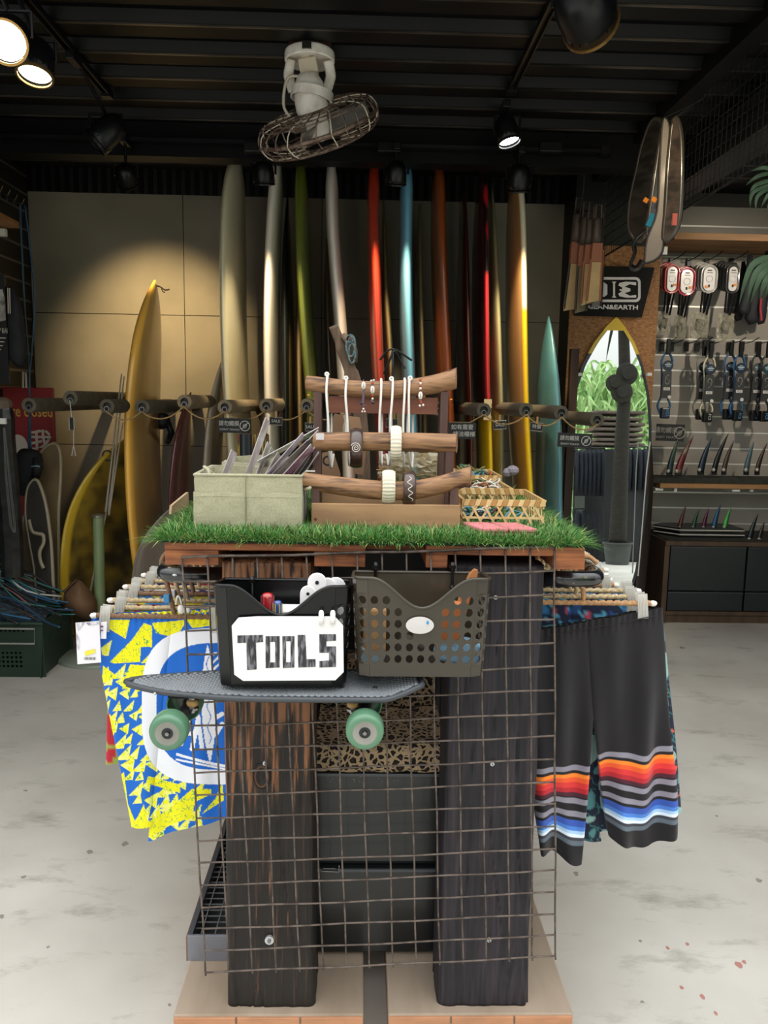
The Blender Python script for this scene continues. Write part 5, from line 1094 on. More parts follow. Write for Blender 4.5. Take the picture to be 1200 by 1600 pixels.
nV=V.shape[0]; loops=np.empty((nb_,7),dtype=np.int32); loops[:,0]=idx;loops[:,1]=idx+1;loops[:,2]=idx+2;loops[:,3]=idx+3;loops[:,4]=idx+3;loops[:,5]=idx+2;loops[:,6]=idx+4
me.vertices.add(nV); me.vertices.foreach_set('co',V.ravel().astype(np.float32)); me.loops.add(nb_*7); me.loops.foreach_set('vertex_index',loops.ravel())
me.polygons.add(nb_*2); ls=np.stack([np.arange(nb_)*7,np.arange(nb_)*7+4],1).ravel(); me.polygons.foreach_set('loop_start',ls.astype(np.int32)); me.polygons.foreach_set('loop_total',np.tile([4,3],nb_).astype(np.int32))
me.update(); me.validate()
cg=np.repeat(np.where(r.uniform(0,1,nb_)[:,None]<.22,np.array([[.27,.33,.10]]),np.array([[.055,.19,.032]]))*r.uniform(.55,1.5,nb_)[:,None],5,axis=0)
a_=me.color_attributes.new('Col','FLOAT_COLOR','POINT'); a_.data.foreach_set('color',np.concatenate([cg,np.ones((nV,1))],1).astype(np.float32).ravel())
gm_=mat('grass_blade','#3a7a2a',rough=.5,vcol=True); me.materials.append(gm_)
gt=thing('grass_mat','green artificial grass mat covering the display top','grass mat',((gx0+gx1)/2,2.1,zT_))
obj('backing',GM,mat('grass_backing','#1b2a14',rough=.9),gt); o=obj('grass_blades',me,gm_,gt); o['kind']='stuff'
# canvas boxes with stickers
canv=mat('canvas_green','#aba78b','#9c987c',rough=.95,scale=300,bump=.25,bs=500,dist=.001,sheen=.2)
ca_y=1.70; cx0_,cx1_=P(304,780,ca_y).x,P(471,780,ca_y).x; cz0=zg+.002; cz1_=P(390,743,ca_y).z
def canvas_box(label,x0,x1,y0,y1,z0,z1,pocket=True):
    t=thing('canvas_box',label,'box',((x0+x1)/2,(y0+y1)/2,z0),'canvas storage boxes')
    th=.005
    def wall(ax,c,a,b,zz0,zz1,bul,th=.005):
        mb=MB(); n,m=16,10
        for sgn in (0,1):
            for i in range(n+1):
                for j in range(m+1):
                    u=i/n;v=j/m; p=a+(b-a)*u; z=zz0+(zz1-zz0)*v; off=bul*math.sin(pi*u)*math.sin(pi*v)*.8+.0015*noise.noise(Vector((p*40,z*40,c*9)))+sgn*th
                    zz=z+(.002*math.sin(u*9+c*20) if j==m else 0)
                    mb.v.append((p,c+off,zz) if ax=='y' else (c+off,p,zz))
        K=(n+1)*(m+1)
        for s in (0,1):
            for i in range(n):
                for j in range(m):
                    q=(s*K+i*(m+1)+j,s*K+(i+1)*(m+1)+j,s*K+(i+1)*(m+1)+j+1,s*K+i*(m+1)+j+1); mb.f.append(q if s==0 else q[::-1])
        ed=[i*(m+1) for i in range(n+1)]+[n*(m+1)+j for j in range(1,m+1)]+[i*(m+1)+m for i in range(n-1,-1,-1)]+[j for j in range(m-1,0,-1)]
        for i in range(len(ed)): a_,b_=ed[i],ed[(i+1)%len(ed)]; mb.f.append((a_,b_,b_+K,a_+K)[::-1])
        mb.m=[0]*len(mb.f); return mb
    obj('front_wall',wall('y',y0,x0,x1,z0,z1,-.004),canv,t,smooth=False); obj('back_wall',wall('y',y1-th,x0,x1,z0,z1+.004,.003),canv,t)
    obj('side_wall',wall('x',x0,y0,y1,z0,z1,-.003),canv,t); obj('side_wall',wall('x',x1-th,y0,y1,z0,z1-.004,.003),canv,t); obj('bottom',MB().bb(x0,x1,y0,y1,z0,z0+.004),canv,t)
    xm=(x0+x1)/2-.004
    if pocket:
        zp=z0+(z1-z0)*.70
        obj('front_pocket',wall('y',y0-.007,x0-.001,xm,z0+.001,zp,-.004,.004),canv,t); obj('front_pocket',wall('y',y0-.007,xm+.001,x1+.001,z0+.001,zp,-.005,.004),canv,t)
        obj('seam',MB().tube([(xm,y0-.009,z0),(xm,y0-.009,zp),(xm,y0-.004,z1)],.0012,5),mat('seam_green','#7d7f63',rough=.9),t)
        st=MB()
        for i in range(60):
            xx=x0+.006+(x1-x0-.012)*i/59; st.box((xx,y0-.0098,zp-.006),(.0022,.0012,.0008))
        o=obj('stitching',st,mat('thread','#c3c3a6',rough=.8),t); o['kind']='stuff'
        obj('rolled_edge',MB().tube([(x0,y0,z1),(x1,y0,z1),(x1,y1,z1-.002),(x0,y1,z1+.002)],.0035,6,closed=True),canv,t,smooth=True)
        obj('handle',MB().tube(catmull([(x1+.004,y0+.04,z0+.09),(x1+.016,y0+.03,z0+.095),(x1+.014,y0+.1,z0+.10),(x1+.004,y0+.11,z0+.09)],5),.004,6),canv,t,smooth=True)
        obj('handle',MB().tube(catmull([(x0+.03,y0+.08,z1-.01),(x0+.012,y0+.05,z1+.012),(x0+.025,y0+.03,z1+.005),(x0+.03,y0+.02,z1-.02)],5),.004,6),canv,t,smooth=True)
    return t
cb_y1=ca_y+.19
canvas_box('grey green canvas box with front pockets holding stickers at the front of the grass',cx0_,cx1_,ca_y,cb_y1,cz0,cz1_)
bx0,bx1=P(352,700,1.98).x,P(470,700,1.98).x
canvas_box('second canvas box with pale rim standing behind the first',bx0,bx1,1.93,2.12,cz0,P(400,715,2.1).z,pocket=False)
stk=[(347,741,362,702,8,'#c3b7bb',1.74),(384,740,415,652,7,'#c3b6b6',1.76),(412,745,473,676,8,'#9e9198',1.78),(420,745,481,687,7,'#75788d',1.80),(428,744,497,672,10,'#ab9fa7',1.82),(440,744,486,694,12,'#b67e9f',1.77),(446,744,482,700,8,'#b29394',1.79),(456,743,492,698,9,'#a0827e',1.81),(466,741,500,691,9,'#8d97ab',1.83),(430,705,498,668,8,'#819a85',1.86),(402,735,418,690,5,'#b4b0ab',1.87),(406,740,424,698,5,'#9f948e',1.88),(474,742,498,706,6,'#857e84',1.80),(414,742,434,706,6,'#96868d',1.86)]
nm_=['pale lilac sticker pack standing upright at the left','tall narrow mauve sticker pack leaning out furthest','large plum sticker pack in the middle','navy blue sticker pack in the middle','long silvery sticker pack under the green one','bright pink sticker pack low in the box','dusty rose sticker pack','brown red sticker pack','slate blue sticker pack near the stand','green printed sticker pack topmost at the right','grey beige sticker pack at the back','brown sticker pack at the back','charcoal sticker pack at the right corner','dull purple sticker pack at the back']
for (xa,ya,xb,yb,w,c,yy),lab in zip(stk,nm_):
    a=P(xa,ya,yy); b=P(xb,yb,yy); a=a+(a-b).normalized()*.05; a.z=max(a.z,cz0+.012); b.z=max(b.z,a.z+.02); ax_=(b-a).normalized(); perp=Vector((ax_.z,0,-ax_.x)); ww=w*mpp(a)*.8; dpt=Vector((0,.055,0))
    t=thing('sticker_pack',lab,'sticker pack',a,'sticker packs in the canvas box')
    h=perp*ww/2; e=perp*.0015; g=Vector((0,.05,0))
    # a flat card held almost edge on inside a clear sleeve
    tiltv=(perp*ww+g).normalized(); wd=.05; s1=tiltv*wd
    n1=ax_.cross(tiltv).normalized()*.0012
    q=[a,a+s1,b+s1*.9,b]; obj('card',MB().hexa([q[0]-n1,q[1]-n1,q[1]+n1,q[0]+n1,q[3]-n1,q[2]-n1-ax_*.01,q[2]+n1-ax_*.01,q[3]+n1]),mat('stk_'+c[1:],c,rough=.3,c2='#e3dde0',scale=28,lo=.48,hi=.6,coat=1),t)
    obj('sleeve_edge',MB().tube([a,b,b+s1*.9-ax_*.01],.0012,4),mat('sleeve','#b3a8aa',rough=.15,coat=1),t)
# wooden plaque at the left
q=[P(264,812,1.95),P(292,786,2.08),P(291,769,2.08),P(288,771,2.06),P(265,790,1.95)]; q[0].z=zg+.003; q[1].z=zg+.003
n=len(q); v=Vector((.006,-.001,0)); one('wooden_plaque',MB().add([p for p in q]+[p+v for p in q],[tuple(range(n)),tuple(range(2*n-1,n-1,-1))]+[(i,i+n,(i+1)%n+n,(i+1)%n) for i in range(n)]),mat('ply_pale','#b59d7e','#a58c6c',rough=.7,scale=8),'pale plywood plaque standing on the grass left of the canvas box','plaque')
# ================= bracelet stand =================
walf=mat('driftwood','#7f5c40','#4f3728',rough=.65,scale=9,st=(1,9,9),bump=.5,dist=.004,lo=.35,hi=.65,c3='#9a7350')
ply=mat('stand_pine','#a9855f','#8c6a4c',rough=.65,scale=5,st=(1,2,5),bump=.1); veneer=mat('upright_walnut','#5a4038','#4a322c',rough=.6,scale=8,st=(4,4,.6))
ya,yb_,yc_=1.735,1.83,1.92
z0_=zg
ST=thing('bracelet_stand','stepped wooden bracelet stand with three driftwood bars','stand',(P(602,800,ya).x,1.83,z0_))
fx0,fx1=P(487,800,ya).x,P(718,800,ya).x; ft=P(600,787,ya).z
obj('front_board',MB().bb(fx0,fx1,ya-.012,ya,z0_,ft),ply,ST,bev=.0015)
kn_=mat('pine_knot','#5a3824',rough=.7)
for px,py in ((493,811),(711,823)): obj('knot',MB().ball(P(px,py,ya-.012),.0035,8,(1,.3,1)),kn_,ST)
for x in (fx0+.006,fx1-.006): obj('side_board',MB().bb(x-.006,x+.006,ya,yc_+.02,z0_,ft-.01),ply,ST)
bz0,bz1=P(590,646,yc_).z,P(590,620,yc_).z; obj('rear_board',MB().bb(P(512,630,yc_).x,P(684,630,yc_).x,yc_+.0,yc_+.012,bz0,bz1),mat('board_redwood','#7c4a34','#6a3c2a',rough=.6,scale=6,st=(1,1,5)),ST)
lowb=MB().bb(fx0+.02,fx1-.02,yb_,yb_+.01,z0_,P(600,765,yb_).z); obj('middle_board',lowb,ply,ST)
def upr(x0,x1,y0,y1,Y): obj('upright',MB().bb(P(x0,y0,Y).x,P(x1,y0,Y).x,Y-.012,Y+.03,P(x0,y1,Y).z if y1 else z0_,P(x0,y0,Y).z),veneer,ST,bev=.001); 
for a,b in ((487,500),(703,716)): upr(a,b,754,788,ya+.012)
for a,b in ((489,502),(696,709)): upr(a,b,697,0,yb_)
for a,b in ((491,503),(688,700)): upr(a,b,612,0,yc_)
for (a,b,Y,y0,y1) in ((486.2,487,ya+.01,754,788),(502,503,yb_-.001,697,740),(490,491,yc_-.001,612,676)): pass
def log(name,pts,rs,Y,label):
    pp_=[P(x,y,Y) for x,y in pts]; c=catmull(pp_,8); n=len(c); k=mpp(pp_[0]); mb=MB(); N_=22
    for i,p in enumerate(c):
        r=float(np.interp(i/(n-1),np.linspace(0,1,len(rs)),rs))*k
        for j in range(N_):
            a=2*pi*j/N_; q=r*(1+.06*noise.noise(Vector((p.x*8,math.cos(a)*2,math.sin(a)*2+Y*9)))+.03*noise.noise(Vector((p.x*14,math.cos(a)*9,math.sin(a)*9))))
            mb.v.append((p.x+(.004*math.cos(a) if i in (0,n-1) else 0),p.y+q*math.cos(a)*.9,p.z+q*math.sin(a)))
    mb.f=[(i*N_+j,i*N_+(j+1)%N_,(i+1)*N_+(j+1)%N_,(i+1)*N_+j) for i in range(n-1) for j in range(N_)]+[tuple(range(N_)),tuple((n-1)*N_+j for j in range(N_))[::-1]]; mb.m=[0]*len(mb.f)
    return obj(name,mb,walf,ST,smooth=True,label=label)
log('driftwood_bar',[(475,751),(520,758),(580,765),(640,766),(690,757),(736,743)],[13,14,15,15,15,16],ya+.012,'lowest bar, cracked and curving up at the right')
log('driftwood_bar',[(492,690),(560,690),(640,691),(714,693)],[14,15,15,15],yb_-.002,'straight middle bar')
log('driftwood_bar',[(480,599),(530,605),(580,609),(630,608),(680,600),(713,591)],[12,12.5,13.5,14,15,16.5],yc_-.002,'upper bar, bowed in the middle')
obj('price_label',MB().box(P(500,682,yb_-.024),(.018,.001,.015)),card,ST); obj('price_label',MB().box(P(485,736,ya-.012),(.02,.001,.003)),card,ST)
for px,py in ((482,617),(705,624)): obj('orange_sticker',MB().box(P(px,py,yc_-.02),(.005,.001,.003)),orange,ST)
# bangles
def bangle(label,px,py,wpx,hpx,Y,m,ribs=False):
    c=P(px,py,Y); k=mpp(c); w=wpx*k; h=hpx*k; t=thing('bangle',label,'bangle',c,'bangles on the bracelet stand'); mb=MB(); n=56; m_=10
    for i in range(n):
        a=2*pi*i/n; rib=(1+.035*math.sin(i*pi)) if False else 1
        rw=w*(1+ (.07*(i%2) if ribs else 0))
        for j in range(m_):
            b=2*pi*j/m_; ro=h/2*.93+h*.06*math.cos(b)*(1+(.3*(i%2) if ribs else 0)); x=rw/2*math.sin(b)
            mb.v.append((c.x+x,c.y-ro*math.cos(a)*.9,c.z+ro*math.sin(a)))
    mb.f=[(i*m_+j,((i+1)%n)*m_+j,((i+1)%n)*m_+(j+1)%m_,i*m_+(j+1)%m_) for i in range(n) for j in range(m_)]; mb.m=[0]*len(mb.f)
    obj('hoop',mb,m,t,smooth=not ribs); return t,c,k
brn=mat('bangle_brown','#30211c','#4a362e',rough=.28,coat=.4,scale=20); bone=mat('bangle_bone','#e0dac6','#cfc7b0',rough=.5,scale=20); inl=mat('inlay','#d8ccc4',rough=.4)
bb1,c,k=bangle('brown bangle with a white spiral inlay on the middle bar',557,700,20,60,yb_+.0,brn)
sp_=[]; 
for i in range(46):
    a=i*.34; r=.7+i*.16; x,z=r*math.cos(a),r*math.sin(a); sp_.append(Vector((c.x+(x-1)*k,0,c.z+(z+2)*k)))
def onhoop(p,c,k,h): 
    dz=p.z-c.z; ro=h*k/2*.995; return Vector((p.x,c.y-math.sqrt(max(0,ro*ro-dz*dz))*.9-.0022,p.z))
obj('spiral_inlay',MB().tube([onhoop(p,c,k,60) for p in sp_],.0009,5),inl,bb1)
bangle('ribbed bone white bangle on the middle bar',618,693,17,52,yb_,bone,True)
bangle('ribbed bone white bangle on the lowest bar',607,761,20,50,ya+.014,bone,True)
bb2,c,k=bangle('brown bangle with a white wavy inlay on the lowest bar',639,763,20,52,ya+.014,brn)
obj('wave_inlay',MB().tube([onhoop(Vector((c.x+(3.2*math.sin(i*.55)-1+i*.08)*k,0,c.z+(20-i*.95)*k)),c,k,52) for i in range(40)],.0009,5),inl,bb2)
# cord necklaces over the upper bar
wcord=mat('white_cord','#e6e2da',rough=.7,scale=200,bump=.4,bs=900)
for i,(xt,yt_,xb,dx) in enumerate(((511,588,514,3),(541,594,544,2),(596,597,594,2),(614,595,611,-3),(633,596,631,1),(640,594,640,4))):
    a=P(xt,yt_,yc_-.03); k=mpp(a); t=thing('cord_necklace','white cord necklace over the upper bar, '+['leftmost','second from the left','third from the left','fourth, with a knot on top','fifth, close beside the last','rightmost, with a knot on top'][i],'necklace',a,'white cord necklaces on the upper bar')
    b=P(xb,712,yc_-.045); bot=P(xb+dx,732 if i in(0,4,5) else 728,yc_-.03); 
    zt3=a.z+.002
    pts=[Vector((a.x,yc_+.018,b.z+.02)),Vector((a.x,yc_+.02,a.z-.03)),Vector((a.x,yc_+.005,zt3+.004)),Vector((a.x,yc_-.022,zt3-.006)),Vector((a.x-.001,yc_-.03,a.z-.04)),Vector((P(xb-1,660,yc_-.03).x,yc_-.03,P(xb,660,yc_-.03).z)),Vector((b.x,yc_-.028,b.z)),Vector((bot.x,yc_-.012,bot.z)),Vector((b.x+dx*k*2,yc_+.01,b.z)),Vector((a.x+.004,yc_+.016,b.z+.02))]
    obj('cord',MB().tube(catmull(pts[:-1],6),.0028,8),wcord,t,smooth=True)
    # second strand beside it
    if i in (0,2,3,5): obj('rear_strand',MB().tube(catmull([P(xb+dx+1,646,yc_+.02),P(xb+dx+1,680,yc_+.02),P(xb+dx,728,yc_+.0)],5),.0026,8),wcord,t,smooth=True)
    if i in (0,1,3,5): obj('knot',MB().torus((a.x+(-.003 if i==3 else .002 if i==5 else -.001),yc_-.016,zt3+.003),.0038,.0024,n=14,k=6),wcord,t,smooth=True)
bead=mat('bead_red','#9c4030',rough=.4); beadp=mat('bead_white','#dcd6cc',rough=.35); purp=mat('cord_purple','#5d5060',rough=.7)
def shellb(xt,label,beads,shell,loop=False):
    t=thing('shell_bracelet',label,'bracelet',P(xt,602,yc_-.03),'shell bracelets on the upper bar')
    ys_=[b[1] for b in beads]; obj('cord',MB().tube([P(xt,593,yc_-.008)]+[P(xt,y,yc_-.032) for y in np.linspace(598,max(ys_),6)],.0008,5),purp,t)
    for j,(dx,y,r,m) in enumerate(beads):
        obj('bead',MB().ball(P(xt+dx,y,yc_-.034),r*.0016*.5,8),m,t,smooth=True)
    c=P(xt+shell[0],shell[1],yc_-.036); k=mpp(c); obj('cowrie_shell',MB().ball(c,4.2*k,12,(.85,.6,1.5)),beadp,t,smooth=True); obj('shell_slit',MB().box(c+Vector((0,-4.2*k*.6,0)),(.0008,.001,7*k)),ink,t)
shellb(582,'red beaded bracelet with a cowrie shell left of centre on the upper bar',[(-2,595,3.2,beadp),(2,594,3.2,beadp),(0,599,4,bead),(0,618,4,bead),(0,623,3.6,beadp),(1,629,5,mat('bead_dark','#2c2030',rough=.3)),(-1,627,4,purp)],(0,609))
shellb(657,'red and white beaded bracelet with a cowrie shell at the right of the upper bar',[(0,594,4,bead),(0,599,4,beadp),(0,603,4,bead),(0,607,4,beadp),(0,627,4,bead),(1,630,5,mat('bead_rust','#7a3c30',rough=.4)),(-1,634,4,beadp),(4,633,4,beadp)],(0,618))
shellb(568,'purple corded bracelet with a white ring bead on the upper bar',[(0,597,3,purp),(0,634,4,purp),(0,639,3.5,beadp),(-2,643,3,beadp),(2,643,3,beadp),(-3,630,5,mat('bead_dark','#2c2030'))],(0,602.5))
obj_=one('bracelet_tassel',MB().tube(catmull([P(569,604,yc_-.034),P(568,618,yc_-.034),P(567,632,yc_-.034)],4),.0028,8),purp,'thick purple braided strand hanging from the ring bead','tassel',smooth=True)
# things seen behind the stand: cardboard, driftwood stick, hooks, clear bag
t=thing('driftwood_stick','forked grey driftwood stick standing behind the bracelet stand','stick',P(560,760,2.25))
dw=mat('drift_grey','#6f5a48','#584637',rough=.8,scale=12,st=(6,6,1),bump=.5,dist=.006)
obj('stem',MB().tube(catmull([P(521,509,2.2),P(533,540,2.21),P(545,572,2.22),P(556,610,2.23),P(566,680,2.25),P(570,790,2.28)],6),[7*.00185]*6+[9*.00185]*8+[11*.00185]*8+[10*.00185]*9,12,flat=.6),dw,t,smooth=True)
obj('fork',MB().tube([P(536,524,2.2),P(546,532,2.19),P(550,548,2.2),P(552,566,2.21)],[.008,.013,.016,.012],10),dw,t,smooth=True)
obj('beaded_bracelets',MB().torus(P(548,540,2.17),.02,.003,n=24,k=5,sx=.6,sz=1.4).torus(P(550,552,2.17),.018,.003,n=24,k=5,sx=.5,sz=1.4).torus(P(547,530,2.17),.008,.003,n=14,k=5),mat('bead_teal','#2b5560','#6d7570',rough=.4,scale=200,lo=.45,hi=.55),t)
kraft=mat('kraft_card','#8a6a50','#957456',rough=.8,scale=4)
def plate(name,label,cat,px,Y,th,m,group=None):
    pts=[P(x,y,Y) for x,y in px]; n=len(pts); v=Vector((0,th,0)); return one(name,MB().add(pts+[p+v for p in pts],[tuple(range(n)),tuple(range(2*n-1,n-1,-1))]+[(i,i+n,(i+1)%n+n,(i+1)%n) for i in range(n)]),m,label,cat,group)
plate('cardboard_tag','brown cardboard piece behind the two left necklaces','cardboard',[(515,666),(523,646),(536,649),(538,658),(530,685),(516,687)],2.02,.003,kraft)
plate('cardboard_tag','tall brown cardboard strip behind the spiral bangle','cardboard',[(502,708),(520,704),(532,740),(530,790),(500,790)],2.05,.003,kraft)
plate('cardboard_tag','brown cardboard piece printed with a dark round mark','cardboard',[(545,650),(562,652),(572,700),(568,742),(552,740)],2.1,.003,kraft)
one('round_emblem',MB().torus(P(512,720,2.0),.011,.0025,n=20,k=5),ink,'small black round emblem hanging behind the left necklace','emblem')
t=thing('hook_stand','thin black wire hook with three arms rising behind the upper bar','hook',P(612,600,2.1))
obj('wire_arms',MB().tube(catmull([P(594,562,2.1),P(606,548,2.08),P(616,546,2.08),P(630,554,2.1),P(643,563,2.12)],5),.0028,6).tube(catmull([P(600,584,2.1),P(610,560,2.08),P(616,548,2.08),P(626,564,2.1),P(633,576,2.1)],5),.0028,6).tube([P(614,545,2.08),P(612,620,2.1)],.003,6),blk2,t,smooth=True)
obj('base_rod',MB().tube([P(612,620,2.1),P(612,800,2.1)],.0028,6),blk2,t)
# ================= woven baskets =================
bam=mat('bamboo_pale','#dcc08c','#c7a56a',rough=.55,scale=12); bam2=mat('bamboo_tan','#b78d52','#a67c44',rough=.55,scale=12)
def tray(label,xa,xb,ya_,yb2_,z0,z1,inside):
    t=thing('woven_basket',label,'basket',((xa+xb)/2,(ya_+yb2_)/2,z0),'woven bamboo trays')
    cor=[(xa,ya_),(xb,ya_),(xb,yb2_),(xa,yb2_)]; hb_=.014
    for s in range(4):
        a,b=Vector((*cor[s],0)),Vector((*cor[(s+1)%4],0)); L=(b-a).length; u=(b-a).normalized(); M=FR(a,u)
        nn=max(6,int(L/.0115)); band=[MB(),MB()]
        for i in range(nn):
            x0=L*i/nn; x1=L*(i+1)/nn-.0008; sk=.005
            band[i%2].hexa([M@Vector(v) for v in ((x0,-.003,z1-hb_),(x1,-.003,z1-hb_),(x1,.003,z1-hb_),(x0,.003,z1-hb_),(x0+sk,-.003,z1),(x1+sk,-.003,z1),(x1+sk,.003,z1),(x0+sk,.003,z1))])
        for q in (0,1): o=obj('rim_wrap',band[q],(bam,bam2)[q],t); o['kind']='stuff'
        lat=MB(); hh=z1-hb_-z0; st=.028; kx=-int(hh/st)-1
        x=-hh
        while x<L+hh:
            for d in (1,-1):
                xs_=[x,x+hh*.58*d]
                pA,pB=[xs_[0],0],[xs_[1],hh]
                # clip to the wall
                def cl(p,q):
                    if p[0]<0: 
                        f=(0-p[0])/(q[0]-p[0]) if q[0]!=p[0] else 2
                        if f>1 or f<0: return None
                        return [0,p[1]+(q[1]-p[1])*f]
                    if p[0]>L:
                        f=(L-p[0])/(q[0]-p[0]) if q[0]!=p[0] else 2
                        if f>1 or f<0: return None
                        return [L,p[1]+(q[1]-p[1])*f]
                    return p
                A,B=cl(pA,pB),cl(pB,pA)
                if A and B and abs(A[1]-B[1])>.002:
                    w=.0026; y=.0012*d
                    lat.hexa([M@Vector(v) for v in ((A[0]-w,y-.0008,z0+A[1]),(A[0]+w,y-.0008,z0+A[1]),(A[0]+w,y+.0008,z0+A[1]),(A[0]-w,y+.0008,z0+A[1]),(B[0]-w,y-.0008,z0+B[1]),(B[0]+w,y-.0008,z0+B[1]),(B[0]+w,y+.0008,z0+B[1]),(B[0]-w,y+.0008,z0+B[1]))])
            x+=st
        for zf in (.0,.5):
            lat.hexa([M@Vector(v) for v in ((0,-.001,z0+hh*zf),(L,-.001,z0+hh*zf),(L,.001,z0+hh*zf),(0,.001,z0+hh*zf),(0,-.001,z0+hh*zf+.005),(L,-.001,z0+hh*zf+.005),(L,.001,z0+hh*zf+.005),(0,.001,z0+hh*zf+.005))])
        o=obj('woven_strip',lat,bam,t); o['kind']='stuff'
    obj('woven_floor',MB().bb(xa+.002,xb-.002,ya_+.002,yb2_-.002,z0,z0+.003),bam2,t)
    return t
tb=[('front woven bamboo tray, nearest and lowest',724,851,1.76,1.98,803,780),('middle woven bamboo tray of bracelets',716,800,1.99,2.19,0,762),('rear woven bamboo tray heaped with coloured threads',712,782,2.20,2.40,0,742)]
trs=[]
for lab,xa,xb,y0,y1,_,yr in tb:
    a=P(xa,yr,y0); b=P(xb,yr,y0); z1=a.z; z0=zg+.001
    tray(lab,a.x,b.x,y0,y1,z0,z1,None); trs.append((a.x,b.x,y0,y1,z0,z1))
yc=[mat('yarn_'+n,c,rough=.8) for n,c in (('blue','#4f8396'),('black','#1d1f22'),('maroon','#6a2a2c'),('olive','#6b6a3c'),('white','#c9c2b4'),('green','#3f6a55'),('rust','#a35a34'))]
YN=['blue','black','maroon','olive','white','green','rust']
rnd=random.Random(11)
for q,(xa,xb,y0,y1,z0,z1) in enumerate(trs):
    for i in range((18,22,22)[q]):
        cx=rnd.uniform(xa+.03,xb-.03); cy2=rnd.uniform(y0+.03,y1-.03); zz2=(z1-.01+rnd.uniform(-.01,.02)) if q else z0+.006+rnd.uniform(0,.03); r=rnd.uniform(.018,.032); an=rnd.uniform(0,pi)
        mi=rnd.choices(range(7),([6,3,2,1,3,1,0],[2,2,2,3,3,2,2],[1,2,3,4,3,3,3])[q])[0]
        pts=[Vector((cx+r*math.cos(a)*1.3*math.cos(an)-r*.5*math.sin(a)*math.sin(an),cy2+r*math.cos(a)*math.sin(an)+r*.5*math.sin(a)*math.cos(an),zz2+.008*math.sin(a*2+i))) for a in [2*pi*j/14 for j in range(12)]]
        one('woven_bracelet',MB().tube(catmull(pts,2),.0025,5),yc[mi],YN[mi]+' thread bracelet in the '+('left','central','right')[min(2,int(3*(cx-xa)/(xb-xa)))]+' part of the '+('front','middle','rear')[q]+' bamboo tray'+(', towards its back' if cy2>(y0+y1)/2 else ', towards its front'),'bracelet','thread bracelets in the %s bamboo tray, %s'%(('front','middle','rear')[q],YN[mi]),smooth=True)
one('thread_pompom',MB().ball(P(801,735,2.2),.018,10,(1,1,.8)).ball(P(793,738,2.2),.013,8),mat('yarn_silver','#8b8890','#6a6068',rough=.8,scale=300,bump=1),'silvery pompom of thread on top of the rear tray','pompom')
# low clear plastic packs behind the middle bar
t=thing('clear_pack','crumpled clear bag of straw behind the stand between the lower bars','bag',P(640,740,2.0)); mb=MB(); nn=13; vs=[];rr=random.Random(3); c0_=P(640,728,2.02); k=mpp(c0_)
for side in (-1,1):
    for a_ in range(nn):
        for b2 in range(nn):
            u=a_/(nn-1)-.5; v=b2/(nn-1)-.5; bul=.04*max(0,(1-(2*u)**2)*(1-(2*v)**2)); vs.append(c0_+Vector((u*95*k+rr.uniform(-.005,.005),side*(bul+.002)+rr.uniform(-.006,.006),v*44*k*(1-.3*abs(u))+rr.uniform(-.003,.003)+v*0)))
fs=[]
for q in (0,1):
    o=q*nn*nn
    for a_ in range(nn-1):
        for b2 in range(nn-1):
            f=(o+a_*nn+b2,o+(a_+1)*nn+b2,o+(a_+1)*nn+b2+1,o+a_*nn+b2+1); fs.append(f if q else f[::-1])
obj('film',mb.add(vs,fs),mat('straw_film','#b9aa84',rough=.12,alpha=.5,coat=1),t); s=MB()
for i in range(26): a=c0_+Vector((rr.uniform(-40,40)*k,rr.uniform(-.02,.02),rr.uniform(-16,14)*k)); s.tube([a,a+Vector((rr.uniform(-20,20)*k,0,rr.uniform(-12,12)*k))],.0018,4)
o=obj('straw',s,mat('straw','#a3824a',rough=.7),t); o['kind']='stuff'
# pink soap bars / boxes
pk=mat('pink_card','#cf7f80','#b8686c',rough=.8,scale=9,bump=.2,bs=60,dist=.002)
Yk=1.655
for i,(xa,xb,dx) in enumerate(((751,795,-.03),(797,841,-.028))):
    a=P(xa,826,Yk); b=P(xb,826,Yk); 
    for l in (0,1):
        z0=zg+.006+l*.0105; mb=MB().hexa([(a.x,Yk,z0),(b.x,Yk,z0),(b.x+dx,Yk+.085,z0),(a.x+dx,Yk+.085,z0),(a.x,Yk,z0+.0095),(b.x,Yk,z0+.0095),(b.x+dx,Yk+.085,z0+.0095),(a.x+dx,Yk+.085,z0+.0095)])
        o=one('pink_slab',mb,pk,('upper' if l else 'lower')+' thin pink slab of the '+('left' if i==0 else 'right')+' stack on the grass','slab','pink slabs on the grass',bev=.003)
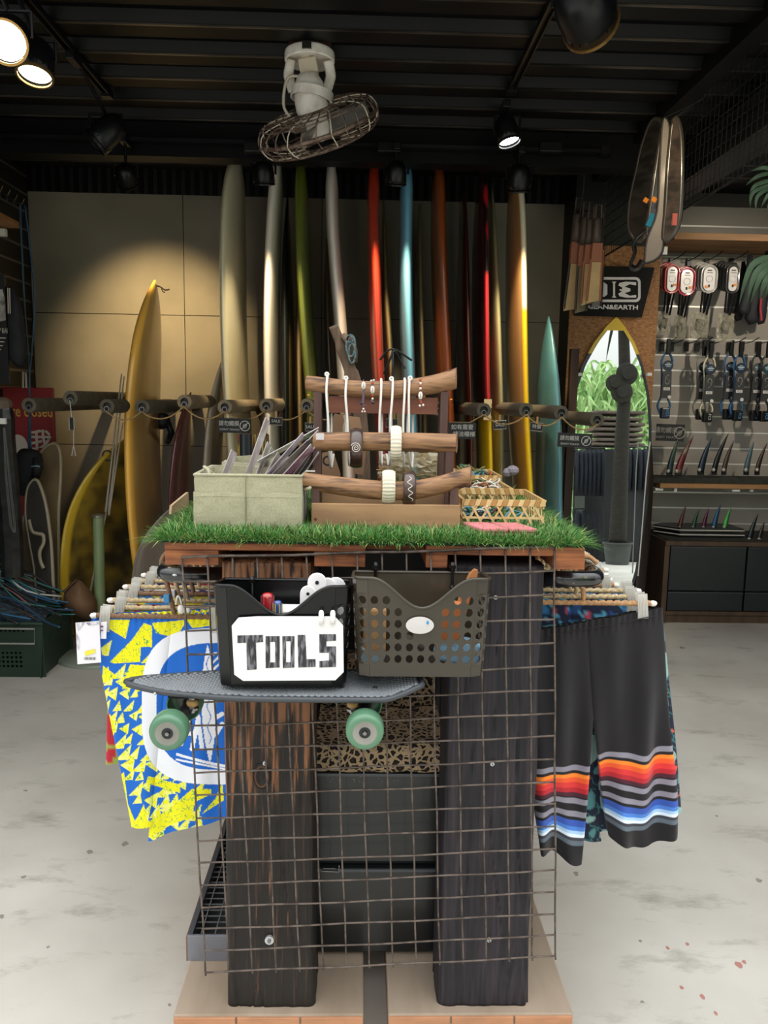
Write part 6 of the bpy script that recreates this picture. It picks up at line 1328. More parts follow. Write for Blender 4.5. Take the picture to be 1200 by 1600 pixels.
# ================= side rails with hangers =================
pipe=mat('pipe_black','#0c0e11','#15181c',rough=.22,coat=.6,scale=9); chip=mat('paint_chip_green','#7a7a5c',rough=.8)
rope_b=mat('rope_brown','#8a6a50','#6f533e',rough=.9,scale=220,st=(1,1,1),bump=.8,bs=400); rope_p=mat('rope_pale','#cdb891','#a58d66',rough=.9,scale=180,bump=.6,bs=300); rope_t=mat('rope_tan','#b98f63','#9c7550',rough=.8,scale=120,bump=.5)
clip=mat('clip_clear','#d5d3cb',rough=.15,alpha=.55,coat=1,trans=0); clipr=mat('clip_tip','#e3ded6',rough=.4)
rz=P(300,894,1.74).z
rpx={}
for s_,xo,lab in ((-1,262,'left'),(1,926,'right')):
    xe=P(xo,894,1.78).x; xi=P(345 if s_<0 else 850,894,1.7).x; r=.0175; yb3=2.5
    pts=[Vector((xi,1.715,rz))]+[Vector((xe-s_*.05,1.715,rz)),Vector((xe-s_*.018,1.722,rz)),Vector((xe-s_*.004,1.74,rz)),Vector((xe,1.775,rz)),Vector((xe,1.83,rz)),Vector((xe,yb3,rz)),Vector((xe-s_*.03,yb3+.05,rz)),Vector((xe-s_*.1,yb3+.06,rz))]
    t=thing('clothes_rail','chipped black pipe rail along the %s side of the display'%lab,'rail',(xe,2.1,rz),'black pipe rails of the display')
    obj('pipe',MB().tube([pts[0]]+catmull(pts[1:],6),r,20),pipe,t,smooth=True)
    for dx,dz,w in ((.02,.012,.012),(.045,-.010,.007),) if s_>0 else ((.015,.004,.014),(.03,.0,.007)):
        obj('chipped_paint',MB().ball((xe-s_*dx-s_*.02,1.715-r*.93,rz+dz*.6),w*.45,8,(1,.2,.45)),chip if s_>0 else washer,t,smooth=True)
    rpx[s_]=xe
hz=P(150,962,1.83).z; HZ={-1:hz,1:P(935,942,1.83).z}
def hanger(s_,Y,xl,xr,m,label,tips=True,first=False):
    t=thing('rope_hanger',label,'hanger',((xl+xr)/2,Y,HZ[s_]+.1),'rope wrapped hangers on the %s rail'%('left' if s_<0 else 'right'))
    xe=rpx[s_]; hz=HZ[s_]
    L=xr-xl; w=MB(); nsg=int(L/.006); pts=[Vector((xl+L*i/nsg,Y+.0012*math.cos(i*2.1),hz+.0012*math.sin(i*2.1))) for i in range(nsg+1)]
    obj('rope_bar',MB().tube(pts,[.0062*(1+.14*math.sin(i*2.1)) for i in range(nsg+1)],8),m,t,smooth=True)
    hk=catmull([Vector((xe-.004,Y,hz)),Vector((xe-.006,Y,hz+.03)),Vector((xe-.024,Y,rz-.01)),Vector((xe-.026,Y,rz+.008)),Vector((xe-.012,Y,rz+.026)),Vector((xe+.006,Y,rz+.027)),Vector((xe+.024,Y,rz+.012))],5)
    if s_<0: hk=catmull([Vector((xe+.002,Y,hz)),Vector((xe-.004,Y,hz+.03)),Vector((xe-.022,Y,rz-.01)),Vector((xe-.025,Y,rz+.008)),Vector((xe-.012,Y,rz+.026)),Vector((xe+.006,Y,rz+.027)),Vector((xe+.022,Y,rz+.012))],5)
    obj('hook',MB().tube(hk,.0055,8),m,t,smooth=True)
    for x in (xl-.004,xr+.004):
        obj('end_tip',MB().ball((x,Y,hz),.0075,8,(1.5,1,1)),clipr,t,smooth=True)
    for x,sg in ((xl+.022,-1),(xr-.022,1)):
        cw,chh=.026,.062; M=FR(Vector((x,Y,hz-.006)),(1,0,sg*.12))
        cb=MB()
        for yy,ti in ((-.009,.0),( .009,.0)):
            cb.hexa([M@Vector(v) for v in ((-cw/2,yy*.5-.001,-chh*.5),(cw/2,yy*.5-.001,-chh*.5),(cw/2,yy*.5+.001,-chh*.5),(-cw/2,yy*.5+.001,-chh*.5),(-cw/2*.9,yy-.001,chh*.5),(cw/2*.9,yy-.001,chh*.5),(cw/2*.9,yy+.001,chh*.5),(-cw/2*.9,yy+.001,chh*.5))])
        for xx in (-cw*.3,0,cw*.3): cb.box(M@Vector((xx,-.0085,0)),(.0018,.002,chh*.7))
        cb.box(M@Vector((0,0,-.004)),(cw*.5,.014,.012))
        c_=obj('clip',cb,clip,t,bev=.001)
    return t
LXT=[P(150,962,1.83).x,P(338,962,1.83).x]
xl0=P(150,962,1.83).x; xr0=xl0+.30
RXR=P(1018,935,1.83).x; RXL=RXR-.30
wds=['front','second','third','fourth','fifth','sixth','seventh','eighth']
for i in range(8):
    Y=1.83+i*.072; j=(0,.012,-.006,.004,-.01,.008,0,.01)[i]
    hanger(-1,Y,xl0+j,xr0+j,(rope_b,rope_p,rope_p,rope_b,rope_p,rope_p,rope_b,rope_p)[i],wds[i]+' rope hanger on the left rail')
for i in range(9):
    Y=1.83+i*.062; j=(0,-.004,.006,-.03,-.028,-.02,.0,-.01,.004)[i]
    hanger(1,Y,RXL+j,RXR+j,(rope_t,rope_p,rope_p,rope_t,rope_p,rope_p,rope_p,rope_p,rope_t)[i],(wds+['ninth'])[i]+' rope hanger on the right rail')
# ================= board shorts =================
fab=mat('printed_cloth','#ffffff',rough=.85,vcol=True,sheen=.1)
def shorts(name,label,wl,wr,legs,crotch,Y,colf,group,thick=.02,seg=64,rows=120,fold=.006,ph=0,waist=True,wav=0):
    """wl, wr: waist corners; legs: [(hem left, hem right),(hem left, hem right)]; crotch: point - all in pixels at distance Y"""
    WL,WR=P(*wl,Y),P(*wr,Y); WC=(WL+WR)/2; CRo=P(*crotch,Y)
    t=thing(name,label,'shorts',(WC.x,Y,WC.z),group); mb=MB(); cols=[]
    vcn=(WC.z-CRo.z)
    for li,(hl,hr) in enumerate(legs):
        HL,HR=P(*hl,Y),P(*hr,Y); A0,B0=(WL,WC) if li==0 else (WC,WR)
        base=len(mb.v)
        for j in range(rows+1):
            v=j/rows
            if li==0:
                L_=WL.lerp(HL,v); vcr=min(1,vcn/(WC.z-HR.z)); R_=WC.lerp(CRo,v/vcr) if v<vcr else CRo.lerp(HR,(v-vcr)/(1-vcr)); R_=R_+Vector((.002,0,0)) if v<vcr else R_
            else:
                R_=WR.lerp(HR,v); vcr=min(1,vcn/(WC.z-HL.z)); L_=WC.lerp(CRo,v/vcr) if v<vcr else CRo.lerp(HL,(v-vcr)/(1-vcr)); L_=L_-Vector((.002,0,0)) if v<vcr else L_
            w=(R_-L_).length
            if v<.10: bul=0
            for i in range(seg):
                a=2*pi*i/seg; ca,sa=math.cos(a),math.sin(a); u=.5+.5*ca
                p=L_.lerp(R_,u)
                tk=thick*(.35+.65*min(1,v*3))*(abs(sa)**.6)*(1 if sa>0 else -1)
                xw=p.x
                fo=fold*(.25+v)*(math.sin(xw*58+ph+v*3)+.6*math.sin(xw*97+ph*2-v*4)+.5*noise.noise(Vector((xw*14,p.z*6,ph))))
                if v<.08: fo+=.0022*math.sin(xw*420)*(1-v/.08)
                q=Vector((p.x,Y+tk+fo,p.z+ (.004*math.sin(xw*40+ph) if v>.97 else 0)+wav*max(0,v-.3)*math.sin(xw*41+ph)))
                mb.v.append(tuple(q)); cols.append(colf(q,u,v,li,sa))
        for j in range(rows):
            for i in range(seg): mb.f.append((base+j*seg+i,base+j*seg+(i+1)%seg,base+(j+1)*seg+(i+1)%seg,base+(j+1)*seg+i))
    mb.m=[0]*len(mb.f)
    cc=[c if len(c)==4 else (*c,1) for c in cols]
    obj('cloth',mb,fab,t,smooth=True,cols=cc)
    return t
def L3(h): return H(h)
# left front pair: blue with yellow shards and a white rounded emblem
BLU=L3('#0c63c4'); YEL=L3('#e8e30a'); PAL=L3('#e6ea78'); WHT=L3('#e9ebf2'); GRN=L3('#3f9a5a')
def K(*pts): return [(100+x/3.2,850+y/3.2) for x,y in pts]
polyY=[K((190,378),(330,378),(308,474),(215,418)),K((340,478),(400,395),(440,410),(440,515),(385,515),(380,590),(255,598),(230,590)),K((440,395),(600,380),(600,405),(560,470),(460,445)),K((510,468),(510,520),(475,600),(385,595)),
 K((330,603),(470,610),(400,690),(350,722),(290,726)),K((195,608),(265,660),(190,702)),K((460,640),(555,604),(550,672),(500,660)),K((380,690),(480,650),(560,682),(360,740)),K((600,360),(780,360),(780,405),(640,420)),
 K((90,608),(120,608),(215,1040),(260,1180),(210,1050)),K((255,1180),(300,1140),(320,1300),(360,1400),(320,1410)),K((420,1160),(585,1205),(580,1245),(410,1195)),K((640,1225),(735,1225),(735,1250),(655,1290),(640,1370),(540,1400),(430,1470),(400,1400),(520,1330)),
 K((790,1190),(800,1280),(690,1350),(760,1270)),K((130,690),(170,700),(200,800),(160,780)),K((165,900),(230,850),(260,930),(210,1040)),K((360,1380),(400,1300),(430,1460),(330,1410))]
polyP=[K((185,520),(240,480),(222,560),(190,556))]
rt=random.Random(21)
for r_ in range(15):
    for c_ in range(7):
        yy=600+r_*58+rt.uniform(-6,6); xl_=110+(yy-600)*.36; xx=xl_+c_*62+rt.uniform(-8,8)
        if xx>xl_+ (290 if yy<1000 else 330-(yy-1000)*.1): continue
        w_=rt.uniform(52,84)
        tri=rt.choice([((xx,yy+w_),(xx+w_,yy),(xx+w_*.8,yy+w_)),((xx,yy+w_*.5),(xx+w_*.9,yy),(xx+w_*.75,yy+w_)),((xx,yy+w_),(xx+w_*.6,yy+w_*.1),(xx+w_*.75,yy+w_*.9))])
        polyP.append(K(*tri))
def inpoly(x,y,poly):
    c=False; n=len(poly); j=n-1
    for i in range(n):
        xi,yi=poly[i]; xj,yj=poly[j]
        if (yi>y)!=(yj>y) and x<(xj-xi)*(y-yi)/(yj-yi)+xi: c=not c
        j=i
    return c
def bbx(p): xs=[a[0] for a in p]; ys=[a[1] for a in p]; return min(xs),max(xs),min(ys),max(ys)
PY=[(p,bbx(p)) for p in polyY]; PP_=[(p,bbx(p)) for p in polyP]
cxE,cyE=100+795/3.2,850+812/3.2
def emblem(x,y):
    dx,dy=abs(x-cxE),abs(y-cyE)
    o=(dx/127)**3.2+(dy/122)**3.2; i=(dx/104)**3.0+(dy/99)**3.0
    if o>1: return 0
    if i>1: return 1
    X,Y_=(x-100)*3.2,(y-850)*3.2
    # white surfboard with blue veins
    cb=718+ (Y_-505)*.02; hw=36*max(0,1-abs((Y_-800)/298)**2.2)
    if 505<Y_<1100 and abs(X-cb)<hw: 
        return 2 if (abs(X-cb-8*math.sin(Y_*.06))<2.2 and 560<Y_<1000) else 1
    if Y_>1030 and (abs(Y_-(1050+ (X-560)*.32-(X-560)**2*.0003))<7 or abs(Y_-(1085+(X-600)*.2))<5) and X>560: return 1
    if 745<X and 540<Y_<640 and ((X+Y_)%38)<15: return 1
    if 640<Y_<700 and X>690 and noise.noise(Vector((X*.05,Y_*.05,3)))>.05: return 1
    for (a,b) in (((585,1000),(622,880)),((640,1025),(672,870)),((600,950),(660,945)),((668,860),(690,1020)),((755,870),(790,850)),((760,950),(790,900))):
        d=_sd(X,Y_,a,b)
        if d<11: return 1
    return 2
def _sd(x,y,a,b):
    vx,vy=b[0]-a[0],b[1]-a[1]; t=max(0,min(1,((x-a[0])*vx+(y-a[1])*vy)/(vx*vx+vy*vy))); return math.hypot(x-a[0]-t*vx,y-a[1]-t*vy)
def colL(q,u,v,li,sa):
    if sa>.3: return BLU
    x,y=pix(q)
    e=emblem(x,y)
    if e==1: return WHT
    if e==2: return BLU
    g=noise.noise(Vector((x*.16,y*.16,1)))+.6*noise.noise(Vector((x*.4,y*.4,5))); vein=abs(noise.noise(Vector((x*.12,y*.12,9))))<.035
    for p,b in PY:
        if b[0]<x<b[1] and b[2]<y<b[3] and inpoly(x,y,p): return GRN if (vein and g>-.15) else YEL
    for p,b in PP_:
        if b[0]<x<b[1] and b[2]<y<b[3] and inpoly(x,y,p): return GRN if (vein and g>0) else (YEL if g>.12 else PAL)
    if y<963: return YEL if g>-.2 else BLU
    return BLU
GL='board shorts on the left rail'; GRp='board shorts on the right rail'
T1=shorts('board_shorts','bright blue and yellow board shorts with a white emblem, frontmost on the left',(141,960),(400,948),[((206,1290),(243,1284)),((232,1310),(428,1250))],(240,1240),1.835,colL,GL,seg=420,rows=330,fold=.0022,thick=.014)
def flatc(c1,c2,fr,stripes=None):
    A,B=L3(c1),L3(c2)
    def f(q,u,v,li,sa):
        n=noise.noise(Vector((q.x*30,q.z*30,fr)))
        return A if n>0 else B
    return f
cl=[('#b01c2c','#8ea04a','red and olive patterned board shorts, second on the left rail'),('#f0f0ea','#b02848','white and crimson board shorts, third on the left rail'),('#2f7fc0','#d8d23a','sky blue board shorts, fourth on the left rail'),('#a02030','#7c8c3c','dark red board shorts, fifth on the left rail'),('#e8e6e0','#3a3a8a','pale board shorts, sixth on the left rail'),('#202860','#b02030','navy board shorts, seventh on the left rail'),('#2a86c4','#e0e0e0','light blue board shorts, last on the left rail')]
def shorts_at(label,xl,xr,z,Y,L,colf,group,ph):
    a,b=Vector((xl,Y,z)),Vector((xr,Y,z)); p=lambda v: pix(v)
    w=xr-xl
    return shorts('board_shorts',label,p(a),p(b),[(p(Vector((xl-.02,Y,z-L))),p(Vector((xl+w*.47,Y,z-L)))),(p(Vector((xl+w*.53,Y,z-L))),p(Vector((xr+.02,Y,z-L))))],p(Vector(((xl+xr)/2,Y,z-L*.55))),Y,colf,group,seg=48,rows=50,fold=.002,ph=ph,thick=.012)
for i,(a,b,l) in enumerate(cl):
    Y=1.83+(i+1)*.072; shorts_at(l,xl0+.008,xr0-.008,hz-.012+(.012 if i in (0,2) else 0),Y+.004,.40,flatc(a,b,i+2.),GL,i)
# right front pair: black with sunset stripes at the hem
ST_=[(950,'k'),(975,'#8d8996'),(990,'k'),(1012,'#fb8a2c'),(1036,'#ee5c2b'),(1062,'#dc3636'),(1086,'#b8242f'),(1104,'#4b1c2c'),(1114,'k'),(1140,'#8d8996'),(1175,'k'),(1200,'#8d8996'),(1217,'k'),(1250,'#3557b0'),(1268,'#4a80d2'),(1284,'#a9cdf0'),(1300,'#e2effc'),(1316,'#3a3a42'),(1340,'#5c6873')]
KB=L3('#171418'); STC=[(a,KB if c=='k' else L3(c)) for a,c in ST_]
def colR(q,u,v,li,sa):
    y=260+v*1170
    if y<950 : return KB
    for a,c in STC:
        if y<a: return c
    return KB
T2=shorts('board_shorts','black board shorts with orange red and blue hem stripes, frontmost on the right',(800,992),(1034,948),[((842,1334),(907,1336)),((952,1316),(1058,1308))],(925,1120),1.835,colR,GRp,seg=260,rows=300,fold=.012,ph=1.3,thick=.022,wav=.014)
wbm=mat('waist_black','#1d191f',rough=.9)
obj('waistband_crease',MB().tube([P(x,y,1.822) for x,y in ((855,994),(900,985),(960,975),(1025,962))],.0012,5),wbm,T2)
def floral(seed,pal):
    PALS=[L3(c) for c in pal]
    def f(q,u,v,li,sa):
        a=noise.noise(Vector((q.x*26+seed,q.z*20,seed))); b=noise.noise(Vector((q.x*60,q.z*40+seed,2))); k_=abs(noise.noise(Vector((q.x*45+q.z*30,q.z*45,seed*2))))
        if a>.22: return PALS[1]
        if a<-.3: return PALS[2]
        if k_<.06: return PALS[3]
        if b>.42: return PALS[4]
        return PALS[0]
    return f
T3=shorts('board_shorts','navy floral board shorts with teal leaves, just behind the black pair',(815,984),(1034,950),[((860,1290),(940,1315)),((935,1300),(1066,1272))],(925,1220),1.90,floral(3.3,('#101b33','#4e8a8c','#8fb3ad','#2e6f70','#d8573a')),GRp,seg=120,rows=160,fold=.003,ph=.4,thick=.014)
for i,(pal,l) in enumerate(((('#14203c','#27508c','#3a86c0','#5ab0d0','#c04a60'),'navy tropical board shorts, third on the right rail'),(('#1b1f2a','#2a6fc0','#3a90e0','#104080','#90c0e0'),'dark board shorts with a bright blue side, fourth on the right rail'),(('#1a1a22','#3a3a48','#555566','#222230','#888899'),'charcoal board shorts, fifth on the right rail'),(('#202838','#405070','#607090','#304060','#8090b0'),'slate board shorts, sixth on the right rail'),(('#14141c','#302838','#403848','#202030','#605868'),'black board shorts, last on the right rail'))):
    Y=1.83+(i+2)*.062; shorts_at(l,RXL+.0,RXR-.01+(0,.006,-.03,-.02,0)[i],HZ[1]-.014,Y+.004,(.43,.44,.42,.42,.42)[i],floral(i*2.1+1,pal),GRp,i+.5)
# price tag hanging from the first left hanger
tg=thing('price_card','white printed price card in a plastic sleeve hung on the blue and yellow shorts','price card',P(139,972,1.80))
mb=MB().hexa([P(121,1038,1.80),P(158,1035,1.80),P(158,1035,1.803),P(121,1038,1.803),P(118,973,1.80),P(155,970,1.80),P(155,970,1.803),P(118,973,1.803)]); obj('card',mb,mat('card_bright','#e2e0e6',rough=.25,coat=.5),tg)
gp_=mat('card_grey','#8f8a9a','#d8d6dc',rough=.3,scale=60,lo=.4,hi=.6)
obj('silver_corner',MB().add([P(x,y,1.7985) for x,y in ((119,974),(133,972),(122,986))],[(0,2,1)]).add([P(x,y,1.7985) for x,y in ((119,988),(124,1000),(123,1016),(120,1010))],[(0,3,2,1)]).add([P(x,y,1.7985) for x,y in ((134,973),(154,971),(154,975),(138,977))],[(0,3,2,1)]),gp_,tg)
obj('yellow_sticker',MB().add([P(x,y,1.798) for x,y in ((132,1018),(148,1014),(149,1020),(133,1025))],[(0,3,2,1)]),mat('sticker_yellow','#e3d83c'),tg)
bc=MB()
for i in range(9): bc.box(P(132+i*2.0,1029,1.798),(.0008+(i%3)*.0004,.0004,.006))
obj('barcode',bc,ink,tg)
tg2=thing('price_card','small white card with purple print beside the large price card','price card',P(162,978,1.805)); mb=MB().hexa([P(157,998,1.805),P(166,998,1.805),P(166,998,1.807),P(157,998,1.807),P(158,972,1.805),P(167,971,1.805),P(167,971,1.807),P(158,972,1.807)]); obj('card',mb,mat('card_bright','#e2e0e6'),tg2)
obj('print',MB().box(P(159,979,1.803),(.006,.0006,.004)).box(P(159,985,1.803),(.006,.0006,.003)),mat('print_purple','#6a2a60'),tg2)
# drawstring and hanger size markers
one('drawstring',MB().tube(catmull([P(275,944,1.815),P(277,932,1.812),P(281,934,1.81),P(284,944,1.808)],5),.002,6).ball(P(283,952,1.806),.009,8,(1,.6,1.3)).ball(P(292,953,1.806),.007,8,(1.4,.6,1)),wcord,'white knotted drawstring of the blue and yellow shorts','drawstring',smooth=True)
for px,py,m,l in ((261,935,mat('marker_blue','#3f7fb0',rough=.4),'blue size marker on the front left hanger'),(266,927,card,'white size marker on the second left hanger')):
    one('size_marker',MB().box(P(px+(0 if px<262 else 4),py,1.822 if px<262 else 1.894),(.014,.014,.02)),m,l,'marker',bev=.002)
# ================= hanging tool baskets =================
def basket(label,x0,x1,yb_,ytop_back,dip,Yf,Ybk,m,rimm,cols,hr,holes,taper=.06):
    """open plastic basket: rounded box, tall back, front rim dipping in the middle"""
    A,B=P(x0,ytop_back,Ybk),P(x1,ytop_back,Ybk); W=(B.x-A.x); z0=P((x0+x1)/2,yb_,Yf+.01).z; Hb=A.z-z0; cx=(A.x+B.x)/2; cy_=(Yf+Ybk)/2; dp=(Ybk-Yf); rc=.028
    t=thing('hanging_basket',label,'basket',(cx,cy_,z0),'plastic baskets hung on the wire grid')
    zd=P((x0+x1)/2,dip,Yf).z-z0; zc=P(x0+8,ytop_back+ (10),Yf).z-z0
    def peri(s): # s in metres along the perimeter from front left corner going right
        segs=[('l',(-W/2+rc,-dp/2),(W/2-rc,-dp/2)),('c',(W/2-rc,-dp/2+rc),-90),('l',(W/2,-dp/2+rc),(W/2,dp/2-rc*.3)),('l',(W/2,dp/2),(-W/2,dp/2)),('l',(-W/2,dp/2-rc*.3),(-W/2,-dp/2+rc)),('c',(-W/2+rc,-dp/2+rc),180)]
        for sg in segs:
            if sg[0]=='l': L=math.dist(sg[1],sg[2])
            else: L=rc*pi/2
            if s<=L+1e-9:
                if sg[0]=='l': f=s/L; return (sg[1][0]+(sg[2][0]-sg[1][0])*f,sg[1][1]+(sg[2][1]-sg[1][1])*f)
                a=R(sg[2]+90*s/L); return (sg[1][0]+rc*math.cos(a),sg[1][1]+rc*math.sin(a))
            s-=L
        return segs[0][1]
    LF=W-2*rc; LC=rc*pi/2; LS=dp-rc*1.3; 
    du=LF/cols; us=[i*du for i in range(cols)]; ns_=max(2,int((LC+LS)/du)); us+=[LF+(LC+LS)*i/ns_ for i in range(ns_)]
    kb=len(us); us+=[LF+LC+LS,LF+LC+LS+rc*.3]; nbk=cols; st0=LF+LC+LS+rc*0; us=us[:-2]+[LF+LC+LS+W*i/nbk for i in range(nbk)]; sl=LF+LC+LS+W
    us+=[sl+(LC+LS)*i/ns_ for i in range(ns_)]
    n=len(us)
    def top(s):
        if s<=LF: x=(s/LF-.5)*2; return zd+(zc-zd)*(1-math.cos(pi*min(1,abs(x)*1.05)))/2
        x,y=peri(s); f=(y+dp/2)/dp; return zc+(Hb-zc)*max(0,min(1,f))
    rows=int(zc/hr)
    nr=rows
    def pt(s,z):
        x,y=peri(s); k_=1-taper*(1-z/Hb); return Vector((cx+x*k_,cy_+(y-dp/2)*k_+dp/2,z0+z))
    zr=[[min(k*hr,top(us[i])-(nr-k)*.0006) if k<nr else top(us[i]) for k in range(nr+1)] for i in range(n)]
    mb=MB()
    for i in range(n):
        i2=(i+1)%n; s0=us[i]; s1=us[i2] if i2 else us[i]+(us[1]-us[0]); 
        if i2==0: s1=sl+LC+LS-1e-6
        for k in range(nr):
            a,b,c,d=zr[i][k],zr[i2][k],zr[i2][k+1],zr[i][k+1]
            sm_=(s0+s1)/2
            ok=holes(sm_/LF if sm_<LF else (2 if sm_<LF+LC+LS or sm_>sl else 9),i,k) and abs(d-a-hr)<.0015 and abs(c-b-hr)<.0015 and k>0
            if ok:
                q=[]
                for fu,fv in ((0,0),(.5,0),(1,0),(1,.5),(1,1),(.5,1),(0,1),(0,.5)): q.append(pt(s0+(s1-s0)*fu,a+(d-a)*fv))
                for an in (225,270,315,0,45,90,135,180): q.append(pt(s0+(s1-s0)*(.5+.33*math.cos(R(an))),a+(d-a)*(.5+.37*math.sin(R(an)))))
                mb.add(q,[(e,(e+1)%8,(e+1)%8+8,e+8) for e in range(8)])
            else: mb.add([pt(s0,a),pt(s1,b),pt(s1,c),pt(s0,d)],[(0,1,2,3)])
    # bottom
    ring=[pt(s,0) for s in us]; mb.add([Vector((cx,cy_,z0))]+ring,[(0,1+(i+1)%n,1+i) for i in range(n)])
    obj('shell',mb,m,t,solid=.0025)
    rim=[]; 
    S=sl+LC+LS
    for i in range(120):
        s=S*i/120; p=pt(s,top(s)); rim.append(p)
    obj('rim',MB().tube(rim,.0035,6,closed=True),rimm,t,smooth=True)
    return t,cx,z0,W,Hb
bkp=mat('plastic_black','#050607','#08090a',rough=.3,coat=.15,scale=5,spec=.35); brp=mat('plastic_olive','#352f25','#3d362b',rough=.35,scale=4,coat=.2)
BK1,_,_,_,_=basket('glossy black plastic basket holding screwdrivers and white parts',350,549,1072,905,962,1.465,1.60,bkp,bkp,9,.0232,lambda f,i,k: f==2 and i<20 and k>2)
BK2,_,_,_,_=basket('olive brown perforated plastic basket with an oval white label',553,752,1056,893,951,1.465,1.60,brp,brp,9,.0232,lambda f,i,k: (f==2) or (f<1 and (k<3 or f<.4 or f>.62)))
c=P(656,977,1.462); k=mpp(c); obj('oval_label',MB().lathe([(0,.002),(22*k,.001),(22*k,-.001)],Matrix.Translation(c)@Matrix.Rotation(R(90),4,'X')@Matrix.Diagonal((1,.62,1,1)),32),card,BK2); obj('blue_mark',MB().box(c+Vector((12*k,-.003,5*k)),(.004,.0006,.006)),mat('mark_blue','#2f8cc4'),BK2)
for par,xs_ in ((BK2,(587,707)),(BK1,(394,))):
    for x in xs_:
        a=P(x,888 if par is BK2 else 910,1.596); obj('hook_clip',MB().tube([a+Vector((0,.02,.006)),a+Vector((0,.0,.010)),a+Vector((0,-.006,.0)),a+Vector((0,-.004,-.035))],.0035,6).box(a+Vector((0,.0,.004)),(.012,.018,.006)).ball(a+Vector((0,-.005,-.038)),.006,8),bkp,par)
# TOOLS board
s_=1.452; oc=[(362,978),(372,966),(402,964),(523,964),(536,978),(537,1050),(524,1063),(380,1064),(366,1054)]
TS=thing('tools_sign','white cut corner board lettered TOOLS on the black basket','sign',P(450,1014,s_)); pts=[P(x,y,s_) for x,y in oc]; n=len(pts); v=Vector((0,.005,0))
obj('board',MB().add(pts+[p+v for p in pts],[tuple(range(n))[::-1],tuple(range(n,2*n))]+[(i,(i+1)%n,(i+1)%n+n,i+n) for i in range(n)]),mat('foamboard_white','#e6e6e4',rough=.6),TS)
LET={'T':[[(371,993),(411,992),(411,1003),(400,1004),(401,1046),(386,1047),(385,1004),(371,1005)]],
 'O':[[(415,994),(437,994),(437,1043),(415,1044)],[(422,1003),(430,1003),(430,1035),(422,1035)]],
 'O2':[[(441,994),(460,994),(460,1043),(442,1044)],[(447,1002),(454,1002),(454,1035),(447,1035)]],
 'L':[[(465,992),(477,992),(479,1030),(493,1030),(493,1042),(466,1043)]],
 'S':[[(499,991),(525,991),(525,1001),(510,1002),(510,1010),(525,1010),(525,1042),(499,1043),(499,1033),(514,1032),(514,1020),(499,1020)]]}
hat=mat('pencil_black','#2b2a2e','#77757c',rough=.7,scale=120,st=(1.6,1,.35),lo=.45,hi=.62); t_=hat.node_tree; mp_h=[n for n in t_.nodes if n.bl_idname=='ShaderNodeMapping'][0]; mp_h.inputs['Rotation'].default_value=(0,R(40),0)
for kx,ps in LET.items():
    mb=MB()
    if len(ps)==1: 
        import mathutils.geometry as mg
        q=[P(x,y,s_-.0008) for x,y in ps[0]]; tri=mg.tessellate_polygon([[Vector((p.x,p.z,0)) for p in q]]); mb.add(q,[tuple(t3) for t3 in tri])
    else:
        q=[P(x,y,s_-.0008) for x,y in ps[0]+ps[1]]; mb.add(q,[(i,(i+1)%4,(i+1)%4+4,i+4) for i in range(4)])
    o=obj('painted_letter',mb,hat,TS)
    for loop in ps: 
        pass
# contents
rdm=mat('handle_red','#a82024',rough=.15,coat=1); blm=mat('handle_blue','#2c4a8a',rough=.15,coat=1); clh=mat('handle_clear','#8d6a70',rough=.1,coat=1,alpha=.8)
def driver(label,px,y0,y1,r,m,m2,Y,lean=0):
    a=P(px,y1,Y); b=P(px+lean,y0,Y); k=mpp(a); t=thing('screwdriver',label,'screwdriver',a,'screwdrivers in the black basket'); r*=k
    obj('handle',MB().tube([a,a.lerp(b,.1),a.lerp(b,.85),a.lerp(b,.97),b],[r*.7,r,r,r*.85,r*.3],10),m,t,smooth=True)
    for an in range(0,360,60): obj('grip_ridge',MB().tube([a+Vector((r*math.cos(R(an)),r*math.sin(R(an)),0)),b+Vector((r*math.cos(R(an)),r*math.sin(R(an)),-.006))],.0012,4),m2,t)
    obj('shaft',MB().tube([a,a+(a-b).normalized()*.06],.003,6),mat('steel','#9a9a9a'),t)
driver('red handled screwdriver with clear ridges in the black basket',418,926,975,9.5,rdm,clh,1.52)
driver('slimmer blue handled screwdriver in the black basket',434,938,975,6.5,blm,mat('ridge_yellow','#c9b04a',rough=.3),1.51)
wpl=mat('white_hook_plastic','#ece9ea',rough=.3,coat=.3)
def paddle(label,px,y0,y1,w,Y,tilt=0,hole=True):
    b=P(px,y0,Y); a=P(px-tilt,y1,Y); k=mpp(b); t=thing('plastic_tab',label,'plastic part',a,'white plastic parts in the black basket'); w*=k/2
    M=FR(a,(1,0,0),b-a); L=(b-a).length; poly=[(-w,0),(w,0),(w,L-w)]+[(w*math.cos(R(x)),L-w+w*math.sin(R(x))) for x in range(20,180,20)]+[(-w,L-w)]
    obj('tab',MB().prism(poly,.006,M),wpl,t,bev=.0015)
    if hole: obj('hole',MB().lathe([(0,.0035),(w*.2,.0035)],M@Matrix.Translation((0,0,L-w))@Matrix.Rotation(R(90),4,'X'),14,cap=False).lathe([(0,.0005),(w*.2,.0005),(w*.2,-.0005)],M@Matrix.Translation((0,-.0038,L-w))@Matrix.Rotation(R(90),4,'X'),14),blk2,t)
paddle('tall white rounded plastic tab, highest in the black basket',495,895,1000,30,1.53)
paddle('white plastic tab tilted at the left of the group',477,915,1000,25,1.515,-4)
paddle('white plastic tab just right of the tallest one',517,903,990,30,1.54,6,False)
paddle('white plastic tab leaning over the right rim',538,903,985,32,1.55,14)
paddle('wide white plastic tab low in the middle of the basket',460,952,1000,44,1.525,0,False)
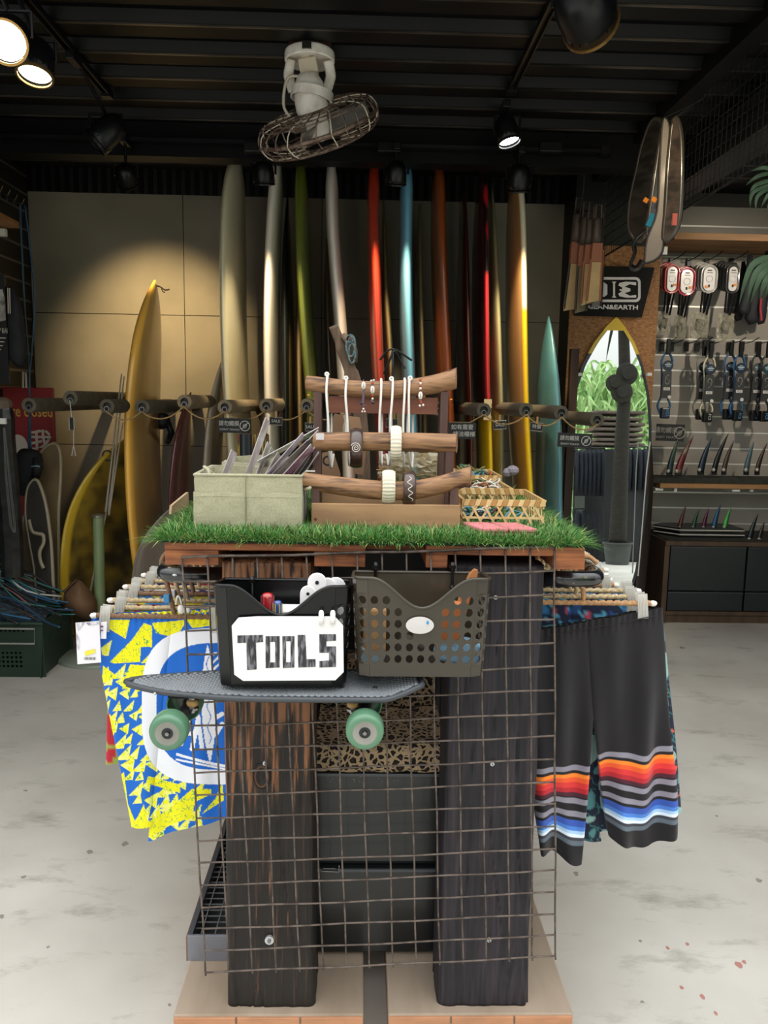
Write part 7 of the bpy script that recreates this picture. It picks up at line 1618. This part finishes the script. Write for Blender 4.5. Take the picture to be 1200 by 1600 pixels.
for px in (502,520): one('peg_tip',MB().tube([P(px,975,1.448),P(px,958,1.448)],[.0045,.005],8).ball(P(px,957,1.448),.005,8),wpl,'white peg tip sticking up behind the TOOLS board, '+('left' if px<510 else 'right')+' one','peg','white peg tips above the TOOLS board',smooth=True)
wsp=mat('spatula_wood','#b8794a','#a0663a',rough=.5,scale=8,st=(1,1,4)); t=thing('wooden_spatula','orange brown wooden handle sticking out of the olive basket','spatula',P(728,930,1.54))
poly=[(700,985),(722,920),(733,897),(741,889),(747,891),(746,905),(738,925),(722,985)]; pts=[P(x,y,1.55) for x,y in poly]; n=len(pts); v=Vector((0,.008,0)); obj('handle',MB().add(pts+[p+v for p in pts],[tuple(range(n)),tuple(range(2*n-1,n-1,-1))]+[(i,i+n,(i+1)%n+n,(i+1)%n) for i in range(n)]),wsp,t,bev=.0015); obj('hole',MB().ball(P(737,907,1.549),.003,8),ink,t)
# stuff in the olive basket visible through its holes
for i,(px,py,c,l,w,h) in enumerate(((585,985,'#b48a5c','tan wooden piece at the left inside the olive basket',.045,.10),(700,975,'#b06a3a','orange wooden piece inside the olive basket',.05,.09),(715,1015,'#8db4d0','pale blue cloth inside the olive basket at the right',.09,.05),(580,1025,'#9ab2bd','grey blue rag inside the olive basket at the left',.05,.04),(640,1020,'#3a322a','dark block in the middle of the olive basket',.06,.06))):
    one('basket_content',MB().box(P(px,py,1.53),(w,.04,h),Matrix.Rotation(.1*i,3,'Y')),mat('content_%d'%i,c,rough=.7),l,'workshop item','things inside the olive basket',bev=.006)
one('white_tray',MB().box(P(450,960,1.54),(.09,.05,.03)),wpl,'white plastic block low behind the screwdrivers','plastic part',bev=.003)
# ================= skateboard =================
sk=mat('skate_deck','#34383c','#2b2e32',rough=.55,scale=8); skr=mat('skate_rail','#3d4146',rough=.45)
dzz=P(420,1078,1.50).z
SK=thing('skateboard','small dark grey plastic skateboard with green wheels resting on the grid','skateboard',(P(427,1080,1.5).x,1.52,dzz))
nf=[(196,1082),(215,1089),(260,1093),(350,1095),(450,1095),(540,1094),(602,1092),(635,1079),(657,1064)]; 
nose_x=P(197,1080,1.52).x; tail_x=P(657,1064,1.52).x
def deck_pt(u,w): # u along, w -1..1 across (front -> back)
    x=nose_x+(tail_x-nose_x)*u
    hw=.079*(math.sin(pi*min(1,u*1.9)/2)**.62) if u<.53 else .079*(1 if u<.885 else 1-.42*((u-.885)/.115)**1.2)
    z=dzz+.004+(.018*max(0,(u-.86)/.14)**1.4)+.004*abs(w)**3 + .004*max(0,(.15-u)/.15)
    return Vector((x,1.52+w*hw,z))
mb=MB(); nu,nw=90,10
for i in range(nu+1):
    for j in range(nw+1): mb.v.append(tuple(deck_pt(i/nu,j/nw*2-1)))
K_=(nu+1)*(nw+1)
for i in range(nu+1):
    for j in range(nw+1): p=deck_pt(i/nu,(j/nw*2-1)*.97); mb.v.append((p.x,p.y,p.z-.011))
for i in range(nu):
    for j in range(nw):
        a=i*(nw+1)+j; q=(a,a+nw+1,a+nw+2,a+1); mb.f.append(q); mb.f.append(tuple(x+K_ for x in q[::-1]))
    for j in (0,nw):
        a=i*(nw+1)+j; b=a+nw+1; mb.f.append((a,b,b+K_,a+K_) if j else (b,a,a+K_,b+K_))
for j in range(nw):
    mb.f.append((j,j+1,j+1+K_,j+K_)); a=nu*(nw+1)+j; mb.f.append((a+1,a,a+K_,a+1+K_))
mb.m=[0]*len(mb.f); obj('deck',mb,sk,SK,smooth=False)
edge=[deck_pt(i/60,-1) for i in range(61)]+[deck_pt(1-i/60,1) for i in range(61)]; obj('deck_rail',MB().tube([p+Vector((0,0,-.004)) for p in edge],.0055,8,closed=True),skr,SK,smooth=True)
dm=MB(); gs_=.0125
for i in range(-4,46):
    for j in range(-14,15):
        cxp=nose_x+gs_*i+(gs_/2 if j%2 else 0); cyp=1.52+j*gs_/2
        u=(cxp-nose_x)/(tail_x-nose_x)
        if not(.03<u<.985): continue
        hw=(deck_pt(u,1)-deck_pt(u,0)).y; w=(cyp-1.52)/hw
        if abs(w)>.9: continue
        z=deck_pt(u,w).z; h=gs_*.40; zt4=z+.0022
        dm.add([(cxp-h,cyp,z),(cxp,cyp-h,z),(cxp+h,cyp,z),(cxp,cyp+h,z),(cxp-h*.7,cyp,zt4),(cxp,cyp-h*.7,zt4),(cxp+h*.7,cyp,zt4),(cxp,cyp+h*.7,zt4)],[(0,1,5,4),(1,2,6,5),(2,3,7,6),(3,0,4,7),(4,5,6,7)])
o=obj('waffle_grip',dm,mat('grip_grey','#8b9095','#7d8287',rough=.6,scale=12),SK); o['kind']='stuff'
whm=mat('wheel_green','#557f63','#4b7358',rough=.4,scale=6,coat=.2); dirt=mat('wheel_dirty','#8f8d86','#7a7a72',rough=.8,scale=12); brg=mat('bearing','#1b1c1e',rough=.4); stl=mat('steel','#9a9a9a')
for nm,px,py,fy2 in (('front',265,1140,1.425),('rear',570,1139,1.425)):
    w=P(px,py,fy2); kk=mpp(w); Rw=30*kk; ax_y=(1.425,1.56)
    zt5=dzz-.008; bxx=w.x+(.020 if nm=='front' else -.0)
    tk=obj('truck',MB().box((bxx,1.515,zt5-.003),(.075,.055,.006)).tube([(bxx,1.515,zt5-.005),(bxx,1.515,w.z+.018)],[.018,.014],10).tube([(w.x,1.455,w.z),(bxx-.0,1.49,w.z+.016),(bxx,1.515,w.z+.02),(bxx,1.54,w.z+.016),(w.x,1.57,w.z)],[.008,.012,.016,.012,.008],10),mat('truck_dark','#1f2022',rough=.4,metal=.5),SK,smooth=False)
    kp=w.x+(.03 if nm=='front' else -.024)
    obj('kingpin',MB().tube([(kp,1.485,zt5-.002),(kp,1.485,zt5-.032)],.007,8),stl,tk); obj('bushing',MB().lathe([(.010,-.006),(.0115,0),(.010,.006)],Matrix.Translation((kp,1.485,zt5-.013)),14),mat('bushing_tan','#a5834f',rough=.5),tk,smooth=True); obj('washer',MB().lathe([(.0,-.002),(.012,-.002),(.012,.002),(0,.002)],Matrix.Translation((kp,1.485,zt5-.024)),14,cap=False),stl,tk)
    for q,yy in enumerate(ax_y):
        sgn=-1 if q==0 else 1
        M=Matrix.Translation((w.x,yy,w.z))@Matrix.Rotation(R(90)*(1 if sgn<0 else -1),4,'X')
        hwid=.020
        wh_=obj('wheel',MB().lathe([(Rw*.62,hwid*.98),(Rw*.80,hwid*1.0),(Rw*.93,hwid*.85),(Rw*.99,hwid*.55),(Rw,0),(Rw*.99,-hwid*.7),(Rw*.9,-hwid)],M,40,cap=False),whm,SK,smooth=True)
        obj('hub_face',MB().lathe([(Rw*.64,hwid*.985),(Rw*.40,hwid*.86),(Rw*.30,hwid*.86)],M,32,cap=False),dirt,wh_,smooth=True)
        obj('bearing',MB().lathe([(Rw*.30,hwid*.88),(Rw*.12,hwid*.84),(0,hwid*.84)],M,24,cap=False),brg,wh_,smooth=True)
        obj('axle_nut',MB().lathe([(.0,hwid*1.1),(Rw*.11,hwid*1.08),(Rw*.13,hwid*.85)],M,6,cap=False),stl,wh_)
obj('bolt',MB().ball(P(242,1084,1.47),.003,8),washer,SK); 
for px,py in ((534,1074),(586,1077)): p=P(px,py,1.5); obj('bolt',MB().lathe([(0,.004),(.005,.003),(.005,0)],Matrix.Translation((p.x,p.y,dzz+.005)),10),skr,SK)
# ================= metal tray with mesh standing at the left =================
q0=P(293,1497,1.80); zt6=P(293,1462,1.80).z; lead=mat('tray_lead','#8d8f98','#7d7f88',rough=.45,metal=.5,scale=5)
TR=thing('metal_tray','grey metal frame tray with a wire mesh floor beside the left post','tray',(q0.x,2.0,zbase))
x1_=P(352,1480,1.80).x+.02; yF,yR=1.80,2.42; zt_a=zt6; zb_a=P(320,1494,1.80).z
obj('front_lip',MB().bb(q0.x,x1_,yF,yF+.006,zbase,zt_a),lead,TR,bev=.001)
obj('side_lip',MB().bb(q0.x,q0.x+.012,yF+.006,yR,zbase,zt_a),mat('tray_inner','#5c5e62',rough=.45,metal=.4),TR); obj('rust_edge',MB().bb(q0.x-.003,q0.x,yF,yR,zbase,zt_a-.004),mat('rust_brown','#7a5a4c',rough=.8),TR)
obj('tray_floor',MB().bb(q0.x+.012,x1_,yF+.006,yR,zbase+.002,zbase+.008),mat('floor_dark','#2c2d2e',rough=.7),TR)
wm2=MB(); y=yF+.02
while y<yR: wm2.box(((q0.x+x1_)/2,y,zt_a-.012),(x1_-q0.x-.01,.0025,.0025)); y+=.024
x=q0.x+.03
while x<x1_: wm2.box((x,(yF+yR)/2,zt_a-.010),(.0025,yR-yF-.02,.0025)); x+=.034
o=obj('wire_mesh',wm2,mat('mesh_silver','#8f9193',rough=.35,metal=.6),TR); o['kind']='stuff'
# ================= outside, seen in the mirror =================
bark=mat('palm_bark','#1e1b15','#2a261e',rough=.9,scale=12,st=(1,1,4),bump=.6)
# where a mirror ray lands: reflect at the glass plane
mn=None
g0=mp3(.3,0,-.008); g1=mp3(.8,0,-.008); up_=(g1-g0).normalized(); mn=Vector((1,0,0)).cross(up_).normalized(); mn=mn if mn.y<0 else -mn
def MR(px,py,Yt):
    d=ray(px,py).normalized(); t=(g0-C0).dot(mn)/d.dot(mn); h=C0+d*t; r=d-2*d.dot(mn)*mn; return h+r*((Yt-h.y)/r.y)
def mscale(px,py,Yt): a=MR(px,py,Yt); b=MR(px+1,py,Yt); return (b-a).length
Yt=-.6; tp=MR(965,845,Yt); k=mscale(965,845,Yt); zf=0
tree=thing('potted_palm','dark palm trunk in a grey pot outside, seen in the mirror','palm',(tp.x,Yt,0))
pot=mat('pot_grey','#3f433f','#4a4e49',rough=.7,scale=5); ph_=max(.2,tp.z)
obj('pot',MB().lathe([(17*k,0),(21*k,ph_*.93),(23*k,ph_*.93),(23*k,ph_),(20*k,ph_),(20*k,ph_*.9),(0,ph_*.9)],Matrix.Translation((tp.x,Yt,-.02)),28,cap=False),pot,tree)
t1,t2=MR(978,560,Yt),MR(974,510,Yt)
obj('trunk',MB().tube(catmull([Vector((tp.x,Yt,ph_*.9)),MR(968,780,Yt),MR(972,680,Yt),MR(976,600,Yt),t2],6),[14*k]*8+[10*k]*17 if False else [14*k-(i/24)*6*k for i in range(25)],12),bark,tree,smooth=True)
for i in range(26):
    a=2*pi*i/26; mb=MB(); L=.75+.2*(i%3); leaf(mb,t2,t2+Vector((math.cos(a)*L*.6,math.sin(a)*L*.6,.18)),t2+Vector((math.cos(a)*L*1.1,math.sin(a)*L*1.1,-.05-.1*(i%3))),.03); obj('frond',mb,mat('frond_dark','#1f2a1c',rough=.6),tree,smooth=True)
for i,(px,py,r) in enumerate(((961,599,14),(980,584,17),(972,612,17))):
    c=MR(px,py,Yt+.12); one('straw_hat',MB().lathe([(0,.03),(r*k*.5,.028),(r*k*.55,.004),(r*k*.95,-.004),(r*k,-.012),(r*k*.5,-.002)],Matrix.Translation(c)@Matrix.Rotation(R(-90),4,'X'),24,cap=False),mat('hat_dark','#2c2a22','#24221b',rough=.9,scale=30),'round straw hat hung on the palm trunk, '+['left one','upper right one','lower one'][i]+' in the mirror','hat','straw hats on the palm trunk',solid=.004)
# racks of dark wetsuits outside
dkc=mat('suit_dark','#14181f','#1c222c',rough=.85,scale=10)
for nm,px0,px1,pyt,pyb,Yq,n in (('left',898,945,700,775,-.9,7),('right',978,1012,698,765,-1.2,4),('lower left',898,944,795,868,-1.3,6),('lower right',980,1002,790,845,-1.55,3)):
    a=MR(px0,pyt,Yq); b=MR(px1,pyt,Yq); zb2=MR(px0,pyb,Yq).z
    r_=thing('outdoor_rack','black rack bar outside holding dark clothes, %s one in the mirror'%nm,'rack',(a+b)/2,'racks outside seen in the mirror')
    obj('bar',MB().tube([a,b],.012,8),blk2,r_); 
    for x in (a.x,b.x): obj('leg',MB().tube([(x,Yq,a.z),(x,Yq,-.02)],.012,8),blk2,r_)
    for i in range(n):
        x=a.x+(b.x-a.x)*(i+.5)/n; w=(b.x-a.x)/n*.98
        one('hanging_clothes',MB().tube([Vector((x,Yq,a.z-.02)),Vector((x,Yq,a.z-.08)),Vector((x+.01,Yq,(a.z+zb2)/2)),Vector((x,Yq,max(.02,zb2)))],[w*.25,w*.56,w*.5,w*.45],10,flat=1.6),dkc,'dark garment hanging outside on the %s rack in the mirror'%nm,'clothes','clothes on the %s outdoor rack'%nm,smooth=True)
pal_=MR(935,648,-1.6); pk_=mscale(935,648,-1.6)
for i in range(7):
    z=MR(955,(645,655,663,671,679,687,694)[i],-1.6).z; x0=MR(918+(i%3)*3,660,-1.6).x; x1=MR(998-(i%2)*4,660,-1.6).x
    one('stacked_sack',MB().bb(x0,x1,-1.75,-1.3,z-.045,z),mat('sack_brown','#5d5048','#6d6056',rough=.9,scale=8),'flat brown bundle in the outdoor stack, '+['topmost','second from top','third from top','middle','third from bottom','second from bottom','lowest'][i],'bundle','flat bundles stacked outside',bev=.015)
one('dark_table',MB().bb(MR(905,700,-1.6).x,MR(1000,700,-1.6).x,-1.8,-1.25,0,MR(950,699,-1.6).z-.05),blk2,'dark counter outside under the stacked bundles','counter')
# greenery beyond: leafy hedge of long blades
gm2=mat('hedge_leaf','#b4d08c','#8db870',rough=.6,scale=3)
hd=thing('leafy_hedge','bright green strap leaved hedge across the yard outside','hedge',(4,-6,-.02)); mb=MB(); rr=random.Random(2)
hx0,hx1=MR(900,600,-6).x-2.5,MR(1015,600,-6).x+2
for i in range(3000):
    x=rr.uniform(hx0,hx1); y=-6+rr.uniform(-.8,.8); zz=rr.uniform(0,3.1); a=rr.uniform(0,2*pi); L=rr.uniform(.35,.9)
    b=Vector((x,y,zz)); leaf(mb,b,b+Vector((math.cos(a)*L*.4,math.sin(a)*L*.4,L*.8)),b+Vector((math.cos(a)*L,math.sin(a)*L,L*.35)),.028)
o=obj('hedge_leaves',mb,gm2,hd); o['kind']='stuff'
